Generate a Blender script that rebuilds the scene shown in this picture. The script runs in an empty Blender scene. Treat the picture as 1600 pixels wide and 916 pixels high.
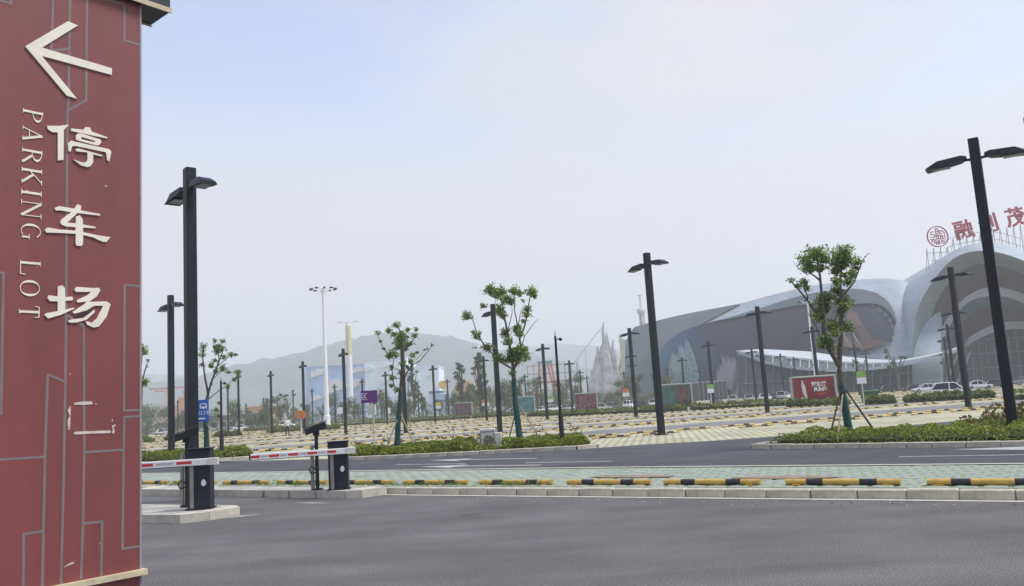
import bpy, bmesh, math, random
import numpy as np
from mathutils import Vector, Matrix
random.seed(11); rng = np.random.default_rng(7)
scene = bpy.context.scene
COL = scene.collection
R = math.radians

# ------------------------------------------------------------------ camera
CAM = Vector((0, 0, 1.65))
PITCH, ROLL = R(7.73), R(-3.49)
_f = Vector((0, math.cos(PITCH), math.sin(PITCH))); _u = Vector((0, -math.sin(PITCH), math.cos(PITCH))); _r = Vector((1, 0, 0))
_c, _s = math.cos(ROLL), math.sin(ROLL)
cam_r = _c*_r + _s*_u; cam_u = -_s*_r + _c*_u
cd = bpy.data.cameras.new('camera'); cam = bpy.data.objects.new('camera', cd); COL.objects.link(cam)
cd.sensor_width = 36; cd.lens = 36*1300/1600; cd.clip_start = .1; cd.clip_end = 20000
cam.matrix_world = Matrix(((cam_r.x, cam_u.x, -_f.x, CAM.x), (cam_r.y, cam_u.y, -_f.y, CAM.y), (cam_r.z, cam_u.z, -_f.z, CAM.z), (0, 0, 0, 1)))
scene.camera = cam

# ------------------------------------------------------------------ sky, sun, exposure
SUN_EL, SUN_AZ = R(60), R(98)          # azimuth clockwise from the viewing direction (+Y): high, to the right
world = bpy.data.worlds.new('World'); scene.world = world; world.use_nodes = True
nt = world.node_tree; nt.nodes.clear()
def wn(t, **k):
    n = nt.nodes.new(t)
    for a, b in k.items(): setattr(n, a, b)
    return n
sky = wn('ShaderNodeTexSky', sky_type='NISHITA', sun_disc=False, sun_elevation=SUN_EL, sun_rotation=SUN_AZ, air_density=1.0, dust_density=.8, ozone_density=1.0)
tc = wn('ShaderNodeTexCoord'); mp = wn('ShaderNodeMapping'); mp.inputs['Scale'].default_value = (1, 1, 2.6); mp.inputs['Location'].default_value = (.35, .1, .2)
no = wn('ShaderNodeTexNoise'); no.inputs['Scale'].default_value = 1.25; no.inputs['Detail'].default_value = 6; no.inputs['Roughness'].default_value = .5
rp = wn('ShaderNodeValToRGB'); rp.color_ramp.elements[0].position = .47; rp.color_ramp.elements[1].position = .68
rp.color_ramp.elements[0].color = (.3, .3, .3, 1)
sep = wn('ShaderNodeSeparateXYZ')
hz = wn('ShaderNodeMapRange'); hz.inputs['From Min'].default_value = .24; hz.inputs['From Max'].default_value = .42; hz.inputs['To Min'].default_value = 1; hz.inputs['To Max'].default_value = 0
mx = wn('ShaderNodeMath', operation='MAXIMUM')
cl = wn('ShaderNodeMixRGB'); cl.inputs['Color2'].default_value = (3.02, 2.9, 3.12, 1)
bg = wn('ShaderNodeBackground'); bg.inputs['Strength'].default_value = .1
wo = wn('ShaderNodeOutputWorld')
lk = nt.links.new
lk(tc.outputs['Generated'], mp.inputs['Vector']); lk(mp.outputs[0], no.inputs['Vector']); lk(no.outputs['Fac'], rp.inputs[0])
lk(tc.outputs['Generated'], sep.inputs[0]); lk(sep.outputs['Z'], hz.inputs['Value']); lk(hz.outputs[0], mx.inputs[0]); lk(rp.outputs[0], mx.inputs[1])
lk(mx.outputs[0], cl.inputs['Fac']); lk(sky.outputs[0], cl.inputs['Color1']); lk(cl.outputs[0], bg.inputs[0]); lk(bg.outputs[0], wo.inputs[0])
sl = bpy.data.lights.new('sun', 'SUN'); sl.energy = 1.5; sl.angle = R(15); sl.color = (1, .95, .87)
so = bpy.data.objects.new('sun', sl); COL.objects.link(so)
so.rotation_euler = Vector((-math.sin(SUN_AZ)*math.cos(SUN_EL), -math.cos(SUN_AZ)*math.cos(SUN_EL), -math.sin(SUN_EL))).to_track_quat('-Z', 'Y').to_euler()
scene.view_settings.view_transform = 'Standard'; scene.view_settings.look = 'None'
scene.view_settings.exposure = 1.38; scene.view_settings.gamma = 1
scene.render.engine = 'CYCLES'
scene.cycles.use_denoising = True
scene.cycles.max_bounces = 6; scene.cycles.volume_bounces = 2; scene.cycles.transparent_max_bounces = 8

# ------------------------------------------------------------------ measured layout (metres)
PIL_P0 = (-2.93,6.5,0.0)
PIL_A = 0.6894
ARROW = [(-0.8759,4.4969),(-0.5793,4.7914),(-0.5042,4.782),(-0.7603,4.5218),(-0.2415,4.507),(-0.2412,4.4508),(-0.7634,4.4572),(-0.5047,4.1848),(-0.5792,4.1924)]
TING = [[(-0.7164,3.9223),(-0.6281,3.9424),(-0.5606,3.9676),(-0.5981,3.9146),(-0.5981,3.6838),(-0.6381,3.6712),(-0.6408,3.8884),(-0.6807,3.8816),(-0.7117,3.8991)],[(-0.5466,3.941),(-0.5146,3.9432),(-0.4562,3.9492),(-0.4405,3.9748),(-0.4057,3.9797),(-0.396,3.9494),(-0.2728,3.9285),(-0.2776,3.9192),(-0.5464,3.9211)],[(-0.5681,3.8175),(-0.5456,3.844),(-0.509,3.8418),(-0.2626,3.8354),(-0.243,3.8189),(-0.2572,3.7374),(-0.2738,3.7414),(-0.2838,3.8056),(-0.5086,3.8101),(-0.5361,3.8024),(-0.5483,3.7574),(-0.5629,3.7594)],[(-0.513,3.7844),(-0.4901,3.794),(-0.3059,3.7758),(-0.3203,3.7658),(-0.3823,3.7677),(-0.3819,3.7055),(-0.4005,3.672),(-0.4238,3.6596),(-0.4704,3.6638),(-0.5305,3.7018),(-0.4706,3.6886),(-0.4409,3.6923),(-0.4243,3.7124),(-0.4248,3.7753),(-0.5082,3.7685)],[(-0.5094,3.8895),(-0.4986,3.9098),(-0.4727,3.9155),(-0.3259,3.8987),(-0.3593,3.8794),(-0.4724,3.8915)],[(-0.3259,3.8987),(-0.321,3.8774),(-0.34,3.85),(-0.3639,3.8451),(-0.3735,3.8663),(-0.3641,3.8825)],[(-0.3639,3.8451),(-0.4721,3.8526),(-0.511,3.8593),(-0.4722,3.8695),(-0.3735,3.8663)],[(-0.511,3.8593),(-0.5122,3.8909),(-0.4985,3.9068),(-0.4725,3.8935),(-0.4722,3.8695)]]
CHE = [[(-0.6553,3.3042),(-0.6254,3.3238),(-0.5159,3.3186),(-0.494,3.3576),(-0.4659,3.3498),(-0.4712,3.3132),(-0.3227,3.3042),(-0.3284,3.2913),(-0.4933,3.2898),(-0.5642,3.2056),(-0.5037,3.2077),(-0.5042,3.2609),(-0.4764,3.2743),(-0.4537,3.2441),(-0.4534,3.206),(-0.3567,3.1993),(-0.3623,3.1878),(-0.4532,3.1822),(-0.4506,3.1469),(-0.3563,3.1368),(-0.275,3.1321),(-0.2457,3.1356),(-0.2748,3.0921),(-0.304,3.0888),(-0.379,3.1161),(-0.4504,3.1255),(-0.452,3.0542),(-0.4631,3.0388),(-0.4964,3.0375),(-0.5044,3.0542),(-0.5029,3.1286),(-0.6763,3.1156),(-0.708,3.1117),(-0.7208,3.1297),(-0.7032,3.1503),(-0.6767,3.1502),(-0.6232,3.1454),(-0.5053,3.1519),(-0.5056,3.1779),(-0.5694,3.1756),(-0.6021,3.1831),(-0.6152,3.1989),(-0.608,3.2232),(-0.5377,3.2894),(-0.6142,3.2926),(-0.6465,3.2856)]]
CHANG = [[(-0.6265,2.7186),(-0.5967,2.7299),(-0.5771,2.7107),(-0.5742,2.6421),(-0.5255,2.6508),(-0.5177,2.634),(-0.5252,2.622),(-0.5739,2.6158),(-0.5731,2.5507),(-0.5105,2.5688),(-0.5136,2.5571),(-0.6048,2.5094),(-0.6887,2.4798),(-0.715,2.5044),(-0.6996,2.5186),(-0.6242,2.5368),(-0.6251,2.6082),(-0.68,2.6073),(-0.696,2.6289),(-0.6858,2.6499),(-0.6256,2.6446)],[(-0.5097,2.7038),(-0.4934,2.7247),(-0.3761,2.7248),(-0.3306,2.7303),(-0.3213,2.7108),(-0.3473,2.6619),(-0.4035,2.6175),(-0.2724,2.6285),(-0.2432,2.6088),(-0.2718,2.5125),(-0.3287,2.4339),(-0.3683,2.4244),(-0.4133,2.4426),(-0.428,2.471),(-0.3798,2.4612),(-0.3461,2.4917),(-0.2976,2.594),(-0.3638,2.5904),(-0.4198,2.5525),(-0.5078,2.5229),(-0.521,2.5338),(-0.4369,2.5981),(-0.4203,2.62),(-0.4867,2.607),(-0.4924,2.624),(-0.4207,2.6632),(-0.3872,2.6946),(-0.4985,2.6872)],[(-0.5539,2.4661),(-0.5291,2.4785),(-0.4415,2.4936),(-0.3636,2.5612),(-0.3612,2.5414),(-0.4192,2.4829),(-0.4853,2.4596),(-0.5397,2.4552)]]
CHANG_DARK = [(-0.5098,2.5022),(-0.4307,2.5311),(-0.3682,2.5644),(-0.3972,2.528),(-0.4527,2.507),(-0.5021,2.4933)]
ER = [[(-0.5028,1.8656),(-0.4536,1.874),(-0.3761,1.8739),(-0.3648,1.8528),(-0.4236,1.8499),(-0.5002,1.8518)],[(-0.5016,1.6484),(-0.4885,1.6576),(-0.239,1.6525),(-0.2337,1.6444),(-0.2363,1.6316),(-0.3617,1.6359),(-0.4907,1.6376)],[(-0.2261,1.6934),(-0.2156,1.685),(-0.205,1.6427),(-0.2049,1.6281),(-0.2232,1.6292),(-0.2275,1.6388),(-0.2181,1.6513)],[(-0.5245,1.8461),(-0.5239,1.783),(-0.5301,1.7732),(-0.5386,1.7988),(-0.545,1.8142)],[(-0.5301,1.7722),(-0.5261,1.768),(-0.5257,1.7227),(-0.5276,1.6751),(-0.5424,1.7035),(-0.5452,1.7388)],[(-0.3481,1.86),(-0.3389,1.8581),(-0.3404,1.8509),(-0.3491,1.8523)],[(-0.2247,1.7325),(-0.2185,1.7348),(-0.2226,1.7141),(-0.2267,1.7143)]]
SCRATCH = [(-0.5602,0.7089),(-0.5409,0.7238),(-0.502,0.7387),(-0.4849,0.7357),(-0.4953,0.7256),(-0.5344,0.7194)]
PLINES = [[(-0.6843,4.9329),(-0.6916,4.5188),(-0.5676,4.577)],[(-0.5606,4.9874),(-0.5632,4.172),(-0.5691,4.0789),(-0.5663,3.1976),(-0.5627,2.4758),(-0.5621,2.0206),(-0.5678,1.1867),(-0.5759,0.597)],[(-0.4348,5.0322),(-0.4333,4.1946),(-0.5691,4.0789)],[(-0.1379,5.0936),(-0.1387,4.7789),(-0.0038,4.7767)],[(-0.2989,5.0806),(-0.1378,5.088)],[(-1.0459,4.7996),(-0.974,4.8001),(-0.9726,4.8406)],[(-1.0134,2.791),(-0.9831,2.789),(-0.9828,2.3692),(-0.9796,1.8086)],[(-0.9871,1.5),(-0.6939,1.4946)],[(-0.5621,2.0206),(-0.6829,2.0753),(-0.6939,1.4946),(-0.698,0.6124)],[(-0.5451,2.505),(-0.4349,2.4328),(-0.4247,1.5042),(-0.4293,0.9976),(-0.4393,0.6189)],[(-0.4247,1.5042),(-0.143,1.5007)],[(-0.0044,2.7662),(-0.1314,2.7697),(-0.134,1.7965),(-0.0046,1.7934)],[(-0.0046,1.7491),(-0.1315,1.7454),(-0.1435,0.7728),(-0.0049,0.7688)],[(-0.4293,0.9954),(-0.2927,0.9918),(-0.2973,0.61)],[(-0.8206,0.645),(-0.8243,0.9813),(-0.695,0.9833)]]
LET_S = (-0.8786,-0.7467)
LETTERS = [('P',4.0214,3.914),('A',3.8887,3.7819),('R',3.7238,3.6129),('K',3.5788,3.459),('I',3.4205,3.368),('N',3.3366,3.2067),('G',3.1736,3.051),('L',2.8913,2.7888),('O',2.7563,2.6313),('T',2.5621,2.484)]
FLANGE_Z = 0.6009
TOP_Z = 5.1313
LAMPS = [(-7.38,18.9,'tall black twin-head lamp post rising directly behind the barrier cabinet beside the red pillar'),(-15.64,37.71,'black twin-head lamp post between the red pillar and the tallest lamp behind the barrier'),(11.86,20.4,'largest black twin-head lamp post,standing in the hedge at the right edge'),(23.62,44.38,'black twin-head lamp post in front of the arched entrance beside the white SUV'),(17.38,59.08,'black twin-head lamp post next right of the tall central one'),(5.7,34.21,'tall black twin-head lamp post at centre,before the mall wing end'),(-1.17,48.35,'black twin-head lamp post partly behind the leafy tree beside the white cabinet'),(-8.3,60.99,'black lamp post hidden inside the crown of the tree near the purple sign'),(-15.35,74.09,'black twin-head lamp post beside the white high mast in front of blue cloud building'),(-22.42,87.48,'black twin-head lamp post just to the left of the white high mast'),(-29.84,101.14,'black twin-head lamp post second to the left of the white high mast'),(-11.07,110.36,'black twin-head lamp post right of the cloud mural building,between two wrapped trees'),(-3.82,97.68,'black twin-head lamp post next to the thin white mast left of the leafy central tree'),(2.73,83.22,'black twin-head lamp post just left of the thin black camera pole'),(7.54,119.26,'black twin-head lamp post just right of the thin black camera pole'),(9.78,70.76,'black twin-head lamp post at the blunt end of the mall wing'),(22.09,95.54,'black twin-head lamp post in front of the blue mural wall,beside the green section sign'),(29.36,82.14,'black lamp post overlapping the short white mast before the mall'),(-13.66,162.81,'small distant lamp post beside the tan rock building,left of its trees'),(-18.83,119.62,'small lamp post right of the purple sign in front of cloud murals'),(-25.65,138.13,'small lamp post rising directly behind the purple sign'),(-38.81,226.46,'tiny faint lamp post just right of the purple sign'),(-33.72,154.07,'small lamp post just right of the white high mast below the big cloud'),(-41.44,168.46,'small lamp post just left of the white high mast'),(-49.75,185.13,'small lamp post rising behind the orange section sign at the left'),(-58.01,201.84,'tiny lamp post left of the orange section sign beside bare branches'),(-64.15,210.81,'tiny lamp post furthest left of the orange section sign,near the peach building'),(-21.53,180.33,'small lamp post behind the slender saplings right of cloud murals'),(-6.42,148.07,'small lamp post right beside the thin white mast base'),(1.46,162.4,'small lamp post directly behind the trunk of the leafy central tree'),(4.76,174.93,'small lamp post in front of the red ride pylon'),(9.38,214.77,'tiny lamp post between the red ride pylon and the thin black camera pole'),(11.86,157.7,'small lamp post above the dark red poster box'),(16.39,197.14,'tiny lamp post just right of the one above the dark red poster box'),(23.11,181.29,'small lamp post beside the bushy tree left of the mall wing end'),(14.97,108.63,'middle lamp post seen exactly behind the one at the mall wing end'),(19.3,139.87,'furthest lamp post seen exactly behind the one at the mall wing end'),(30.94,171.7,'small lamp post in front of the green fronds mural,above the teal poster box'),(25.94,130.89,'lamp post rising behind the teal and brown poster box before the blue mural'),(43.11,197.77,'tiny lamp post above the green section sign in front of mural wall'),(47.2,210.89,'tiny lamp post just right of the one above the green section sign'),(33.22,117.61,'small lamp post at the tip of the white entrance canopy'),(44.33,140.22,'small lamp post under the white canopy,above the dark parked car'),(52.38,157.94,'tiny lamp post under the white canopy,left edge of the red billboard'),(51.81,127.78,'small lamp post left of the green and white section sign by the canopy'),(62.67,149.92,'small lamp post right of the green and white section sign by the canopy'),(37.2,70.2,'lamp post seen right behind the one by the white SUV,in front of arches'),(47.28,91.05,'small lamp post left of the pair in front of the arches'),(60.76,118.25,'smallest lamp post in front of the arches,left of the white SUV'),(-33.32,99.73,'black lamp post behind the end of the sparse tree branch near the blue bus sign'),(-45.66,131.63,'small black lamp post between the blue bus sign and the peach building'),(-77.17,189.67,'tiny lamp post between the two tall lamps beside the red pillar'),(-68.31,172.33,'tiny lamp post right before the tallest lamp,in front of the red structure'),(12.12,16.64,'black twin-head lamp post outside the right edge with one head tip showing')]
NEAR_TREES = [{'base': (8.66,22.3,0.19),'br': [(0.1,[(8.66,22.3,0.19),(8.62,22.3,1.03),(8.58,22.3,1.71),(8.58,22.3,2.18)]),(0.07,[(8.58,22.3,2.18),(8.34,22.25,2.66),(8.23,22.2,3.09),(8.28,22.16,3.77),(8.26,22.11,4.28),(8.23,22.06,4.88),(8.24,22.01,5.28)]),(0.075,[(8.58,22.3,2.18),(8.72,22.31,2.89),(8.81,22.32,3.58),(8.86,22.33,4.28),(8.93,22.34,4.71),(9.04,22.35,5.29)]),(0.035,[(8.26,22.3,3.44),(7.92,22.25,3.97),(7.62,22.2,4.39),(7.5,22.16,4.54)]),(0.03,[(8.35,22.3,4.48),(8.14,22.36,4.71),(7.97,22.41,5.01)]),(0.03,[(8.86,22.3,4.01),(9.27,22.35,4.43),(9.53,22.39,4.91),(9.68,22.44,5.12)]),(0.02,[(8.23,22.3,2.75),(8.0,22.06,3.26),(7.73,21.82,3.59)]),(0.02,[(7.94,22.3,3.98),(7.8,22.03,4.21),(7.7,21.76,4.44)]),(0.012,[(9.62,22.3,5.07),(9.78,22.49,5.2),(9.95,22.67,5.19)]),(0.01,[(8.01,22.3,4.67),(7.74,22.17,4.84),(7.57,22.04,5.04)])],'cl': [(8.26,22.11,5.19,0.24),(8.11,22.65,5.12,0.189),(8.08,22.28,4.86,0.189),(8.45,22.54,4.9,0.154),(8.49,22.28,5.08,0.154),(8.22,22.4,5.28,0.154),(8.93,22.06,5.19,0.24),(8.9,22.39,4.97,0.206),(8.9,22.56,4.77,0.154),(9.1,22.32,5.03,0.172),(9.04,22.47,4.9,0.137),(9.45,22.42,4.98,0.137),(9.06,21.99,4.6,0.137),(9.38,22.48,4.81,0.12),(9.1,22.36,4.44,0.137),(8.94,22.16,4.59,0.103),(8.64,21.97,4.41,0.137),(8.85,22.56,4.2,0.172),(8.87,22.28,3.78,0.154),(9.04,22.45,3.93,0.137),(8.86,22.57,3.96,0.12),(8.4,22.45,3.97,0.206),(8.36,22.59,3.74,0.154),(8.15,22.23,3.52,0.154),(8.47,22.51,3.76,0.137),(8.51,22.26,3.25,0.189),(8.89,22.6,3.26,0.189),(9.06,22.57,3.21,0.12),(8.47,22.02,3.06,0.137),(8.17,22.05,2.91,0.172),(8.34,22.1,2.8,0.12),(8.55,22.63,2.67,0.12),(8.15,22.26,2.75,0.103),(7.58,22.39,4.57,0.086),(7.84,22.16,4.45,0.137),(7.96,22.31,4.33,0.103),(7.68,22.22,4.39,0.086),(8.47,22.2,4.04,0.12),(8.8,22.36,3.62,0.12)],'po': [((8.55,22.28,1.57),(7.88,21.8,0.62)),((8.6,22.28,1.5),(7.93,21.35,0.5)),((8.66,22.28,1.57),(9.52,22.45,0.5))],'wrap': 1.69,'tw': 'T4'},{'base': (-0.02,29.5,0.19),'br': [(0.11,[(-0.02,29.5,0.19),(-0.07,29.5,1.08),(-0.12,29.5,1.75),(-0.12,29.5,2.53),(-0.12,29.5,2.96)]),(0.04,[(-0.14,29.5,2.94),(-0.71,29.52,3.36),(-1.09,29.54,3.84),(-1.34,29.56,4.31),(-1.43,29.57,4.71),(-1.6,29.59,4.96)]),(0.055,[(-0.12,29.5,2.96),(-0.19,29.57,3.67),(-0.25,29.65,4.26),(-0.29,29.72,4.61),(-0.34,29.8,4.97),(-0.39,29.87,5.4),(-0.6,29.94,5.75)]),(0.06,[(-0.12,29.5,2.96),(0.13,29.53,3.31),(0.2,29.57,3.65),(0.17,29.6,4.0),(0.39,29.63,4.49),(0.54,29.67,5.09),(0.66,29.7,5.59)]),(0.03,[(0.18,29.5,4.1),(0.09,29.66,4.81),(0.05,29.81,5.3),(0.07,29.97,5.71)]),(0.02,[(0.2,29.5,3.65),(0.36,29.63,4.1),(0.69,29.76,4.51),(0.91,29.89,4.72)]),(0.02,[(0.13,29.5,4.45),(0.25,29.77,4.93),(0.4,30.04,5.37)]),(0.022,[(-0.29,29.5,4.59),(-0.43,29.59,4.95),(-0.66,29.69,5.44)]),(0.02,[(-0.24,29.5,4.24),(-0.04,29.31,4.9),(-0.06,29.13,5.29)])],'cl': [(-1.66,29.75,4.95,0.182),(-1.36,29.83,4.22,0.159),(-0.97,29.78,3.78,0.182),(-0.66,29.55,3.38,0.159),(-1.06,29.65,5.28,0.113),(-0.77,29.3,5.79,0.204),(-0.6,29.73,5.68,0.204),(-0.34,29.55,5.75,0.182),(-0.24,29.35,5.44,0.204),(-0.06,29.19,5.3,0.159),(-0.47,29.75,5.11,0.204),(-0.37,29.84,4.91,0.136),(0.07,29.21,5.7,0.182),(0.25,29.71,5.67,0.159),(0.69,29.44,5.65,0.204),(0.79,29.26,5.48,0.113),(0.51,29.36,5.03,0.136),(0.48,29.69,4.88,0.136),(-0.34,29.76,4.27,0.182),(-0.24,29.18,3.9,0.182),(0.1,29.58,4.37,0.182),(0.18,29.18,4.17,0.159),(-0.08,29.65,3.56,0.227),(0.22,29.38,3.59,0.25),(0.34,29.77,3.38,0.182),(-0.24,29.84,3.33,0.182),(0.04,29.5,3.29,0.204),(-0.49,29.85,3.32,0.136),(-0.17,29.37,2.8,0.113),(-1.43,29.2,4.31,0.091),(0.35,29.57,4.63,0.091),(0.37,29.17,5.31,0.068)],'po': [((-0.06,29.48,1.66),(-0.53,30.0,0.38)),((0.03,29.48,1.65),(0.83,29.0,0.38))],'wrap': 2.59,'tw': 'T3'},{'base': (-4.5,30.5,0.36),'br': [(0.1,[(-4.5,30.5,0.36),(-4.41,30.5,1.32),(-4.31,30.5,2.01),(-4.24,30.5,2.7)]),(0.06,[(-4.24,30.5,2.7),(-4.15,30.42,3.39),(-4.09,30.33,3.96),(-4.1,30.25,4.43),(-4.24,30.17,4.83)]),(0.03,[(-4.32,30.5,2.42),(-4.51,30.47,2.67),(-4.54,30.45,3.18),(-4.47,30.42,3.6),(-4.62,30.4,3.84)]),(0.025,[(-4.55,30.5,3.65),(-4.78,30.54,3.95),(-4.96,30.58,4.34),(-5.09,30.62,4.64)]),(0.03,[(-4.19,30.5,2.69),(-4.0,30.42,3.1),(-3.77,30.35,3.36),(-3.49,30.27,3.48),(-3.24,30.2,3.74),(-3.01,30.12,3.98)]),(0.022,[(-4.12,30.5,3.86),(-3.85,30.33,4.07),(-3.6,30.16,4.37),(-3.5,30.0,4.67)]),(0.015,[(-3.86,30.5,3.33),(-3.63,30.7,3.61),(-3.41,30.9,3.87)]),(0.02,[(-4.14,30.5,4.38),(-4.42,30.4,4.58),(-4.59,30.3,4.67)])],'cl': [(-4.35,30.82,4.9,0.141),(-4.67,30.78,4.7,0.141),(-4.43,30.41,4.53,0.117),(-4.21,30.47,4.31,0.211),(-4.14,30.51,4.48,0.164),(-3.93,30.6,4.68,0.117),(-3.62,30.57,4.68,0.094),(-3.67,30.54,4.43,0.117),(-4.24,30.58,4.08,0.188),(-4.05,30.81,4.18,0.141),(-3.84,30.5,4.15,0.117),(-4.51,30.45,3.81,0.164),(-4.66,30.65,3.74,0.141),(-4.35,30.32,3.72,0.117),(-3.75,30.36,3.71,0.117),(-3.89,30.83,3.51,0.141),(-3.6,30.51,3.81,0.07),(-5.03,30.53,4.63,0.094),(-4.87,30.16,4.28,0.07),(-4.83,30.44,4.02,0.07),(-4.05,30.56,3.98,0.117),(-3.3,30.16,3.86,0.059),(-3.06,30.58,4.06,0.059),(-4.57,30.59,3.33,0.117),(-4.51,30.19,2.94,0.141),(-4.62,30.59,2.65,0.094),(-4.4,30.48,2.5,0.117),(-4.23,30.63,3.12,0.141),(-4.14,30.4,3.43,0.141),(-3.99,30.64,3.3,0.094),(-3.24,30.67,3.93,0.047)],'po': [((-4.3,30.48,1.64),(-3.69,30.0,0.48)),((-4.35,30.48,1.59),(-4.94,30.1,0.5))],'wrap': 2.41,'tw': 'T2'},{'base': (-13.43,36.0,0.14),'br': [(0.11,[(-13.43,36.0,0.14),(-13.42,36.0,0.94),(-13.44,36.0,1.62),(-13.51,36.0,2.17),(-13.34,36.0,2.93)]),(0.05,[(-13.34,36.0,2.93),(-13.39,35.87,3.53),(-13.42,35.74,4.16),(-13.42,35.61,4.59),(-13.31,35.47,5.01)]),(0.05,[(-13.34,36.0,2.93),(-13.07,35.88,3.65),(-12.79,35.76,4.23),(-12.58,35.64,4.65),(-12.45,35.52,4.96)]),(0.025,[(-13.05,36.0,3.79),(-12.87,36.06,4.42),(-12.95,36.13,4.9),(-13.08,36.19,5.22)]),(0.025,[(-13.34,36.0,2.71),(-12.97,36.13,3.04),(-12.59,36.25,3.3),(-12.33,36.38,3.56),(-12.2,36.51,3.81)]),(0.02,[(-12.91,36.0,4.14),(-12.54,35.91,4.39),(-12.26,35.82,4.56),(-12.03,35.73,4.57)]),(0.02,[(-13.11,36.0,3.6),(-12.74,35.98,3.91),(-12.43,35.95,3.83)])],'cl': [(-13.54,36.06,5.04,0.138),(-13.52,35.87,4.64,0.138),(-13.5,35.9,4.83,0.111),(-12.96,35.87,5.22,0.111),(-12.64,35.91,5.2,0.111),(-12.93,36.07,4.81,0.194),(-12.66,35.86,4.86,0.166),(-12.98,35.91,4.97,0.111),(-12.72,36.19,4.53,0.138),(-13.07,35.67,4.16,0.138),(-13.01,36.05,3.93,0.138),(-12.75,36.16,4.03,0.166),(-12.27,35.87,4.59,0.138),(-12.06,35.81,4.57,0.083),(-12.52,36.21,3.85,0.111),(-12.95,35.82,4.38,0.111),(-12.76,35.78,5.0,0.111),(-12.01,35.95,3.81,0.138),(-12.24,36.14,3.52,0.111),(-12.38,35.72,3.24,0.111),(-13.15,35.88,3.38,0.083),(-13.53,35.88,4.23,0.111),(-13.07,36.23,2.28,0.111),(-12.86,35.96,2.54,0.083),(-12.94,36.25,2.0,0.111)],'po': [((-13.43,35.98,1.76),(-12.45,35.5,0.48))],'wrap': 2.03,'tw': 'T1'},{'base': (-16.63,36.5,0.08),'br': [(0.1,[(-16.63,36.5,0.08),(-16.55,36.5,1.38),(-16.49,36.5,2.48),(-16.44,36.5,3.31)]),(0.04,[(-16.44,36.5,3.31),(-16.3,36.38,3.86),(-16.1,36.26,4.4),(-15.99,36.14,4.61)]),(0.04,[(-16.44,36.5,3.31),(-16.47,36.44,4.15),(-16.35,36.38,4.84),(-16.33,36.32,5.12)]),(0.03,[(-16.47,36.5,3.59),(-16.84,36.58,4.46),(-17.02,36.67,4.99)])],'cl': [(-16.53,36.77,5.13,0.225),(-16.56,36.47,4.95,0.197),(-16.21,36.31,4.94,0.14),(-16.21,36.23,3.66,0.197),(-16.5,36.52,3.54,0.197),(-16.06,36.28,4.6,0.07),(-16.28,36.71,4.35,0.042),(-17.03,36.74,5.05,0.225),(-16.65,36.28,4.3,0.197),(-16.51,36.35,3.87,0.168)],'po': [((-16.48,36.48,1.38),(-15.87,36.1,0.65))],'wrap': 2.22,'tw': 'T0'}]
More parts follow.
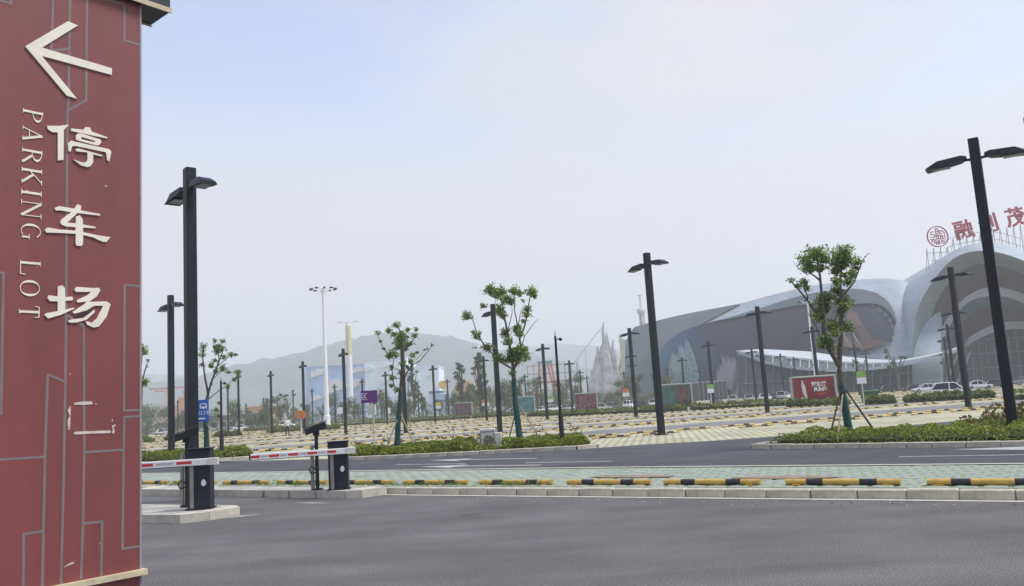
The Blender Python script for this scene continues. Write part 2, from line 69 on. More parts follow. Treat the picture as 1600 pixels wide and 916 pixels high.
M_SHELL = [[(31.65,248.0,6.16),(31.17,244.59,5.49),(30.74,241.62,4.85),(30.38,239.08,4.22),(30.06,236.96,3.62),(29.8,235.24,3.02),(29.58,233.92,2.44),(29.42,232.96,1.86),(29.29,232.34,1.29),(29.21,232.05,0.72),(29.16,232.0,0.15)],[(33.09,247.63,18.52),(32.5,244.29,16.45),(31.96,241.37,14.46),(31.49,238.86,12.54),(31.07,236.76,10.67),(30.71,235.04,8.85),(30.4,233.69,7.07),(30.13,232.71,5.31),(29.91,232.06,3.58),(29.73,231.72,1.86),(29.59,231.63,0.15)],[(33.7,247.27,20.43),(33.08,243.93,18.14),(32.53,241.01,15.94),(32.03,238.51,13.82),(31.6,236.4,11.76),(31.21,234.68,9.75),(30.88,233.34,7.78),(30.6,232.35,5.84),(30.36,231.7,3.93),(30.17,231.35,2.04),(30.01,231.27,0.15)],[(34.22,246.9,21.12),(33.59,243.57,18.76),(33.02,240.65,16.48),(32.51,238.14,14.28),(32.06,236.04,12.15),(31.67,234.32,10.07),(31.33,232.97,8.04),(31.04,231.98,6.04),(30.8,231.33,4.06),(30.6,230.99,2.1),(30.43,230.9,0.15)],[(36.38,245.28,22.77),(35.7,241.94,20.22),(35.09,239.03,17.76),(34.54,236.52,15.39),(34.06,234.42,13.09),(33.64,232.7,10.85),(33.27,231.35,8.66),(32.96,230.36,6.5),(32.69,229.71,4.37),(32.47,229.36,2.26),(32.29,229.28,0.16)],[(38.41,243.65,23.19),(37.7,240.32,20.59),(37.06,237.4,18.08),(36.48,234.9,15.67),(35.97,232.79,13.32),(35.53,231.07,11.04),(35.14,229.73,8.81),(34.81,228.74,6.62),(34.54,228.08,4.46),(34.31,227.74,2.31),(34.12,227.65,0.18)],[(40.41,242.03,23.51),(39.66,238.69,20.87),(38.99,235.78,18.33),(38.38,233.27,15.88),(37.85,231.17,13.51),(37.38,229.45,11.19),(36.98,228.1,8.93),(36.64,227.11,6.71),(36.35,226.46,4.52),(36.12,226.11,2.35),(35.92,226.03,0.19)],[(42.38,240.4,23.79),(41.59,237.07,21.12),(40.89,234.15,18.55),(40.25,231.65,16.07),(39.7,229.54,13.67),(39.21,227.83,11.33),(38.79,226.48,9.04),(38.43,225.49,6.8),(38.14,224.84,4.58),(37.89,224.49,2.38),(37.69,224.4,0.2)],[(44.32,238.78,24.04),(43.49,235.44,21.34),(42.75,232.53,18.75),(42.1,230.03,16.24),(41.51,227.92,13.81),(41.01,226.2,11.45),(40.57,224.86,9.14),(40.2,223.87,6.87),(39.89,223.21,4.63),(39.64,222.86,2.41),(39.44,222.78,0.21)],[(46.23,237.15,24.29),(45.37,233.82,21.56),(44.59,230.91,18.94),(43.91,228.4,16.4),(43.3,226.3,13.95),(42.77,224.58,11.57),(42.32,223.23,9.23),(41.94,222.24,6.94),(41.62,221.59,4.68),(41.36,221.24,2.44),(41.15,221.15,0.22)],[(48.1,235.53,24.48),(47.2,232.19,21.73),(46.4,229.28,19.08),(45.69,226.78,16.53),(45.06,224.67,14.06),(44.51,222.95,11.65),(44.04,221.61,9.3),(43.64,220.62,7.0),(43.31,219.96,4.72),(43.05,219.61,2.47),(42.83,219.53,0.23)],[(49.94,233.9,24.62),(49.01,230.57,21.85),(48.17,227.66,19.19),(47.43,225.15,16.62),(46.78,223.05,14.14),(46.21,221.33,11.72),(45.72,219.98,9.36),(45.32,218.99,7.04),(44.98,218.34,4.76),(44.7,217.99,2.49),(44.48,217.9,0.24)],[(51.75,232.28,24.76),(50.78,228.94,21.97),(49.92,226.03,19.29),(49.15,223.53,16.71),(48.47,221.42,14.21),(47.89,219.7,11.78),(47.38,218.36,9.41),(46.96,217.37,7.08),(46.61,216.71,4.79),(46.33,216.36,2.51),(46.11,216.28,0.25)],[(53.55,230.75,24.88),(52.55,227.41,22.08),(51.65,224.5,19.39),(50.86,222.0,16.79),(50.16,219.89,14.28),(49.55,218.17,11.84),(49.03,216.83,9.46),(48.6,215.84,7.12),(48.24,215.18,4.82),(47.95,214.83,2.53),(47.72,214.75,0.26)],[(55.41,229.56,25.02),(54.37,226.23,22.2),(53.44,223.32,19.49),(52.62,220.81,16.88),(51.9,218.71,14.36),(51.27,216.99,11.91),(50.74,215.64,9.51),(50.29,214.65,7.16),(49.92,214.0,4.84),(49.63,213.65,2.55),(49.39,213.56,0.27)],[(57.24,228.38,25.16),(56.17,225.04,22.32),(55.21,222.13,19.6),(54.36,219.63,16.97),(53.61,217.52,14.44),(52.97,215.8,11.97),(52.42,214.46,9.56),(51.96,213.47,7.2),(51.58,212.81,4.87),(51.28,212.46,2.57),(51.04,212.38,0.27)],[(59.05,227.19,25.29),(57.95,223.86,22.44),(56.96,220.95,19.7),(56.08,218.44,17.06),(55.31,216.34,14.51),(54.64,214.62,12.03),(54.08,213.27,9.61),(53.6,212.28,7.24),(53.21,211.63,4.9),(52.91,211.28,2.59),(52.66,211.19,0.28)],[(60.84,226.0,25.42),(59.7,222.67,22.55),(58.68,219.76,19.8),(57.78,217.26,17.15),(56.98,215.15,14.58),(56.3,213.43,12.09),(55.71,212.09,9.66),(55.23,211.1,7.28),(54.83,210.44,4.93),(54.51,210.09,2.6),(54.27,210.0,0.29)],[(62.62,224.82,25.64),(61.44,221.49,22.74),(60.39,218.58,19.96),(59.46,216.07,17.29),(58.64,213.97,14.7),(57.94,212.25,12.19),(57.33,210.9,9.74),(56.83,209.91,7.34),(56.43,209.26,4.97),(56.1,208.91,2.63),(55.85,208.82,0.3)],[(64.39,223.63,25.96),(63.18,220.3,23.02),(62.09,217.39,20.21),(61.13,214.89,17.5),(60.28,212.78,14.89),(59.56,211.07,12.34),(58.94,209.72,9.86),(58.42,208.73,7.43),(58.0,208.07,5.04),(57.67,207.72,2.66),(57.41,207.63,0.3)],[(66.14,222.45,26.28),(64.88,219.12,23.3),(63.77,216.21,20.45),(62.77,213.7,17.71),(61.91,211.6,15.06),(61.16,209.88,12.49),(60.52,208.53,9.98),(59.99,207.54,7.52),(59.56,206.89,5.1),(59.22,206.54,2.7),(58.95,206.45,0.31)],[(67.86,221.26,26.59),(66.57,217.93,23.58),(65.42,215.02,20.69),(64.4,212.52,17.92),(63.51,210.41,15.24),(62.73,208.7,12.64),(62.08,207.35,10.1),(61.53,206.36,7.61),(61.09,205.7,5.16),(60.74,205.35,2.73),(60.47,205.26,0.32)],[(69.56,220.08,26.87),(68.24,216.75,23.83),(67.05,213.84,20.91),(66.0,211.33,18.11),(65.08,209.23,15.4),(64.29,207.51,12.77),(63.62,206.16,10.2),(63.06,205.17,7.69),(62.6,204.52,5.21),(62.24,204.17,2.76),(61.97,204.08,0.33)],[(71.24,218.89,27.1),(69.88,215.56,24.02),(68.66,212.65,21.08),(67.58,210.15,18.25),(66.64,208.05,15.52),(65.82,206.33,12.87),(65.13,204.98,10.29),(64.56,203.99,7.75),(64.09,203.33,5.26),(63.72,202.98,2.79),(63.44,202.89,0.34)],[(72.89,217.71,27.32),(71.49,214.38,24.22),(70.24,211.47,21.25),(69.13,208.96,18.4),(68.17,206.86,15.64),(67.33,205.14,12.97),(66.62,203.8,10.37),(66.03,202.8,7.81),(65.56,202.15,5.3),(65.18,201.8,2.81),(64.89,201.71,0.34)],[(74.53,216.52,27.53),(73.09,213.19,24.41),(71.81,210.28,21.41),(70.67,207.78,18.54),(69.68,205.68,15.76),(68.82,203.96,13.07),(68.09,202.61,10.45),(67.49,201.62,7.88),(67.0,200.96,5.34),(66.62,200.61,2.84),(66.33,200.52,0.35)],[(76.18,215.47,27.76),(74.71,212.14,24.61),(73.39,209.23,21.59),(72.23,206.73,18.69),(71.21,204.62,15.89),(70.33,202.91,13.18),(69.59,201.56,10.53),(68.97,200.57,7.94),(68.47,199.91,5.39),(68.08,199.56,2.87),(67.78,199.47,0.36)],[(77.85,214.52,27.87),(76.34,211.19,24.7),(74.99,208.28,21.67),(73.8,205.78,18.76),(72.76,203.68,15.95),(71.86,201.96,13.23),(71.1,200.61,10.57),(70.47,199.62,7.97),(69.96,198.96,5.41),(69.56,198.61,2.88),(69.25,198.52,0.36)],[(79.49,213.57,27.93),(77.94,210.24,24.76),(76.56,207.33,21.72),(75.35,204.83,18.8),(74.28,202.73,15.98),(73.36,201.01,13.25),(72.59,199.66,10.59),(71.94,198.67,7.99),(71.43,198.01,5.43),(71.02,197.66,2.89),(70.71,197.57,0.37)],[(81.11,212.62,27.99),(79.53,209.3,24.81),(78.12,206.39,21.76),(76.88,203.88,18.84),(75.79,201.78,16.01),(74.85,200.06,13.28),(74.06,198.71,10.62),(73.4,197.72,8.01),(72.88,197.06,5.44),(72.46,196.71,2.9),(72.15,196.62,0.38)],[(82.71,211.68,28.02),(81.1,208.35,24.83),(79.66,205.44,21.78),(78.39,202.94,18.85),(77.28,200.83,16.03),(76.32,199.11,13.29),(75.51,197.77,10.63),(74.85,196.77,8.02),(74.31,196.12,5.45),(73.89,195.77,2.91),(73.57,195.68,0.38)],[(84.29,210.73,28.01),(82.65,207.4,24.82),(81.18,204.49,21.77),(79.88,201.99,18.84),(78.75,199.88,16.02),(77.77,198.17,13.28),(76.95,196.82,10.62),(76.27,195.83,8.01),(75.72,195.17,5.45),(75.3,194.82,2.91),(74.98,194.73,0.39)],[(85.86,209.78,27.99),(84.18,206.45,24.8),(82.68,203.54,21.75),(81.35,201.04,18.83),(80.2,198.94,16.01),(79.2,197.22,13.28),(78.37,195.87,10.62),(77.67,194.88,8.01),(77.12,194.22,5.45),(76.69,193.87,2.91),(76.36,193.78,0.39)],[(87.4,208.83,27.97),(85.69,205.5,24.78),(84.16,202.59,21.74),(82.81,200.09,18.81),(81.63,197.99,16.0),(80.62,196.27,13.27),(79.77,194.92,10.61),(79.06,193.93,8.01),(78.5,193.27,5.45),(78.06,192.92,2.92),(77.73,192.83,0.4)],[(88.93,207.88,27.95),(87.18,204.55,24.77),(85.62,201.64,21.72),(84.25,199.14,18.8),(83.05,197.04,15.98),(82.02,195.32,13.26),(81.15,193.97,10.6),(80.43,192.98,8.0),(79.86,192.32,5.45),(79.42,191.97,2.92),(79.09,191.88,0.41)],[(90.43,206.93,27.79),(88.65,203.61,24.62),(87.06,200.7,21.6),(85.66,198.19,18.69),(84.44,196.09,15.89),(83.39,194.37,13.18),(82.51,193.03,10.54),(81.78,192.03,7.96),(81.2,191.38,5.42),(80.76,191.02,2.91),(80.42,190.93,0.41)],[(91.9,205.99,27.61),(90.09,202.66,24.46),(88.48,199.75,21.46),(87.05,197.25,18.57),(85.81,195.14,15.79),(84.75,193.42,13.1),(83.85,192.08,10.48),(83.12,191.08,7.91),(82.53,190.43,5.39),(82.08,190.08,2.9),(81.74,189.99,0.42)],[(93.36,205.04,27.43),(91.52,201.71,24.3),(89.87,198.8,21.31),(88.42,196.3,18.45),(87.16,194.19,15.69),(86.08,192.48,13.01),(85.18,191.13,10.41),(84.43,190.14,7.87),(83.84,189.48,5.36),(83.38,189.13,2.89),(83.04,189.04,0.43)],[(94.76,204.09,26.95),(92.89,200.76,23.88),(91.23,197.85,20.94),(89.76,195.35,18.13),(88.48,193.25,15.42),(87.39,191.53,12.79),(86.47,190.18,10.24),(85.72,189.19,7.74),(85.12,188.53,5.28),(84.66,188.18,2.85),(84.33,188.09,0.43)],[(96.25,203.36,26.47),(94.35,200.03,23.45),(92.66,197.12,20.57),(91.17,194.62,17.81),(89.88,192.51,15.15),(88.77,190.79,12.57),(87.84,189.45,10.06),(87.08,188.45,7.61),(86.48,187.8,5.19),(86.03,187.45,2.81),(85.69,187.36,0.44)],[(97.67,202.64,25.57),(95.75,199.32,22.66),(94.05,196.4,19.88),(92.54,193.9,17.21),(91.24,191.8,14.64),(90.13,190.08,12.15),(89.19,188.73,9.73),(88.43,187.74,7.36),(87.84,187.08,5.03),(87.38,186.73,2.73),(87.06,186.64,0.44)],[(99.08,201.93,24.66),(97.14,198.6,21.85),(95.42,195.69,19.17),(93.9,193.19,16.6),(92.59,191.09,14.13),(91.47,189.37,11.73),(90.53,188.02,9.4),(89.77,187.03,7.12),(89.17,186.37,4.87),(88.73,186.02,2.65),(88.41,185.93,0.45)],[(100.42,201.22,23.28),(98.46,197.89,20.63),(96.73,194.98,18.11),(95.21,192.48,15.69),(93.89,190.37,13.35),(92.76,188.65,11.1),(91.83,187.31,8.9),(91.08,186.32,6.74),(90.49,185.66,4.63),(90.05,185.31,2.53),(89.74,185.22,0.45)],[(101.74,200.51,21.91),(99.77,197.18,19.43),(98.03,194.27,17.05),(96.5,191.76,14.78),(95.17,189.66,12.59),(94.05,187.94,10.46),(93.12,186.59,8.4),(92.37,185.6,6.37),(91.79,184.95,4.38),(91.36,184.6,2.41),(91.07,184.51,0.45)],[(103.04,199.8,20.56),(101.06,196.47,18.23),(99.31,193.55,16.01),(97.77,191.05,13.88),(96.44,188.94,11.83),(95.32,187.22,9.84),(94.39,185.88,7.9),(93.65,184.89,6.01),(93.08,184.23,4.14),(92.66,183.89,2.3),(92.38,183.8,0.46)]]
M_GREY = [[(31.56,247.3,6.15),(30.98,243.19,5.33),(30.48,239.73,4.56),(30.07,236.91,3.81),(29.73,234.7,3.08),(29.47,233.08,2.36),(29.28,232.0,1.66),(29.15,231.44,0.96),(29.08,231.3,0.27),(29.03,231.3,-0.43),(28.97,231.3,-1.13)],[(32.54,247.2,17.06),(31.93,243.61,15.01),(31.38,240.5,13.04),(30.9,237.88,11.14),(30.48,235.72,9.3),(30.12,234.02,7.5),(29.82,232.74,5.74),(29.57,231.87,4.01),(29.37,231.37,2.29),(29.22,231.21,0.59),(29.08,231.2,-1.12)],[(32.84,247.03,17.99),(32.21,243.45,15.84),(31.66,240.36,13.77),(31.16,237.74,11.77),(30.74,235.59,9.83),(30.37,233.88,7.95),(30.06,232.59,6.1),(29.8,231.71,4.28),(29.6,231.21,2.48),(29.43,231.03,0.68),(29.29,231.03,-1.1)],[(33.67,246.53,20.56),(33.01,242.99,18.12),(32.42,239.93,15.77),(31.91,237.33,13.51),(31.45,235.19,11.31),(31.06,233.47,9.17),(30.72,232.18,7.08),(30.44,231.28,5.02),(30.21,230.75,2.98),(30.03,230.54,0.96),(29.86,230.53,-1.06)],[(34.5,245.93,21.49),(33.82,242.41,18.94),(33.22,239.36,16.5),(32.68,236.77,14.14),(32.21,234.62,11.85),(31.81,232.91,9.63),(31.46,231.61,7.45),(31.17,230.7,5.31),(30.93,230.16,3.19),(30.73,229.94,1.09),(30.56,229.93,-1.01)],[(35.43,245.24,22.53),(34.74,241.74,19.87),(34.12,238.7,17.32),(33.56,236.12,14.86),(33.08,233.98,12.47),(32.65,232.26,10.15),(32.29,230.96,7.87),(31.99,230.04,5.64),(31.73,229.49,3.43),(31.53,229.26,1.24),(31.35,229.24,-0.95)],[(36.64,244.28,22.79),(35.93,240.79,20.11),(35.29,237.77,17.54),(34.72,235.19,15.06),(34.22,233.05,12.65),(33.78,231.34,10.31),(33.41,230.03,8.02),(33.1,229.1,5.77),(32.84,228.54,3.54),(32.62,228.3,1.33),(32.44,228.28,-0.87)],[(37.84,243.32,23.05),(37.11,239.85,20.35),(36.45,236.83,17.76),(35.86,234.26,15.25),(35.35,232.12,12.83),(34.9,230.41,10.47),(34.52,229.09,8.16),(34.19,228.17,5.9),(33.93,227.6,3.65),(33.71,227.35,1.43),(33.52,227.32,-0.79)],[(38.86,242.5,23.21),(38.11,239.03,20.5),(37.43,236.02,17.9),(36.83,233.46,15.38),(36.31,231.32,12.95),(35.85,229.61,10.58),(35.46,228.29,8.27),(35.13,227.36,5.99),(34.85,226.78,3.74),(34.63,226.53,1.51),(34.44,226.5,-0.72)],[(39.87,241.68,23.37),(39.1,238.22,20.65),(38.41,235.22,18.03),(37.8,232.66,15.51),(37.26,230.53,13.07),(36.79,228.81,10.69),(36.39,227.49,8.37),(36.05,226.55,6.08),(35.77,225.97,3.82),(35.55,225.71,1.58),(35.36,225.68,-0.65)],[(40.87,240.86,23.53),(40.08,237.41,20.8),(39.38,234.41,18.17),(38.75,231.86,15.64),(38.2,229.73,13.19),(37.72,228.01,10.8),(37.31,226.69,8.47),(36.97,225.75,6.17),(36.69,225.16,3.91),(36.45,224.89,1.66),(36.26,224.86,-0.58)],[(41.86,240.03,23.67),(41.52,238.55,22.52),(41.19,237.14,21.38),(40.87,235.81,20.26),(40.57,234.56,19.16),(40.28,233.38,18.08),(40.01,232.28,17.02),(39.75,231.26,15.97),(39.5,230.31,14.93),(39.27,229.43,13.91),(39.05,228.62,12.9)],[(42.68,239.35,23.78),(42.39,238.1,22.81),(42.1,236.91,21.85),(41.83,235.77,20.91),(41.56,234.69,19.98),(41.31,233.66,19.06),(41.07,232.68,18.15),(40.83,231.76,17.25),(40.61,230.89,16.37),(40.4,230.07,15.5),(40.19,229.3,14.63)],[(43.98,238.25,23.95),(43.74,237.25,23.17),(43.5,236.29,22.4),(43.27,235.36,21.63),(43.05,234.47,20.88),(42.84,233.61,20.13),(42.63,232.78,19.39),(42.42,231.99,18.66),(42.23,231.23,17.94),(42.04,230.51,17.22),(41.86,229.82,16.51)],[(45.59,236.88,24.16),(45.38,236.04,23.5),(45.17,235.22,22.84),(44.97,234.43,22.19),(44.77,233.66,21.54),(44.58,232.92,20.91),(44.39,232.2,20.27),(44.21,231.51,19.65),(44.03,230.83,19.02),(43.86,230.19,18.41),(43.69,229.56,17.8)],[(47.8,234.96,24.4),(47.62,234.28,23.86),(47.45,233.62,23.32),(47.27,232.97,22.79),(47.1,232.34,22.26),(46.94,231.73,21.74),(46.78,231.13,21.22),(46.62,230.55,20.71),(46.46,229.98,20.2),(46.31,229.43,19.69),(46.16,228.89,19.18)],[(49.97,233.04,24.57),(49.81,232.45,24.09),(49.64,231.88,23.63),(49.49,231.31,23.16),(49.33,230.76,22.7),(49.18,230.22,22.24),(49.03,229.69,21.79),(48.88,229.18,21.33),(48.74,228.67,20.88),(48.6,228.18,20.44),(48.46,227.7,20.0)],[(51.94,231.26,24.71),(51.78,230.71,24.27),(51.63,230.17,23.83),(51.47,229.64,23.39),(51.32,229.12,22.95),(51.17,228.61,22.52),(51.03,228.11,22.09),(50.88,227.63,21.67),(50.74,227.15,21.24),(50.6,226.68,20.82),(50.46,226.22,20.4)],[(53.77,229.8,24.84),(53.64,229.36,24.48),(53.51,228.92,24.12),(53.38,228.49,23.77),(53.25,228.06,23.41),(53.13,227.65,23.06),(53.0,227.24,22.71),(52.88,226.83,22.36),(52.76,226.44,22.01),(52.64,226.05,21.67),(52.52,225.66,21.33)],[(56.1,228.3,25.02),(56.01,227.99,24.76),(55.91,227.68,24.51),(55.81,227.37,24.25),(55.72,227.07,24.0),(55.62,226.77,23.75),(55.53,226.48,23.5),(55.44,226.18,23.25),(55.35,225.9,23.0),(55.26,225.61,22.76),(55.17,225.33,22.51)],[(59.16,226.3,25.24),(59.11,226.16,25.12),(59.07,226.02,25.01),(59.02,225.88,24.89),(58.97,225.74,24.78),(58.93,225.6,24.66),(58.88,225.47,24.55),(58.84,225.33,24.43),(58.79,225.19,24.32),(58.75,225.06,24.21),(58.7,224.93,24.09)],[(61.56,224.7,25.41),(61.55,224.69,25.41),(61.55,224.69,25.4),(61.55,224.68,25.4),(61.55,224.67,25.39),(61.55,224.67,25.39),(61.54,224.66,25.38),(61.54,224.65,25.37),(61.54,224.65,25.37),(61.54,224.64,25.36),(61.53,224.63,25.36)]]
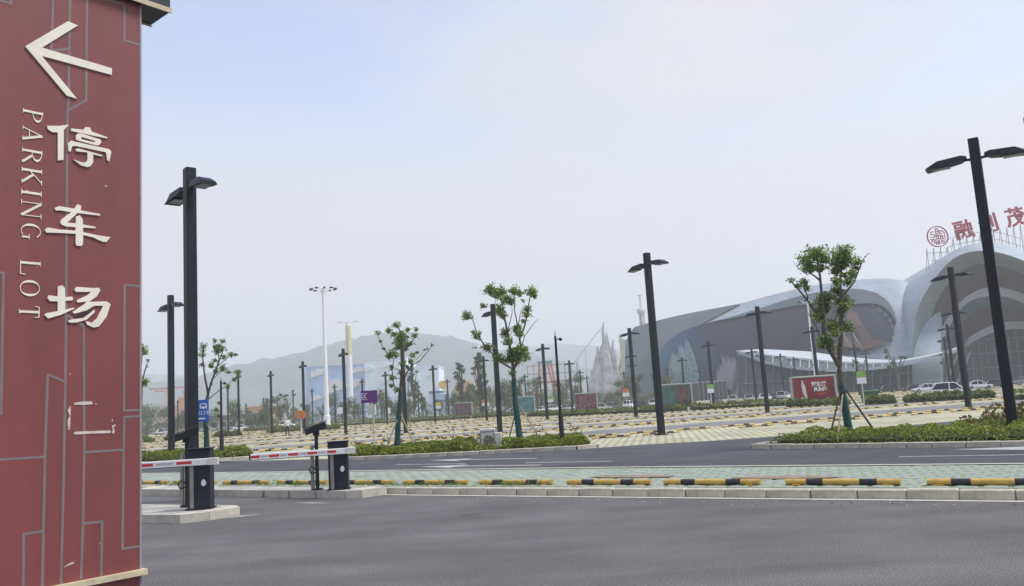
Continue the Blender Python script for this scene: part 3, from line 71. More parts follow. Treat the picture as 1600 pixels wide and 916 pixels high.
M_FACADE = [[(38.97,228.12,12.87),(38.76,227.39,11.88),(38.57,226.73,10.9),(38.39,226.13,9.93),(38.22,225.6,8.97),(38.06,225.14,8.01),(37.91,224.74,7.06),(37.78,224.4,6.12),(37.65,224.12,5.18),(37.54,223.9,4.24),(37.43,223.73,3.31),(37.33,223.62,2.38),(37.24,223.56,1.45),(37.16,223.53,0.53),(37.08,223.53,-0.4)],[(40.11,228.8,14.6),(39.85,227.86,13.47),(39.61,227.0,12.35),(39.38,226.23,11.24),(39.17,225.55,10.15),(38.98,224.95,9.07),(38.8,224.43,7.99),(38.64,223.99,6.93),(38.48,223.63,5.87),(38.35,223.34,4.82),(38.22,223.12,3.77),(38.11,222.97,2.72),(38.0,222.88,1.68),(37.91,222.85,0.64),(37.82,222.85,-0.4)],[(41.77,229.32,16.48),(41.44,228.12,15.19),(41.14,227.04,13.91),(40.87,226.07,12.66),(40.61,225.2,11.42),(40.37,224.44,10.2),(40.15,223.78,8.99),(39.95,223.22,7.8),(39.76,222.76,6.61),(39.6,222.39,5.43),(39.45,222.11,4.25),(39.31,221.91,3.09),(39.19,221.8,1.92),(39.09,221.75,0.76),(38.99,221.75,-0.4)],[(43.6,229.06,17.76),(43.22,227.7,16.36),(42.88,226.46,14.98),(42.55,225.34,13.62),(42.25,224.35,12.29),(41.98,223.48,10.97),(41.73,222.72,9.67),(41.5,222.08,8.38),(41.29,221.55,7.11),(41.1,221.12,5.84),(40.93,220.8,4.58),(40.78,220.57,3.33),(40.65,220.44,2.09),(40.53,220.38,0.84),(40.43,220.38,-0.4)],[(46.06,228.39,19.15),(45.62,226.83,17.62),(45.21,225.42,16.12),(44.84,224.15,14.65),(44.49,223.01,13.21),(44.17,222.02,11.79),(43.88,221.15,10.39),(43.61,220.42,9.01),(43.37,219.81,7.64),(43.16,219.32,6.28),(42.97,218.95,4.93),(42.8,218.69,3.59),(42.65,218.53,2.26),(42.52,218.47,0.93),(42.4,218.46,-0.4)],[(48.35,227.2,19.95),(47.87,225.53,18.35),(47.42,224.01,16.79),(47.0,222.65,15.25),(46.61,221.43,13.75),(46.26,220.36,12.27),(45.94,219.43,10.81),(45.65,218.64,9.37),(45.39,217.99,7.94),(45.15,217.47,6.53),(44.95,217.07,5.14),(44.76,216.79,3.75),(44.6,216.62,2.36),(44.47,216.55,0.98),(44.34,216.54,-0.39)],[(50.35,225.73,20.36),(49.84,224.01,18.73),(49.35,222.45,17.12),(48.91,221.05,15.56),(48.5,219.8,14.02),(48.12,218.69,12.51),(47.78,217.74,11.02),(47.48,216.93,9.55),(47.2,216.25,8.1),(46.95,215.71,6.66),(46.73,215.3,5.24),(46.54,215.01,3.82),(46.38,214.84,2.41),(46.23,214.77,1.01),(46.11,214.76,-0.39)],[(51.41,224.91,20.55),(50.87,223.17,18.89),(50.38,221.59,17.27),(49.92,220.17,15.69),(49.5,218.9,14.14),(49.11,217.78,12.61),(48.76,216.82,11.11),(48.44,215.99,9.63),(48.16,215.31,8.17),(47.9,214.77,6.72),(47.68,214.35,5.28),(47.49,214.06,3.86),(47.32,213.88,2.44),(47.17,213.81,1.02),(47.04,213.8,-0.39)],[(52.36,224.43,20.72),(51.81,222.67,19.05),(51.3,221.08,17.42),(50.83,219.64,15.82),(50.4,218.36,14.25),(50.0,217.23,12.71),(49.64,216.25,11.2),(49.31,215.42,9.71),(49.02,214.73,8.23),(48.76,214.18,6.77),(48.54,213.76,5.33),(48.34,213.46,3.89),(48.16,213.28,2.46),(48.02,213.21,1.03),(47.88,213.2,-0.39)],[(53.31,223.96,20.89),(52.74,222.18,19.21),(52.22,220.57,17.56),(51.73,219.11,15.95),(51.29,217.82,14.37),(50.88,216.68,12.81),(50.51,215.69,11.29),(50.18,214.85,9.78),(49.88,214.15,8.3),(49.62,213.59,6.83),(49.38,213.16,5.37),(49.18,212.86,3.92),(49.01,212.68,2.48),(48.86,212.61,1.04),(48.72,212.6,-0.39)],[(54.25,223.48,21.06),(53.67,221.69,19.36),(53.13,220.05,17.7),(52.64,218.58,16.07),(52.18,217.27,14.48),(51.76,216.12,12.91),(51.38,215.12,11.37),(51.04,214.27,9.86),(50.74,213.56,8.36),(50.47,213.0,6.88),(50.23,212.57,5.41),(50.02,212.27,3.95),(49.84,212.08,2.5),(49.69,212.01,1.05),(49.55,212.0,-0.39)],[(55.19,223.01,21.23),(54.59,221.19,19.52),(54.04,219.54,17.84),(53.53,218.06,16.2),(53.06,216.73,14.59),(52.64,215.57,13.01),(52.25,214.56,11.46),(51.9,213.7,9.93),(51.59,212.98,8.42),(51.31,212.41,6.93),(51.07,211.98,5.45),(50.86,211.67,3.98),(50.67,211.48,2.52),(50.52,211.41,1.06),(50.38,211.4,-0.39)],[(56.12,222.53,21.4),(55.51,220.7,19.67),(54.95,219.03,17.98),(54.42,217.53,16.32),(53.94,216.19,14.7),(53.51,215.01,13.11),(53.11,213.99,11.55),(52.75,213.12,10.01),(52.43,212.4,8.49),(52.15,211.82,6.98),(51.9,211.38,5.49),(51.68,211.07,4.01),(51.5,210.88,2.54),(51.34,210.81,1.07),(51.2,210.8,-0.39)],[(57.05,222.06,21.57),(56.43,220.2,19.82),(55.84,218.52,18.11),(55.31,217.0,16.45),(54.82,215.65,14.81),(54.37,214.46,13.21),(53.96,213.42,11.63),(53.6,212.55,10.08),(53.27,211.82,8.55),(52.98,211.23,7.03),(52.73,210.79,5.53),(52.51,210.48,4.04),(52.32,210.29,2.56),(52.16,210.21,1.08),(52.02,210.2,-0.39)],[(57.98,221.58,21.74),(57.4,219.89,20.15),(56.86,218.33,18.6),(56.35,216.91,17.07),(55.88,215.63,15.58),(55.45,214.49,14.12),(55.06,213.47,12.68),(54.7,212.58,11.26),(54.37,211.82,9.85),(54.07,211.17,8.47),(53.81,210.65,7.1),(53.58,210.24,5.74),(53.37,209.93,4.39),(53.19,209.73,3.04),(53.03,209.63,1.7)],[(58.9,221.1,21.91),(58.5,219.94,20.83),(58.11,218.85,19.77),(57.75,217.82,18.73),(57.4,216.85,17.7),(57.07,215.94,16.69),(56.75,215.09,15.69),(56.45,214.3,14.7),(56.17,213.57,13.72),(55.9,212.9,12.75),(55.65,212.29,11.8),(55.42,211.73,10.85),(55.2,211.23,9.91),(54.99,210.78,8.97),(54.8,210.39,8.05)],[(59.83,220.66,22.1),(59.5,219.72,21.24),(59.18,218.82,20.38),(58.87,217.96,19.54),(58.58,217.15,18.7),(58.29,216.37,17.88),(58.02,215.63,17.06),(57.76,214.93,16.26),(57.51,214.27,15.46),(57.27,213.65,14.66),(57.04,213.06,13.88),(56.82,212.51,13.1),(56.61,212.0,12.33),(56.41,211.53,11.57),(56.22,211.09,10.81)],[(60.74,220.16,22.31),(60.43,219.29,21.5),(60.12,218.45,20.7),(59.83,217.64,19.91),(59.55,216.87,19.13),(59.28,216.13,18.35),(59.01,215.43,17.59),(58.76,214.76,16.83),(58.52,214.12,16.08),(58.28,213.51,15.33),(58.06,212.94,14.6),(57.85,212.41,13.87),(57.64,211.9,13.14),(57.44,211.43,12.42),(57.26,210.98,11.71)],[(61.64,219.63,22.51),(61.31,218.74,21.68),(61.0,217.89,20.87),(60.7,217.08,20.07),(60.41,216.3,19.28),(60.13,215.55,18.49),(59.87,214.84,17.71),(59.61,214.16,16.94),(59.36,213.52,16.18),(59.12,212.91,15.43),(58.89,212.34,14.68),(58.67,211.8,13.94),(58.46,211.29,13.2),(58.26,210.81,12.47),(58.06,210.37,11.75)],[(62.53,219.09,22.7),(62.2,218.19,21.87),(61.88,217.33,21.04),(61.57,216.51,20.23),(61.27,215.72,19.42),(60.99,214.97,18.63),(60.71,214.25,17.84),(60.44,213.57,17.06),(60.19,212.92,16.28),(59.94,212.31,15.52),(59.71,211.73,14.76),(59.48,211.19,14.01),(59.27,210.67,13.26),(59.06,210.19,12.52),(58.87,209.75,11.79)],[(63.41,218.55,22.9),(63.07,217.65,22.05),(62.75,216.78,21.22),(62.43,215.95,20.39),(62.13,215.15,19.57),(61.83,214.39,18.76),(61.55,213.67,17.96),(61.28,212.98,17.17),(61.02,212.33,16.39),(60.77,211.71,15.61),(60.53,211.12,14.84),(60.3,210.58,14.08),(60.08,210.06,13.32),(59.87,209.58,12.57),(59.67,209.13,11.83)],[(64.29,218.01,23.1),(63.94,217.1,22.24),(63.61,216.22,21.39),(63.29,215.38,20.55),(62.97,214.58,19.72),(62.67,213.81,18.9),(62.38,213.08,18.09),(62.11,212.39,17.28),(61.84,211.73,16.49),(61.58,211.11,15.7),(61.34,210.52,14.92),(61.1,209.97,14.15),(60.88,209.45,13.38),(60.66,208.96,12.62),(60.46,208.51,11.87)],[(65.17,217.48,23.3),(64.81,216.55,22.42),(64.47,215.67,21.56),(64.14,214.82,20.71),(63.82,214.01,19.87),(63.51,213.23,19.03),(63.21,212.5,18.21),(62.93,211.8,17.4),(62.66,211.13,16.59),(62.39,210.51,15.79),(62.14,209.91,15.0),(61.9,209.36,14.22),(61.67,208.83,13.44),(61.45,208.35,12.67),(61.24,207.89,11.91)],[(66.04,216.95,23.5),(65.67,216.0,22.6),(65.32,215.09,21.71),(64.97,214.22,20.83),(64.64,213.39,19.96),(64.32,212.59,19.1),(64.01,211.84,18.25),(63.71,211.13,17.41),(63.43,210.45,16.58),(63.16,209.81,15.76),(62.9,209.21,14.95),(62.65,208.65,14.14),(62.42,208.12,13.34),(62.19,207.63,12.55),(61.98,207.17,11.76)],[(66.91,216.42,23.7),(66.53,215.44,22.77),(66.15,214.51,21.85),(65.8,213.62,20.95),(65.45,212.77,20.05),(65.12,211.96,19.17),(64.8,211.19,18.29),(64.49,210.46,17.43),(64.2,209.77,16.58),(63.92,209.12,15.73),(63.65,208.51,14.89),(63.4,207.94,14.06),(63.15,207.41,13.24),(62.92,206.91,12.42),(62.7,206.45,11.61)],[(67.78,215.9,23.9),(67.38,214.9,22.94),(66.99,213.94,22.0),(66.62,213.03,21.07),(66.26,212.16,20.15),(65.92,211.33,19.24),(65.59,210.54,18.34),(65.27,209.8,17.45),(64.97,209.1,16.57),(64.68,208.44,15.7),(64.4,207.82,14.84),(64.14,207.24,13.99),(63.89,206.7,13.14),(63.65,206.21,12.3),(63.43,205.75,11.47)],[(68.66,215.41,24.11),(68.24,214.38,23.12),(67.83,213.4,22.15),(67.45,212.46,21.19),(67.07,211.57,20.24),(66.72,210.72,19.3),(66.37,209.92,18.38),(66.04,209.16,17.47),(65.73,208.44,16.56),(65.43,207.77,15.67),(65.15,207.14,14.79),(64.88,206.56,13.91),(64.62,206.01,13.04),(64.38,205.51,12.18),(64.14,205.05,11.33)],[(69.53,214.92,24.31),(69.09,213.86,23.29),(68.67,212.85,22.29),(68.27,211.89,21.31),(67.88,210.98,20.33),(67.51,210.11,19.37),(67.15,209.29,18.42),(66.81,208.51,17.48),(66.49,207.79,16.56),(66.18,207.1,15.64),(65.89,206.47,14.73),(65.61,205.87,13.83),(65.34,205.32,12.94),(65.09,204.82,12.06),(64.86,204.35,11.19)],[(70.39,214.43,24.51),(69.94,213.34,23.47),(69.5,212.31,22.44),(69.08,211.32,21.42),(68.68,210.39,20.42),(68.3,209.5,19.44),(67.93,208.66,18.46),(67.58,207.87,17.5),(67.24,207.13,16.55),(66.92,206.44,15.61),(66.62,205.79,14.68),(66.33,205.19,13.76),(66.06,204.63,12.85),(65.81,204.12,11.94),(65.57,203.66,11.04)],[(71.25,213.93,24.71),(70.78,212.82,23.64),(70.32,211.76,22.58),(69.89,210.75,21.54),(69.48,209.79,20.51),(69.08,208.89,19.5),(68.7,208.03,18.5),(68.33,207.23,17.52),(67.99,206.48,16.54),(67.66,205.77,15.58),(67.35,205.12,14.63),(67.06,204.51,13.68),(66.78,203.95,12.75),(66.51,203.44,11.82),(66.27,202.97,10.9)],[(72.1,213.44,24.91),(71.61,212.3,23.81),(71.14,211.21,22.73),(70.7,210.18,21.66),(70.26,209.2,20.61),(69.85,208.28,19.57),(69.46,207.41,18.54),(69.09,206.59,17.53),(68.73,205.82,16.54),(68.39,205.11,15.55),(68.07,204.44,14.57),(67.77,203.83,13.61),(67.49,203.27,12.65),(67.22,202.75,11.7),(66.96,202.28,10.77)],[(72.93,212.88,25.05),(72.42,211.72,23.92),(71.94,210.62,22.82),(71.48,209.57,21.73),(71.03,208.58,20.65),(70.61,207.64,19.6),(70.21,206.76,18.55),(69.82,205.93,17.52),(69.46,205.15,16.51),(69.11,204.43,15.5),(68.79,203.76,14.51),(68.48,203.15,13.52),(68.19,202.58,12.55),(67.91,202.06,11.58),(67.66,201.6,10.63)],[(73.73,212.29,25.15),(73.21,211.11,24.01),(72.71,209.99,22.88),(72.24,208.93,21.77),(71.79,207.93,20.68),(71.35,206.98,19.61),(70.94,206.09,18.54),(70.55,205.26,17.5),(70.18,204.48,16.46),(69.82,203.75,15.44),(69.49,203.08,14.43),(69.18,202.46,13.43),(68.88,201.9,12.44),(68.6,201.38,11.46),(68.34,200.92,10.49)],[(74.57,211.82,25.27),(74.04,210.63,24.11),(73.53,209.49,22.96),(73.04,208.42,21.83),(72.58,207.41,20.72),(72.13,206.45,19.63),(71.71,205.55,18.55),(71.31,204.71,17.48),(70.93,203.92,16.43),(70.57,203.19,15.39),(70.23,202.52,14.36),(69.91,201.9,13.35),(69.61,201.33,12.34),(69.33,200.82,11.35),(69.06,200.36,10.36)],[(75.41,211.38,25.39),(74.87,210.17,24.21),(74.35,209.02,23.04),(73.85,207.93,21.89),(73.37,206.9,20.76),(72.92,205.93,19.65),(72.48,205.02,18.55),(72.07,204.17,17.47),(71.68,203.38,16.4),(71.32,202.65,15.34),(70.97,201.97,14.3),(70.64,201.35,13.27),(70.34,200.78,12.24),(70.05,200.27,11.23),(69.78,199.81,10.23)],[(76.28,211.0,25.52),(75.72,209.77,24.31),(75.18,208.59,23.12),(74.66,207.48,21.95),(74.17,206.44,20.8),(73.7,205.45,19.66),(73.26,204.53,18.54),(72.84,203.66,17.44),(72.44,202.86,16.35),(72.06,202.12,15.28),(71.71,201.43,14.22),(71.37,200.8,13.17),(71.06,200.23,12.13),(70.77,199.72,11.1),(70.5,199.26,10.08)],[(77.12,210.58,25.6),(76.54,209.32,24.37),(75.99,208.13,23.16),(75.46,207.0,21.97),(74.95,205.94,20.8),(74.47,204.94,19.65),(74.02,204.01,18.51),(73.59,203.13,17.39),(73.18,202.32,16.29),(72.8,201.57,15.2),(72.43,200.88,14.12),(72.09,200.25,13.06),(71.78,199.68,12.01),(71.48,199.17,10.96),(71.2,198.71,9.93)],[(77.94,210.12,25.65),(77.35,208.85,24.4),(76.78,207.64,23.18),(76.24,206.5,21.97),(75.72,205.43,20.79),(75.23,204.42,19.62),(74.77,203.48,18.47),(74.33,202.6,17.34),(73.91,201.78,16.22),(73.52,201.03,15.12),(73.15,200.34,14.03),(72.81,199.7,12.95),(72.49,199.13,11.88),(72.19,198.62,10.82),(71.91,198.16,9.78)],[(78.76,209.67,25.7),(78.15,208.38,24.44),(77.57,207.16,23.19),(77.02,206.0,21.97),(76.49,204.92,20.77),(75.99,203.9,19.59),(75.52,202.95,18.43),(75.07,202.06,17.28),(74.64,201.24,16.15),(74.24,200.48,15.03),(73.87,199.79,13.93),(73.52,199.15,12.84),(73.19,198.58,11.76),(72.89,198.07,10.69),(72.61,197.62,9.63)],[(79.58,209.21,25.75),(78.95,207.91,24.47),(78.36,206.67,23.21),(77.79,205.5,21.97),(77.25,204.41,20.76),(76.74,203.38,19.56),(76.26,202.42,18.38),(75.8,201.53,17.22),(75.37,200.7,16.08),(74.96,199.94,14.95),(74.58,199.24,13.83),(74.23,198.61,12.73),(73.89,198.04,11.63),(73.59,197.53,10.55),(73.3,197.08,9.48)],[(80.39,208.76,25.8),(79.75,207.44,24.5),(79.14,206.19,23.23),(78.56,205.01,21.98),(78.01,203.9,20.74),(77.49,202.86,19.53),(76.99,201.89,18.34),(76.53,200.99,17.17),(76.09,200.16,16.01),(75.67,199.39,14.86),(75.29,198.7,13.73),(74.93,198.06,12.62),(74.59,197.49,11.51),(74.28,196.98,10.42),(73.99,196.54,9.33)],[(81.16,208.26,25.78),(80.52,206.93,24.48),(79.9,205.67,23.19),(79.31,204.49,21.94),(78.75,203.38,20.7),(78.22,202.34,19.48),(77.72,201.37,18.28),(77.25,200.46,17.1),(76.81,199.63,15.94),(76.39,198.87,14.79),(76.0,198.17,13.65),(75.63,197.53,12.53),(75.29,196.97,11.42),(74.98,196.46,10.32),(74.69,196.02,9.23)],[(81.93,207.73,25.73),(81.27,206.4,24.42),(80.65,205.14,23.13),(80.05,203.96,21.87),(79.49,202.85,20.64),(78.95,201.81,19.42),(78.45,200.84,18.22),(77.97,199.94,17.04),(77.52,199.11,15.87),(77.1,198.35,14.72),(76.71,197.65,13.59),(76.34,197.02,12.46),(76.0,196.45,11.35),(75.68,195.95,10.25),(75.39,195.51,9.16)],[(82.68,207.2,25.67),(82.02,205.87,24.36),(81.39,204.61,23.08),(80.79,203.43,21.81),(80.22,202.32,20.57),(79.68,201.28,19.35),(79.17,200.31,18.15),(78.69,199.42,16.97),(78.24,198.59,15.8),(77.81,197.83,14.65),(77.41,197.13,13.52),(77.04,196.5,12.39),(76.7,195.94,11.28),(76.38,195.44,10.18),(76.09,195.0,9.09)],[(83.43,206.67,25.61),(82.76,205.34,24.3),(82.13,204.08,23.02),(81.52,202.9,21.75),(80.95,201.79,20.51),(80.4,200.76,19.29),(79.89,199.79,18.09),(79.4,198.89,16.9),(78.94,198.07,15.74),(78.52,197.31,14.59),(78.11,196.61,13.45),(77.74,195.99,12.32),(77.4,195.43,11.21),(77.07,194.93,10.11),(76.78,194.5,9.01)],[(84.18,206.14,25.56),(83.5,204.81,24.25),(82.86,203.56,22.96),(82.25,202.37,21.69),(81.67,201.27,20.45),(81.12,200.23,19.23),(80.6,199.26,18.02),(80.11,198.37,16.84),(79.65,197.54,15.67),(79.21,196.79,14.52),(78.81,196.1,13.38),(78.43,195.47,12.25),(78.09,194.92,11.14),(77.76,194.42,10.03),(77.47,193.99,8.94)],[(84.87,205.51,25.4),(84.2,204.2,24.1),(83.55,202.96,22.83),(82.94,201.8,21.58),(82.36,200.71,20.35),(81.82,199.68,19.14),(81.3,198.73,17.95),(80.81,197.85,16.78),(80.35,197.03,15.62),(79.92,196.29,14.48),(79.52,195.6,13.35),(79.14,194.99,12.24),(78.79,194.44,11.13),(78.47,193.95,10.04),(78.17,193.52,8.96)],[(85.52,204.82,25.19),(84.86,203.54,23.92),(84.22,202.34,22.67),(83.62,201.2,21.44),(83.05,200.13,20.23),(82.51,199.13,19.04),(81.99,198.19,17.87),(81.51,197.33,16.72),(81.05,196.53,15.58),(80.62,195.79,14.45),(80.22,195.12,13.34),(79.85,194.52,12.25),(79.5,193.97,11.16),(79.18,193.49,10.08),(78.89,193.06,9.02)],[(86.17,204.14,24.98),(85.52,202.89,23.73),(84.89,201.71,22.5),(84.29,200.6,21.3),(83.73,199.55,20.11),(83.19,198.57,18.94),(82.68,197.66,17.79),(82.2,196.81,16.65),(81.75,196.02,15.54),(81.33,195.3,14.43),(80.93,194.64,13.34),(80.56,194.04,12.26),(80.21,193.51,11.19),(79.89,193.03,10.13),(79.6,192.61,9.08)],[(86.78,203.39,24.7),(86.14,202.18,23.49),(85.53,201.04,22.29),(84.94,199.97,21.12),(84.39,198.95,19.96),(83.86,198.0,18.82),(83.36,197.12,17.7),(82.89,196.29,16.59),(82.45,195.53,15.5),(82.03,194.82,14.42),(81.64,194.18,13.36),(81.27,193.59,12.3),(80.93,193.06,11.26),(80.61,192.59,10.22),(80.32,192.17,9.2)],[(87.33,202.56,24.29),(86.72,201.42,23.13),(86.13,200.34,21.99),(85.57,199.31,20.87),(85.04,198.35,19.76),(84.53,197.44,18.67),(84.05,196.59,17.6),(83.59,195.8,16.54),(83.16,195.07,15.49),(82.75,194.39,14.45),(82.37,193.76,13.43),(82.01,193.19,12.42),(81.68,192.67,11.42),(81.36,192.21,10.42),(81.08,191.79,9.44)],[(87.89,201.76,23.89),(87.3,200.68,22.78),(86.73,199.65,21.69),(86.2,198.67,20.62),(85.68,197.76,19.56),(85.19,196.89,18.52),(84.73,196.08,17.49),(84.29,195.32,16.48),(83.87,194.61,15.47),(83.47,193.96,14.48),(83.1,193.35,13.5),(82.75,192.8,12.53),(82.42,192.29,11.57),(82.12,191.83,10.62),(81.83,191.42,9.67)],[(88.43,200.96,23.48),(87.87,199.93,22.43),(87.33,198.96,21.39),(86.82,198.04,20.37),(86.32,197.16,19.36),(85.85,196.34,18.37),(85.4,195.56,17.39),(84.98,194.84,16.42),(84.57,194.16,15.46),(84.19,193.53,14.51),(83.83,192.94,13.58),(83.49,192.4,12.65),(83.16,191.91,11.73),(82.86,191.46,10.82),(82.58,191.05,9.91)],[(88.76,199.76,22.68),(88.26,198.87,21.74),(87.78,198.01,20.82),(87.32,197.2,19.9),(86.88,196.43,19.0),(86.45,195.7,18.11),(86.05,195.0,17.23),(85.66,194.35,16.36),(85.29,193.74,15.5),(84.94,193.16,14.64),(84.61,192.62,13.8),(84.29,192.12,12.96),(83.99,191.66,12.13),(83.71,191.23,11.31),(83.44,190.84,10.49)],[(89.08,198.59,21.88),(88.64,197.82,21.06),(88.22,197.08,20.24),(87.82,196.37,19.44),(87.42,195.7,18.64),(87.05,195.06,17.85),(86.69,194.45,17.07),(86.34,193.87,16.3),(86.01,193.32,15.53),(85.69,192.8,14.77),(85.39,192.31,14.02),(85.1,191.85,13.27),(84.82,191.42,12.53),(84.56,191.02,11.8),(84.31,190.65,11.07)],[(89.13,197.53,21.05),(88.75,196.88,20.33),(88.39,196.25,19.62),(88.04,195.65,18.92),(87.7,195.07,18.22),(87.38,194.52,17.53),(87.06,193.99,16.85),(86.76,193.48,16.17),(86.46,193.0,15.5),(86.18,192.54,14.83),(85.91,192.11,14.17),(85.65,191.69,13.51),(85.4,191.31,12.86),(85.16,190.94,12.21),(84.93,190.6,11.57)],[(89.21,196.56,20.23),(88.91,196.04,19.65),(88.61,195.54,19.07),(88.33,195.05,18.49),(88.05,194.58,17.92),(87.78,194.12,17.35),(87.52,193.68,16.79),(87.26,193.26,16.23),(87.02,192.86,15.68),(86.78,192.47,15.12),(86.55,192.1,14.58),(86.32,191.74,14.03),(86.11,191.4,13.49),(85.9,191.08,12.95),(85.7,190.77,12.42)],[(89.11,195.29,19.04),(88.89,194.92,18.61),(88.68,194.57,18.19),(88.47,194.22,17.77),(88.27,193.88,17.35),(88.07,193.55,16.93),(87.88,193.23,16.52),(87.69,192.92,16.1),(87.51,192.62,15.69),(87.33,192.32,15.29),(87.15,192.04,14.88),(86.98,191.77,14.48),(86.81,191.5,14.07),(86.65,191.24,13.67),(86.49,190.99,13.27)],[(89.04,194.37,18.16),(88.88,194.11,17.85),(88.73,193.86,17.54),(88.58,193.61,17.23),(88.44,193.36,16.92),(88.29,193.12,16.62),(88.15,192.89,16.31),(88.01,192.66,16.01),(87.87,192.44,15.71),(87.74,192.22,15.41),(87.61,192.01,15.11),(87.48,191.8,14.81),(87.35,191.59,14.51),(87.22,191.39,14.21),(87.1,191.2,13.92)],[(88.76,193.37,17.09),(88.68,193.24,16.92),(88.6,193.11,16.76),(88.52,192.98,16.59),(88.45,192.86,16.43),(88.37,192.73,16.27),(88.3,192.61,16.11),(88.22,192.49,15.94),(88.15,192.37,15.78),(88.07,192.25,15.62),(88.0,192.13,15.46),(87.93,192.01,15.3),(87.86,191.9,15.13),(87.79,191.78,14.97),(87.72,191.67,14.81)],[(88.51,192.45,16.03),(88.5,192.43,16.01),(88.49,192.42,15.99),(88.48,192.4,15.97),(88.47,192.38,15.94),(88.46,192.36,15.92),(88.45,192.35,15.9),(88.44,192.33,15.88),(88.43,192.31,15.85),(88.42,192.3,15.83),(88.41,192.28,15.81),(88.4,192.26,15.79),(88.39,192.25,15.76),(88.38,192.23,15.74),(88.37,192.21,15.72)]]
M_BAND = [[(52.85,223.52,20.78),(52.85,223.52,20.78),(52.85,223.52,20.78)],[(54.42,222.73,21.07),(54.39,222.65,21.0),(54.37,222.57,20.93)],[(55.97,221.93,21.35),(55.92,221.78,21.21),(55.87,221.62,21.07)],[(57.51,221.14,21.63),(57.44,220.9,21.42),(57.36,220.67,21.2)],[(59.04,220.34,21.91),(58.94,220.03,21.62),(58.83,219.72,21.34)],[(60.57,219.56,22.25),(60.42,219.14,21.86),(60.27,218.72,21.48)],[(62.06,218.67,22.58),(61.86,218.14,22.09),(61.67,217.62,21.6)],[(63.53,217.77,22.91),(63.29,217.13,22.31),(63.06,216.51,21.72)],[(64.99,216.88,23.24),(64.7,216.14,22.54),(64.43,215.42,21.85)],[(66.44,215.99,23.57),(66.11,215.15,22.77),(65.79,214.34,21.99)],[(67.89,215.14,23.91),(67.51,214.19,23.01),(67.14,213.29,22.12)],[(69.33,214.32,24.25),(68.9,213.27,23.25),(68.49,212.28,22.26)],[(70.76,213.5,24.58),(70.28,212.35,23.48),(69.82,211.26,22.39)],[(72.18,212.68,24.91),(71.65,211.43,23.71),(71.13,210.25,22.53)],[(73.52,211.69,25.09),(72.93,210.35,23.78),(72.37,209.08,22.5)],[(74.91,210.91,25.28),(74.27,209.47,23.87),(73.66,208.12,22.49)],[(76.35,210.28,25.49),(75.64,208.73,23.98),(74.98,207.29,22.5)],[(77.72,209.52,25.58),(76.95,207.88,23.97),(76.23,206.35,22.39)],[(79.08,208.77,25.67),(78.25,207.02,23.95),(77.47,205.41,22.28)],[(80.42,208.01,25.75),(79.53,206.17,23.93),(78.7,204.47,22.17)],[(81.69,207.13,25.66),(80.74,205.21,23.76),(79.86,203.45,21.91)],[(82.94,206.25,25.56),(81.94,204.25,23.59),(81.01,202.43,21.66)],[(84.18,205.36,25.47),(83.13,203.3,23.41),(82.15,201.42,21.42)],[(85.27,204.22,25.12),(84.17,202.11,23.0),(83.16,200.2,20.93)],[(86.35,203.09,24.78),(85.35,201.2,22.87),(84.42,199.48,21.01)],[(87.26,201.7,24.09),(86.37,200.04,22.4),(85.53,198.52,20.75)],[(88.17,200.36,23.42),(87.38,198.93,21.94),(86.64,197.6,20.5)],[(88.49,199.16,22.61),(87.78,197.89,21.27),(87.11,196.7,19.96)],[(88.81,197.99,21.82),(88.17,196.86,20.61),(87.57,195.81,19.42)],[(88.86,196.93,20.99),(88.28,195.92,19.87),(87.72,194.97,18.77)],[(88.94,195.96,20.18),(88.41,195.05,19.15),(87.9,194.19,18.13)],[(88.83,194.69,18.99),(88.36,193.89,18.05),(87.91,193.14,17.12)],[(88.76,193.77,18.11),(88.33,193.05,17.23),(87.92,192.37,16.37)],[(88.48,192.77,17.04),(88.09,192.13,16.21),(87.72,191.52,15.4)],[(88.29,192.07,16.25),(88.11,191.76,15.85),(87.92,191.47,15.45)]]
M_CANB = [(55.96,212.04,12.2),(56.91,211.28,12.16),(57.86,210.48,12.12),(58.79,209.69,12.08),(59.71,208.9,12.04),(60.63,208.11,12.0),(61.53,207.3,11.91),(62.4,206.44,11.74),(63.26,205.6,11.58),(64.11,204.77,11.41),(64.96,203.94,11.25),(65.8,203.12,11.09),(66.64,202.31,10.93),(67.46,201.49,10.78),(68.28,200.68,10.62),(69.14,200.02,10.47),(69.98,199.35,10.29),(70.81,198.67,10.03),(71.63,197.99,9.78),(72.44,197.31,9.53),(73.25,196.64,9.28),(74.05,195.97,9.04),(74.84,195.31,8.79),(75.64,194.66,8.58),(76.44,194.02,8.39),(77.23,193.39,8.2),(78.01,192.76,8.01),(78.79,192.13,7.82),(79.56,191.5,7.63),(80.33,190.87,7.44),(81.1,190.26,7.29),(81.87,189.66,7.16),(82.63,189.06,7.03),(83.38,188.46,6.9),(84.14,187.87,6.77),(84.89,187.28,6.64),(85.74,186.89,6.72),(86.6,186.52,6.8),(87.47,186.15,6.88),(88.33,185.8,6.96),(89.19,185.45,7.04),(90.08,185.16,7.15),(90.98,184.9,7.31),(91.9,184.66,7.47),(92.83,184.46,7.63),(93.77,184.26,7.79),(94.66,183.98,8.0),(95.58,183.75,8.25),(96.5,183.52,8.5),(97.42,183.3,8.75)]
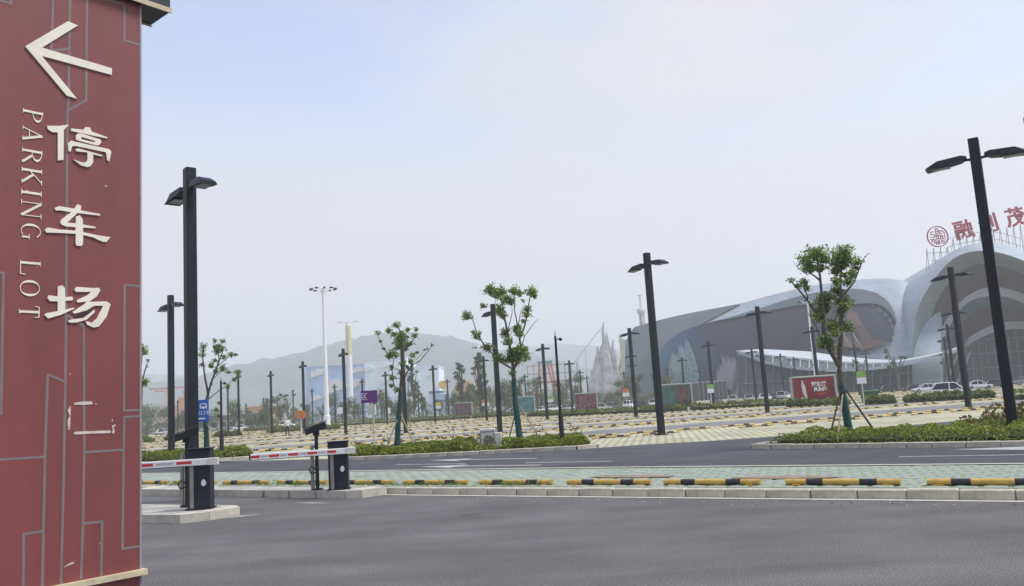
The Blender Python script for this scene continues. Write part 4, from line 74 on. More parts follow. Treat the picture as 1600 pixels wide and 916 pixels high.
M_CANF = [(56.07,212.57,11.97),(56.55,210.15,11.48),(57.0,207.72,11.0),(57.43,205.31,10.53),(57.83,202.9,10.02),(58.19,200.47,9.46),(58.53,198.07,8.91),(58.86,195.7,8.38),(59.27,193.64,8.03),(60.04,192.8,7.73),(60.81,191.97,7.43),(61.56,191.14,7.14),(62.33,190.34,6.91),(63.09,189.55,6.69),(63.84,188.77,6.48),(64.63,188.13,6.28),(65.43,187.51,6.1),(66.23,186.9,5.97),(67.02,186.3,5.84),(67.8,185.7,5.71),(68.58,185.09,5.58),(69.36,184.49,5.46),(70.14,183.91,5.41),(70.92,183.33,5.36),(71.69,182.75,5.31),(72.45,182.17,5.27),(73.21,181.58,5.22),(73.97,181.01,5.2),(74.72,180.44,5.21),(75.48,179.87,5.22),(76.22,179.31,5.23),(76.96,178.74,5.24),(77.7,178.19,5.29),(78.44,177.63,5.33),(79.17,177.08,5.37),(79.9,176.53,5.41),(80.7,176.14,5.53),(81.5,175.76,5.64),(82.31,175.39,5.75),(83.11,175.03,5.86),(83.91,174.68,5.97),(84.73,174.36,6.1),(85.57,174.07,6.26),(86.41,173.8,6.41),(87.26,173.56,6.57),(88.12,173.34,6.75),(88.99,173.1,7.04),(89.86,172.88,7.34),(90.74,172.68,7.63),(91.63,172.5,7.95)]
M_GLASSTOP = [(56.14,211.73,11.54),(57.07,210.97,11.5),(57.99,210.19,11.46),(58.9,209.42,11.43),(59.81,208.64,11.39),(60.7,207.87,11.35),(61.57,207.06,11.24),(62.42,206.23,11.08),(63.26,205.4,10.92),(64.1,204.59,10.77),(64.93,203.78,10.61),(65.75,202.97,10.46),(66.57,202.17,10.31),(67.38,201.38,10.15),(68.18,200.58,10.0),(69.02,199.93,9.86),(69.85,199.28,9.69),(70.66,198.61,9.44),(71.46,197.94,9.2),(72.26,197.28,8.95),(73.05,196.62,8.71),(73.83,195.96,8.47),(74.61,195.31,8.23),(75.39,194.68,8.02),(76.17,194.05,7.83),(76.95,193.43,7.65),(77.72,192.81,7.46),(78.48,192.19,7.28),(79.24,191.57,7.1),(79.99,190.96,6.92),(80.74,190.36,6.75),(81.49,189.77,6.62),(82.24,189.18,6.5),(82.98,188.59,6.37),(83.72,188.0,6.24),(84.46,187.43,6.12),(85.25,186.96,6.11),(86.09,186.58,6.19),(86.94,186.23,6.27),(87.78,185.87,6.35)]
M_GLASSBOT = [(53.93,207.4,0.0),(54.86,206.7,0.0),(55.77,206.0,0.0),(56.68,205.3,0.0),(57.58,204.6,0.0),(58.47,203.9,0.0),(59.35,203.2,0.0),(60.23,202.5,0.0),(61.1,201.8,0.0),(61.96,201.1,0.0),(62.82,200.4,0.0),(63.67,199.7,0.0),(64.51,199.0,0.0),(65.34,198.3,0.0),(66.16,197.6,0.0),(67.03,197.04,0.0),(67.89,196.48,0.0),(68.74,195.92,0.0),(69.59,195.36,0.0),(70.43,194.8,0.0),(71.26,194.24,0.0),(72.09,193.68,0.0),(72.91,193.12,0.0),(73.73,192.56,0.0),(74.54,192.0,0.0),(75.35,191.44,0.0),(76.15,190.88,0.0),(76.94,190.32,0.0),(77.73,189.76,0.0),(78.51,189.2,0.0),(79.28,188.64,0.0),(80.05,188.08,0.0),(80.82,187.52,0.0),(81.57,186.96,0.0),(82.33,186.4,0.0),(83.07,185.84,0.0),(83.85,185.36,0.0),(84.64,184.94,0.0),(85.44,184.52,0.0),(86.23,184.1,0.0)]
M_A0 = [(87.41,190.0,-0.46),(87.6,190.0,1.07),(87.79,190.0,2.59),(87.99,190.0,4.12),(88.21,190.0,5.65),(88.44,190.0,7.18),(88.68,190.0,8.71),(88.94,190.0,10.24),(89.23,190.0,11.78),(89.55,190.0,13.31),(89.92,190.0,14.84),(90.35,190.0,16.35),(90.85,190.0,17.85),(91.45,190.0,19.32),(92.15,190.0,20.75),(92.96,190.0,22.13),(93.87,190.0,23.46),(94.87,190.0,24.73),(95.93,190.0,25.95),(97.06,190.0,27.12),(98.25,190.0,28.22),(99.5,190.0,29.25),(100.82,190.0,30.17),(102.22,190.0,30.93),(103.69,190.0,31.52),(105.22,190.0,31.95),(106.77,190.0,32.26),(108.34,190.0,32.47),(109.9,190.0,32.55),(111.44,190.0,32.46),(112.94,190.0,32.19),(114.4,190.0,31.75),(115.82,190.0,31.19),(117.2,190.0,30.56),(118.56,190.0,29.87),(119.87,190.0,29.12),(121.16,190.0,28.32),(122.42,190.0,27.48),(123.64,190.0,26.6),(124.82,190.0,25.67),(125.96,190.0,24.69),(127.08,190.0,23.69),(128.18,190.0,22.67),(129.24,190.0,21.62),(130.23,190.0,20.52),(131.13,190.0,19.34),(131.96,190.0,18.11),(132.75,190.0,16.84),(133.52,190.0,15.56),(134.22,190.0,14.26),(134.82,190.0,12.91),(135.27,190.0,11.5),(135.61,190.0,10.04),(135.89,190.0,8.56),(136.15,190.0,7.07),(136.4,190.0,5.59),(136.66,190.0,4.11),(136.91,190.0,2.63),(137.17,190.0,1.15),(137.42,190.0,-0.32)]
M_A1 = [(86.28,186.0,-0.45),(86.48,186.0,0.94),(86.7,186.0,2.34),(86.91,186.0,3.74),(87.15,186.0,5.14),(87.41,186.0,6.54),(87.7,186.0,7.94),(88.0,186.0,9.35),(88.33,186.0,10.75),(88.68,186.0,12.14),(89.07,186.0,13.54),(89.51,186.0,14.92),(90.0,186.0,16.29),(90.55,186.0,17.64),(91.2,186.0,18.94),(91.95,186.0,20.19),(92.81,186.0,21.38),(93.74,186.0,22.54),(94.71,186.0,23.67),(95.7,186.0,24.79),(96.73,186.0,25.88),(97.79,186.0,26.92),(98.93,186.0,27.87),(100.15,186.0,28.67),(101.45,186.0,29.29),(102.83,186.0,29.71),(104.24,186.0,29.95),(105.67,186.0,30.03),(107.1,186.0,29.98),(108.5,186.0,29.79),(109.88,186.0,29.48),(111.23,186.0,29.08),(112.54,186.0,28.59),(113.83,186.0,28.04),(115.09,186.0,27.44),(116.32,186.0,26.78),(117.52,186.0,26.07),(118.69,186.0,25.32),(119.84,186.0,24.55),(120.95,186.0,23.73),(122.02,186.0,22.86),(123.05,186.0,21.95),(124.06,186.0,21.01),(125.04,186.0,20.05),(125.97,186.0,19.06),(126.82,186.0,17.99),(127.58,186.0,16.86),(128.28,186.0,15.69),(128.94,186.0,14.48),(129.56,186.0,13.27),(130.12,186.0,12.02),(130.56,186.0,10.74),(130.9,186.0,9.41),(131.15,186.0,8.05),(131.37,186.0,6.68),(131.58,186.0,5.31),(131.79,186.0,3.94),(132.0,186.0,2.58),(132.21,186.0,1.21),(132.42,186.0,-0.15)]
M_A2 = [(92.46,193.0,-0.56),(92.66,193.0,0.73),(92.86,193.0,2.03),(93.06,193.0,3.32),(93.28,193.0,4.62),(93.53,193.0,5.92),(93.8,193.0,7.22),(94.11,193.0,8.51),(94.45,193.0,9.8),(94.83,193.0,11.08),(95.25,193.0,12.36),(95.7,193.0,13.63),(96.2,193.0,14.88),(96.73,193.0,16.13),(97.3,193.0,17.36),(97.92,193.0,18.58),(98.6,193.0,19.76),(99.35,193.0,20.9),(100.17,193.0,22.0),(101.07,193.0,23.03),(102.04,193.0,24.0),(103.09,193.0,24.89),(104.19,193.0,25.72),(105.34,193.0,26.46),(106.54,193.0,27.1),(107.79,193.0,27.58),(109.07,193.0,27.87),(110.38,193.0,27.96),(111.67,193.0,27.86),(112.95,193.0,27.61),(114.2,193.0,27.25),(115.43,193.0,26.82),(116.64,193.0,26.34),(117.83,193.0,25.82),(119.0,193.0,25.27),(120.15,193.0,24.68),(121.28,193.0,24.06),(122.4,193.0,23.42),(123.49,193.0,22.75),(124.55,193.0,22.03),(125.55,193.0,21.26),(126.5,193.0,20.41),(127.41,193.0,19.52),(128.3,193.0,18.61),(129.16,193.0,17.68),(129.96,193.0,16.71),(130.69,193.0,15.67),(131.34,193.0,14.59),(131.94,193.0,13.48),(132.51,193.0,12.34),(133.03,193.0,11.19),(133.45,193.0,10.0),(133.77,193.0,8.77),(134.02,193.0,7.51),(134.23,193.0,6.25),(134.42,193.0,4.98),(134.62,193.0,3.71),(134.82,193.0,2.44),(135.02,193.0,1.18),(135.21,193.0,-0.08)]
M_A3 = [(96.24,199.0,-0.69),(96.53,199.0,0.41),(96.81,199.0,1.51),(97.1,199.0,2.62),(97.4,199.0,3.72),(97.71,199.0,4.82),(98.05,199.0,5.91),(98.44,199.0,6.99),(98.89,199.0,8.06),(99.37,199.0,9.11),(99.9,199.0,10.15),(100.45,199.0,11.18),(101.02,199.0,12.2),(101.62,199.0,13.21),(102.24,199.0,14.2),(102.9,199.0,15.18),(103.6,199.0,16.13),(104.33,199.0,17.05),(105.11,199.0,17.94),(105.93,199.0,18.79),(106.81,199.0,19.58),(107.74,199.0,20.32),(108.71,199.0,20.99),(109.73,199.0,21.57),(110.79,199.0,22.07),(111.88,199.0,22.47),(113.0,199.0,22.76),(114.13,199.0,22.94),(115.27,199.0,23.0),(116.4,199.0,22.93),(117.51,199.0,22.76),(118.6,199.0,22.5),(119.67,199.0,22.17),(120.71,199.0,21.78),(121.74,199.0,21.35),(122.74,199.0,20.87),(123.73,199.0,20.37),(124.71,199.0,19.85),(125.68,199.0,19.31),(126.63,199.0,18.76),(127.56,199.0,18.17),(128.42,199.0,17.51),(129.21,199.0,16.77),(129.95,199.0,15.97),(130.67,199.0,15.15),(131.37,199.0,14.31),(132.04,199.0,13.46),(132.66,199.0,12.57),(133.2,199.0,11.63),(133.67,199.0,10.65),(134.1,199.0,9.64),(134.49,199.0,8.62),(134.86,199.0,7.58),(135.17,199.0,6.53),(135.42,199.0,5.47),(135.64,199.0,4.38),(135.83,199.0,3.3),(136.03,199.0,2.21),(136.22,199.0,1.13),(136.41,199.0,0.04)]
M_A4 = [(97.26,198.0,-0.77),(97.48,198.0,0.25),(97.71,198.0,1.27),(97.94,198.0,2.29),(98.17,198.0,3.31),(98.43,198.0,4.33),(98.73,198.0,5.33),(99.09,198.0,6.32),(99.5,198.0,7.3),(99.97,198.0,8.26),(100.46,198.0,9.21),(100.97,198.0,10.15),(101.49,198.0,11.09),(102.03,198.0,12.02),(102.59,198.0,12.95),(103.17,198.0,13.86),(103.78,198.0,14.75),(104.43,198.0,15.63),(105.1,198.0,16.48),(105.81,198.0,17.3),(106.56,198.0,18.08),(107.37,198.0,18.78),(108.26,198.0,19.38),(109.2,198.0,19.88),(110.18,198.0,20.25),(111.2,198.0,20.51),(112.25,198.0,20.68),(113.3,198.0,20.77),(114.35,198.0,20.8),(115.39,198.0,20.76),(116.43,198.0,20.64),(117.44,198.0,20.44),(118.42,198.0,20.15),(119.37,198.0,19.78),(120.29,198.0,19.35),(121.19,198.0,18.87),(122.08,198.0,18.39),(122.98,198.0,17.89),(123.87,198.0,17.4),(124.76,198.0,16.91),(125.64,198.0,16.41),(126.49,198.0,15.88),(127.28,198.0,15.28),(128.01,198.0,14.6),(128.67,198.0,13.86),(129.31,198.0,13.08),(129.92,198.0,12.29),(130.51,198.0,11.48),(131.06,198.0,10.64),(131.56,198.0,9.78),(132.02,198.0,8.89),(132.46,198.0,7.99),(132.86,198.0,7.07),(133.19,198.0,6.13),(133.45,198.0,5.16),(133.63,198.0,4.16),(133.79,198.0,3.16),(133.94,198.0,2.15),(134.08,198.0,1.15),(134.23,198.0,0.14)]
M_A5 = [(107.56,205.0,-0.96),(107.71,205.0,-0.14),(107.86,205.0,0.68),(108.01,205.0,1.5),(108.16,205.0,2.32),(108.32,205.0,3.14),(108.47,205.0,3.96),(108.63,205.0,4.79),(108.8,205.0,5.61),(108.97,205.0,6.43),(109.15,205.0,7.26),(109.34,205.0,8.08),(109.57,205.0,8.88),(109.86,205.0,9.66),(110.25,205.0,10.37),(110.77,205.0,10.99),(111.41,205.0,11.5),(112.12,205.0,11.95),(112.88,205.0,12.36),(113.66,205.0,12.74),(114.44,205.0,13.09),(115.24,205.0,13.42),(116.04,205.0,13.73),(116.85,205.0,14.01),(117.67,205.0,14.26),(118.5,205.0,14.46),(119.33,205.0,14.64),(120.17,205.0,14.77),(121.01,205.0,14.86),(121.85,205.0,14.9),(122.68,205.0,14.89),(123.52,205.0,14.85),(124.35,205.0,14.78),(125.17,205.0,14.67),(125.97,205.0,14.51),(126.76,205.0,14.3),(127.55,205.0,14.06),(128.33,205.0,13.81),(129.11,205.0,13.55),(129.88,205.0,13.29),(130.63,205.0,12.99),(131.33,205.0,12.63),(131.98,205.0,12.18),(132.59,205.0,11.67),(133.17,205.0,11.12),(133.73,205.0,10.55),(134.27,205.0,9.97),(134.77,205.0,9.35),(135.2,205.0,8.69),(135.58,205.0,7.99),(135.93,205.0,7.27),(136.25,205.0,6.53),(136.52,205.0,5.78),(136.72,205.0,5.01),(136.88,205.0,4.21),(137.0,205.0,3.41),(137.1,205.0,2.6),(137.21,205.0,1.8),(137.32,205.0,0.99),(137.42,205.0,0.18)]
M_A6 = [(107.69,203.5,-0.99),(107.81,203.5,-0.25),(107.93,203.5,0.49),(108.05,203.5,1.23),(108.17,203.5,1.98),(108.29,203.5,2.72),(108.41,203.5,3.47),(108.53,203.5,4.21),(108.66,203.5,4.96),(108.79,203.5,5.7),(108.93,203.5,6.45),(109.08,203.5,7.2),(109.25,203.5,7.93),(109.49,203.5,8.61),(109.84,203.5,9.21),(110.35,203.5,9.7),(110.98,203.5,10.09),(111.66,203.5,10.44),(112.37,203.5,10.76),(113.08,203.5,11.08),(113.8,203.5,11.37),(114.53,203.5,11.65),(115.26,203.5,11.92),(115.99,203.5,12.16),(116.73,203.5,12.38),(117.48,203.5,12.55),(118.23,203.5,12.68),(118.99,203.5,12.79),(119.75,203.5,12.88),(120.51,203.5,12.93),(121.26,203.5,12.94),(122.02,203.5,12.91),(122.77,203.5,12.86),(123.52,203.5,12.79),(124.25,203.5,12.67),(124.98,203.5,12.51),(125.69,203.5,12.31),(126.39,203.5,12.08),(127.1,203.5,11.86),(127.8,203.5,11.63),(128.5,203.5,11.39),(129.18,203.5,11.14),(129.83,203.5,10.82),(130.42,203.5,10.44),(130.96,203.5,9.97),(131.46,203.5,9.46),(131.94,203.5,8.93),(132.41,203.5,8.37),(132.84,203.5,7.8),(133.24,203.5,7.2),(133.6,203.5,6.58),(133.93,203.5,5.94),(134.22,203.5,5.28),(134.45,203.5,4.6),(134.62,203.5,3.9),(134.75,203.5,3.18),(134.87,203.5,2.45),(134.97,203.5,1.72),(135.08,203.5,1.0),(135.19,203.5,0.27)]
M_SIGN = {'logo': ((100.15,192.0,34.87),2.51),'rong': ((106.51,192.0,35.86),),'chuang': ((112.53,192.0,37.01),),'mao': ((119.0,192.0,38.15),),'h': 4.87,'base': [(97.52,192.3,27.79),(99.7,192.3,29.63),(101.87,192.3,31.32),(103.77,192.3,32.11),(107.59,192.3,32.64),(111.41,192.3,33.17),(115.09,192.3,32.63),(120.06,192.3,30.65)]}
HILL = [(-1276.6,1650.0,71.4),(-896.3,1650.0,61.0),(-769.7,1650.0,72.2),(-719.0,1650.0,84.2),(-642.8,1650.0,91.0),(-592.0,1650.0,95.5),(-540.9,1650.0,112.6),(-515.3,1650.0,119.9),(-464.4,1650.0,120.7),(-426.1,1650.0,127.2),(-387.6,1650.0,136.3),(-336.3,1650.0,147.2),(-284.9,1650.0,156.9),(-233.7,1650.0,159.5),(-189.1,1650.0,158.7),(-157.5,1650.0,151.6),(-107.2,1650.0,138.3),(-69.7,1650.0,124.6),(-19.7,1650.0,110.1),(30.4,1650.0,98.1),(80.1,1650.0,82.4),(129.7,1650.0,66.8),(191.4,1650.0,45.4),(303.4,1650.0,23.5),(428.4,1650.0,10.9)]
HILL2 = [(-1412.4,2600.0,99.1),(-1292.9,2600.0,147.5),(-1212.9,2600.0,162.5),(-1132.8,2600.0,165.6),(-1012.8,2600.0,154.3),(-913.1,2600.0,128.4),(-774.0,2600.0,86.2),(-655.4,2600.0,49.4)]
HILL3 = [(-95.5,2600.0,94.7),(-11.4,2600.0,165.3),(69.8,2600.0,182.4),(150.0,2600.0,183.5),(229.4,2600.0,172.7),(308.4,2600.0,157.8),(386.4,2600.0,133.1),(482.6,2600.0,89.4),(578.7,2600.0,49.8)]
# ------------------------------------------------------------------ materials
MATS = {}
def mat(name, col, rough=.8, var=.12, scale=2.0, bump=0., bscale=60., metal=0., spec=.5, second=None, detail=5, stretch=None):
    """plain surface with two-scale colour variation and fine relief"""
    if name in MATS: return MATS[name]
    m = bpy.data.materials.new(name); m.use_nodes = True; n = m.node_tree.nodes; l = m.node_tree.links
    b = n['Principled BSDF']; b.inputs['Roughness'].default_value = rough; b.inputs['Metallic'].default_value = metal
    b.inputs['Specular IOR Level'].default_value = spec
    c = (*col, 1)
    t = n.new('ShaderNodeTexCoord'); src = t.outputs['Object']
    if stretch:
        mpn = n.new('ShaderNodeMapping'); mpn.inputs['Scale'].default_value = stretch; l.new(src, mpn.inputs[0]); src = mpn.outputs[0]
    if var > 0 or second:
        x = n.new('ShaderNodeTexNoise'); x.inputs['Scale'].default_value = scale; x.inputs['Detail'].default_value = detail; x.inputs['Roughness'].default_value = .65
        l.new(src, x.inputs['Vector'])
        r = n.new('ShaderNodeValToRGB'); r.color_ramp.elements[0].position = .3; r.color_ramp.elements[1].position = .72
        s = second or tuple(v*(1-2*var) for v in col)
        r.color_ramp.elements[0].color = (*s, 1); r.color_ramp.elements[1].color = (*[min(1, v*(1+var)) for v in col], 1)
        l.new(x.outputs['Fac'], r.inputs[0]); l.new(r.outputs[0], b.inputs['Base Color'])
    else: b.inputs['Base Color'].default_value = c
    if bump:
        y = n.new('ShaderNodeTexNoise'); y.inputs['Scale'].default_value = bscale; y.inputs['Detail'].default_value = 3; l.new(src, y.inputs['Vector'])
        bu = n.new('ShaderNodeBump'); bu.inputs['Strength'].default_value = bump; bu.inputs['Distance'].default_value = .02
        l.new(y.outputs['Fac'], bu.inputs['Height']); l.new(bu.outputs[0], b.inputs['Normal'])
    MATS[name] = m; return m
def leafmat(name, col, trans=.35):
    if name in MATS: return MATS[name]
    m = bpy.data.materials.new(name); m.use_nodes = True; n = m.node_tree.nodes; l = m.node_tree.links
    o = n['Material Output']; n.remove(n['Principled BSDF'])
    oi = n.new('ShaderNodeNewGeometry'); hs = n.new('ShaderNodeHueSaturation'); hs.inputs['Color'].default_value = (*col, 1)
    mr = n.new('ShaderNodeMapRange'); mr.inputs['To Min'].default_value = .65; mr.inputs['To Max'].default_value = 1.4
    l.new(oi.outputs['Random Per Island'], mr.inputs[0]); l.new(mr.outputs[0], hs.inputs['Value'])
    d = n.new('ShaderNodeBsdfPrincipled'); d.inputs['Roughness'].default_value = .5; d.inputs['Specular IOR Level'].default_value = .3
    t = n.new('ShaderNodeBsdfTranslucent'); mx = n.new('ShaderNodeMixShader'); mx.inputs[0].default_value = trans
    l.new(hs.outputs[0], d.inputs['Base Color']); l.new(hs.outputs[0], t.inputs['Color'])
    l.new(d.outputs[0], mx.inputs[1]); l.new(t.outputs[0], mx.inputs[2]); l.new(mx.outputs[0], o.inputs[0])
    MATS[name] = m; return m

# ------------------------------------------------------------------ mesh helpers
class MB:
    def __init__(s): s.v = []; s.f = []; s.m = []
    def add(s, vs, fs, mi=0):
        k = len(s.v); s.v += [tuple(p) for p in vs]; s.f += [tuple(i+k for i in f) for f in fs]; s.m += [mi]*len(fs); return s
    def box(s, c, d, rz=0., mi=0, taper=1.):
        cx, cy, cz = c; x, y, z = d[0]/2, d[1]/2, d[2]/2; q = []
        for k in (-1, 1):
            t = taper if k > 0 else 1
            for a, b in ((-1, -1), (1, -1), (1, 1), (-1, 1)):
                u, w = a*x*t, b*y*t
                q.append((cx+u*math.cos(rz)-w*math.sin(rz), cy+u*math.sin(rz)+w*math.cos(rz), cz+k*z))
        return s.add(q, [(3, 2, 1, 0), (4, 5, 6, 7), (0, 1, 5, 4), (1, 2, 6, 5), (2, 3, 7, 6), (3, 0, 4, 7)], mi)
    def bbox(s, c, d, rz=0., b=.01, mi=0):
        """box with chamfered vertical and top edges"""
        x, y = d[0]/2, d[1]/2; z0, z1 = c[2]-d[2]/2, c[2]+d[2]/2
        poly = [(-x+b, -y), (x-b, -y), (x, -y+b), (x, y-b), (x-b, y), (-x+b, y), (-x, y-b), (-x, -y+b)]
        top = [(u*(1-b/x), w*(1-b/y)) for u, w in poly]
        q = []
        for z, P in ((z0, poly), (z1-b, poly), (z1, top)):
            for u, w in P: q.append((c[0]+u*math.cos(rz)-w*math.sin(rz), c[1]+u*math.sin(rz)+w*math.cos(rz), z))
        fs = [tuple(range(7, -1, -1)), tuple(range(16, 24))]
        for k in (0, 8):
            for i in range(8): j = (i+1) % 8; fs.append((k+i, k+j, k+8+j, k+8+i))
        return s.add(q, fs, mi)
    def prism(s, poly, z0, z1, mi=0):
        n = len(poly); a = sum(poly[i][0]*poly[(i+1) % n][1]-poly[(i+1) % n][0]*poly[i][1] for i in range(n))
        if a < 0: poly = poly[::-1]
        q = [(x, y, z0) for x, y in poly]+[(x, y, z1) for x, y in poly]
        fs = [tuple(range(n, 2*n)), tuple(range(n-1, -1, -1))]+[(i, (i+1) % n, n+(i+1) % n, n+i) for i in range(n)]
        return s.add(q, fs, mi)
    def plate(s, poly, o, ex, ey, t0, t1, mi=0):
        """polygon in the plane (o, ex, ey), thickness t0..t1 along ex x ey"""
        n = len(poly); a = sum(poly[i][0]*poly[(i+1) % n][1]-poly[(i+1) % n][0]*poly[i][1] for i in range(n))
        if a < 0: poly = poly[::-1]
        o, ex, ey = Vector(o), Vector(ex), Vector(ey); nn = ex.cross(ey).normalized()
        q = [o+ex*x+ey*y+nn*t0 for x, y in poly]+[o+ex*x+ey*y+nn*t1 for x, y in poly]
        fs = [tuple(range(n, 2*n)), tuple(range(n-1, -1, -1))]+[(i, (i+1) % n, n+(i+1) % n, n+i) for i in range(n)]
        return s.add(q, fs, mi)
    def tube(s, pts, rad, n=8, cap=True, mi=0, ang=0.):
        pts = [Vector(p) for p in pts]; rad = rad if isinstance(rad, (list, tuple)) else [rad]*len(pts); q = []; L = len(pts)
        pref = None
        for i, p in enumerate(pts):
            d = (pts[min(i+1, L-1)]-pts[max(i-1, 0)]).normalized()
            ref = Vector((0, 0, 1)) if abs(d.z) < .95 else Vector((1, 0, 0))
            if pref is None: pref = d.cross(ref).normalized()
            a = (pref-d*pref.dot(d)).normalized(); pref = a; b = d.cross(a)
            for k in range(n):
                t = 2*math.pi*k/n+ang; q.append(p+(a*math.cos(t)+b*math.sin(t))*rad[i])
        fs = []
        for i in range(L-1):
            for k in range(n):
                j = (k+1) % n; fs.append((i*n+k, i*n+j, (i+1)*n+j, (i+1)*n+k))
        if cap: fs += [tuple(range(n-1, -1, -1)), tuple(range((L-1)*n, L*n))]
        return s.add(q, fs, mi)
    def grid(s, G, mi=0, flip=False):
        nc, nr = len(G), len(G[0]); q = [p for c in G for p in c]; fs = []
        for i in range(nc-1):
            for j in range(nr-1):
                f = (i*nr+j, i*nr+j+1, (i+1)*nr+j+1, (i+1)*nr+j); fs.append(f[::-1] if flip else f)
        return s.add(q, fs, mi)
    def strip(s, A, B, mi=0): return s.grid([list(z) for z in zip(A, B)], mi)
    def ball(s, c, r, n=8, m=6, mi=0, sq=(1, 1, 1)):
        q = [(c[0], c[1], c[2]+r*sq[2])]
        for i in range(1, m):
            a = math.pi*i/m
            for k in range(n):
                t = 2*math.pi*k/n; q.append((c[0]+r*sq[0]*math.sin(a)*math.cos(t), c[1]+r*sq[1]*math.sin(a)*math.sin(t), c[2]+r*sq[2]*math.cos(a)))
        q.append((c[0], c[1], c[2]-r*sq[2])); fs = []
        for k in range(n): fs.append((0, 1+k, 1+(k+1) % n)); fs.append((len(q)-1, 1+(m-2)*n+(k+1) % n, 1+(m-2)*n+k))
        for i in range(m-2):
            for k in range(n): j = (k+1) % n; fs.append((1+i*n+k, 1+(i+1)*n+k, 1+(i+1)*n+j, 1+i*n+j))
        return s.add(q, fs, mi)
    def mesh(s, name, mats, smooth=False):
        me = bpy.data.meshes.new(name); me.from_pydata(s.v, [], s.f)
        for m in (mats if isinstance(mats, (list, tuple)) else [mats]): me.materials.append(m)
        if any(s.m): me.polygons.foreach_set('material_index', s.m)
        if smooth:
            me.polygons.foreach_set('use_smooth', [True]*len(s.f))
            try: me.set_sharp_from_angle(angle=R(38))
            except Exception: pass
        me.update(); return me
    def build(s, name, mats, parent=None, smooth=False, loc=None, rz=0., **tagk):
        return put(name, s.mesh(name, mats, smooth), parent, loc, rz, **tagk)
def put(name, me, parent=None, loc=None, rz=0., **tagk):
    o = bpy.data.objects.new(name, me); COL.objects.link(o); o.parent = parent
    if loc: o.location = loc
    if rz: o.rotation_euler = (0, 0, rz)
    tag(o, **tagk); return o
def tag(o, label=None, cat=None, group=None, kind=None):
    if label: o['label'] = label
    if cat: o['category'] = cat
    if group: o['group'] = group
    if kind: o['kind'] = kind
    return o
def thing(name, label, cat, loc=(0, 0, 0), rz=0., group=None):
    return put(name, None, None, loc, rz, label=label, cat=cat, group=group)
def copy_tree(o, parent=None):
    c = o.copy(); COL.objects.link(c); c.parent = parent
    for ch in list(o.children): copy_tree(ch, c)
    return c
def leaves(name, P, S, mats, parent=None, up=.3, w=.55, **tagk):
    """many small leaf blades: P centres, S sizes"""
    P = np.asarray(P, float); N = len(P); S = np.asarray(S, float)
    n = rng.normal(size=(N, 3)); n[:, 2] += up; n /= np.linalg.norm(n, axis=1)[:, None]
    a = np.cross(n, rng.normal(size=(N, 3))); a /= np.linalg.norm(a, axis=1)[:, None]; b = np.cross(n, a)
    s = S[:, None]; V = np.empty((N, 4, 3)); V[:, 0] = P-a*s; V[:, 1] = P+b*s*w+n*s*.18; V[:, 2] = P+a*s; V[:, 3] = P-b*s*w+n*s*.18
    me = bpy.data.meshes.new(name); me.vertices.add(4*N); me.vertices.foreach_set('co', V.ravel())
    me.loops.add(4*N); me.loops.foreach_set('vertex_index', np.arange(4*N))
    me.polygons.add(N); me.polygons.foreach_set('loop_start', np.arange(0, 4*N, 4)); me.polygons.foreach_set('loop_total', np.full(N, 4))
    for m in mats: me.materials.append(m)
    me.polygons.foreach_set('material_index', rng.integers(0, len(mats), N)); me.update(calc_edges=True)
    return put(name, me, parent, **tagk)
def sheet(name, poly, z, m, **tagk):
    b = MB(); a = sum(poly[i][0]*poly[(i+1) % len(poly)][1]-poly[(i+1) % len(poly)][0]*poly[i][1] for i in range(len(poly)))
    if a < 0: poly = poly[::-1]
    b.add([(x, y, z) for x, y in poly], [tuple(range(len(poly)))]); tagk.setdefault('kind', 'structure')
    me = b.mesh(name, m); bm = bmesh.new(); bm.from_mesh(me); bmesh.ops.triangulate(bm, faces=bm.faces); bm.to_mesh(me); bm.free()
    return put(name, me, **tagk)

# ------------------------------------------------------------------ frames
A1, A2 = R(-33.5), R(17)
E1 = Vector((math.cos(A1), math.sin(A1), 0)); N1 = Vector((-math.sin(A1), math.cos(A1), 0))
E2 = Vector((math.cos(A2), math.sin(A2), 0)); N2 = Vector((-math.sin(A2), math.cos(A2), 0))
def p1(t, c): v = E1*t+N1*c; return (v.x, v.y)
def p2(t, c): v = E2*t+N2*c; return (v.x, v.y)
LZ = .13
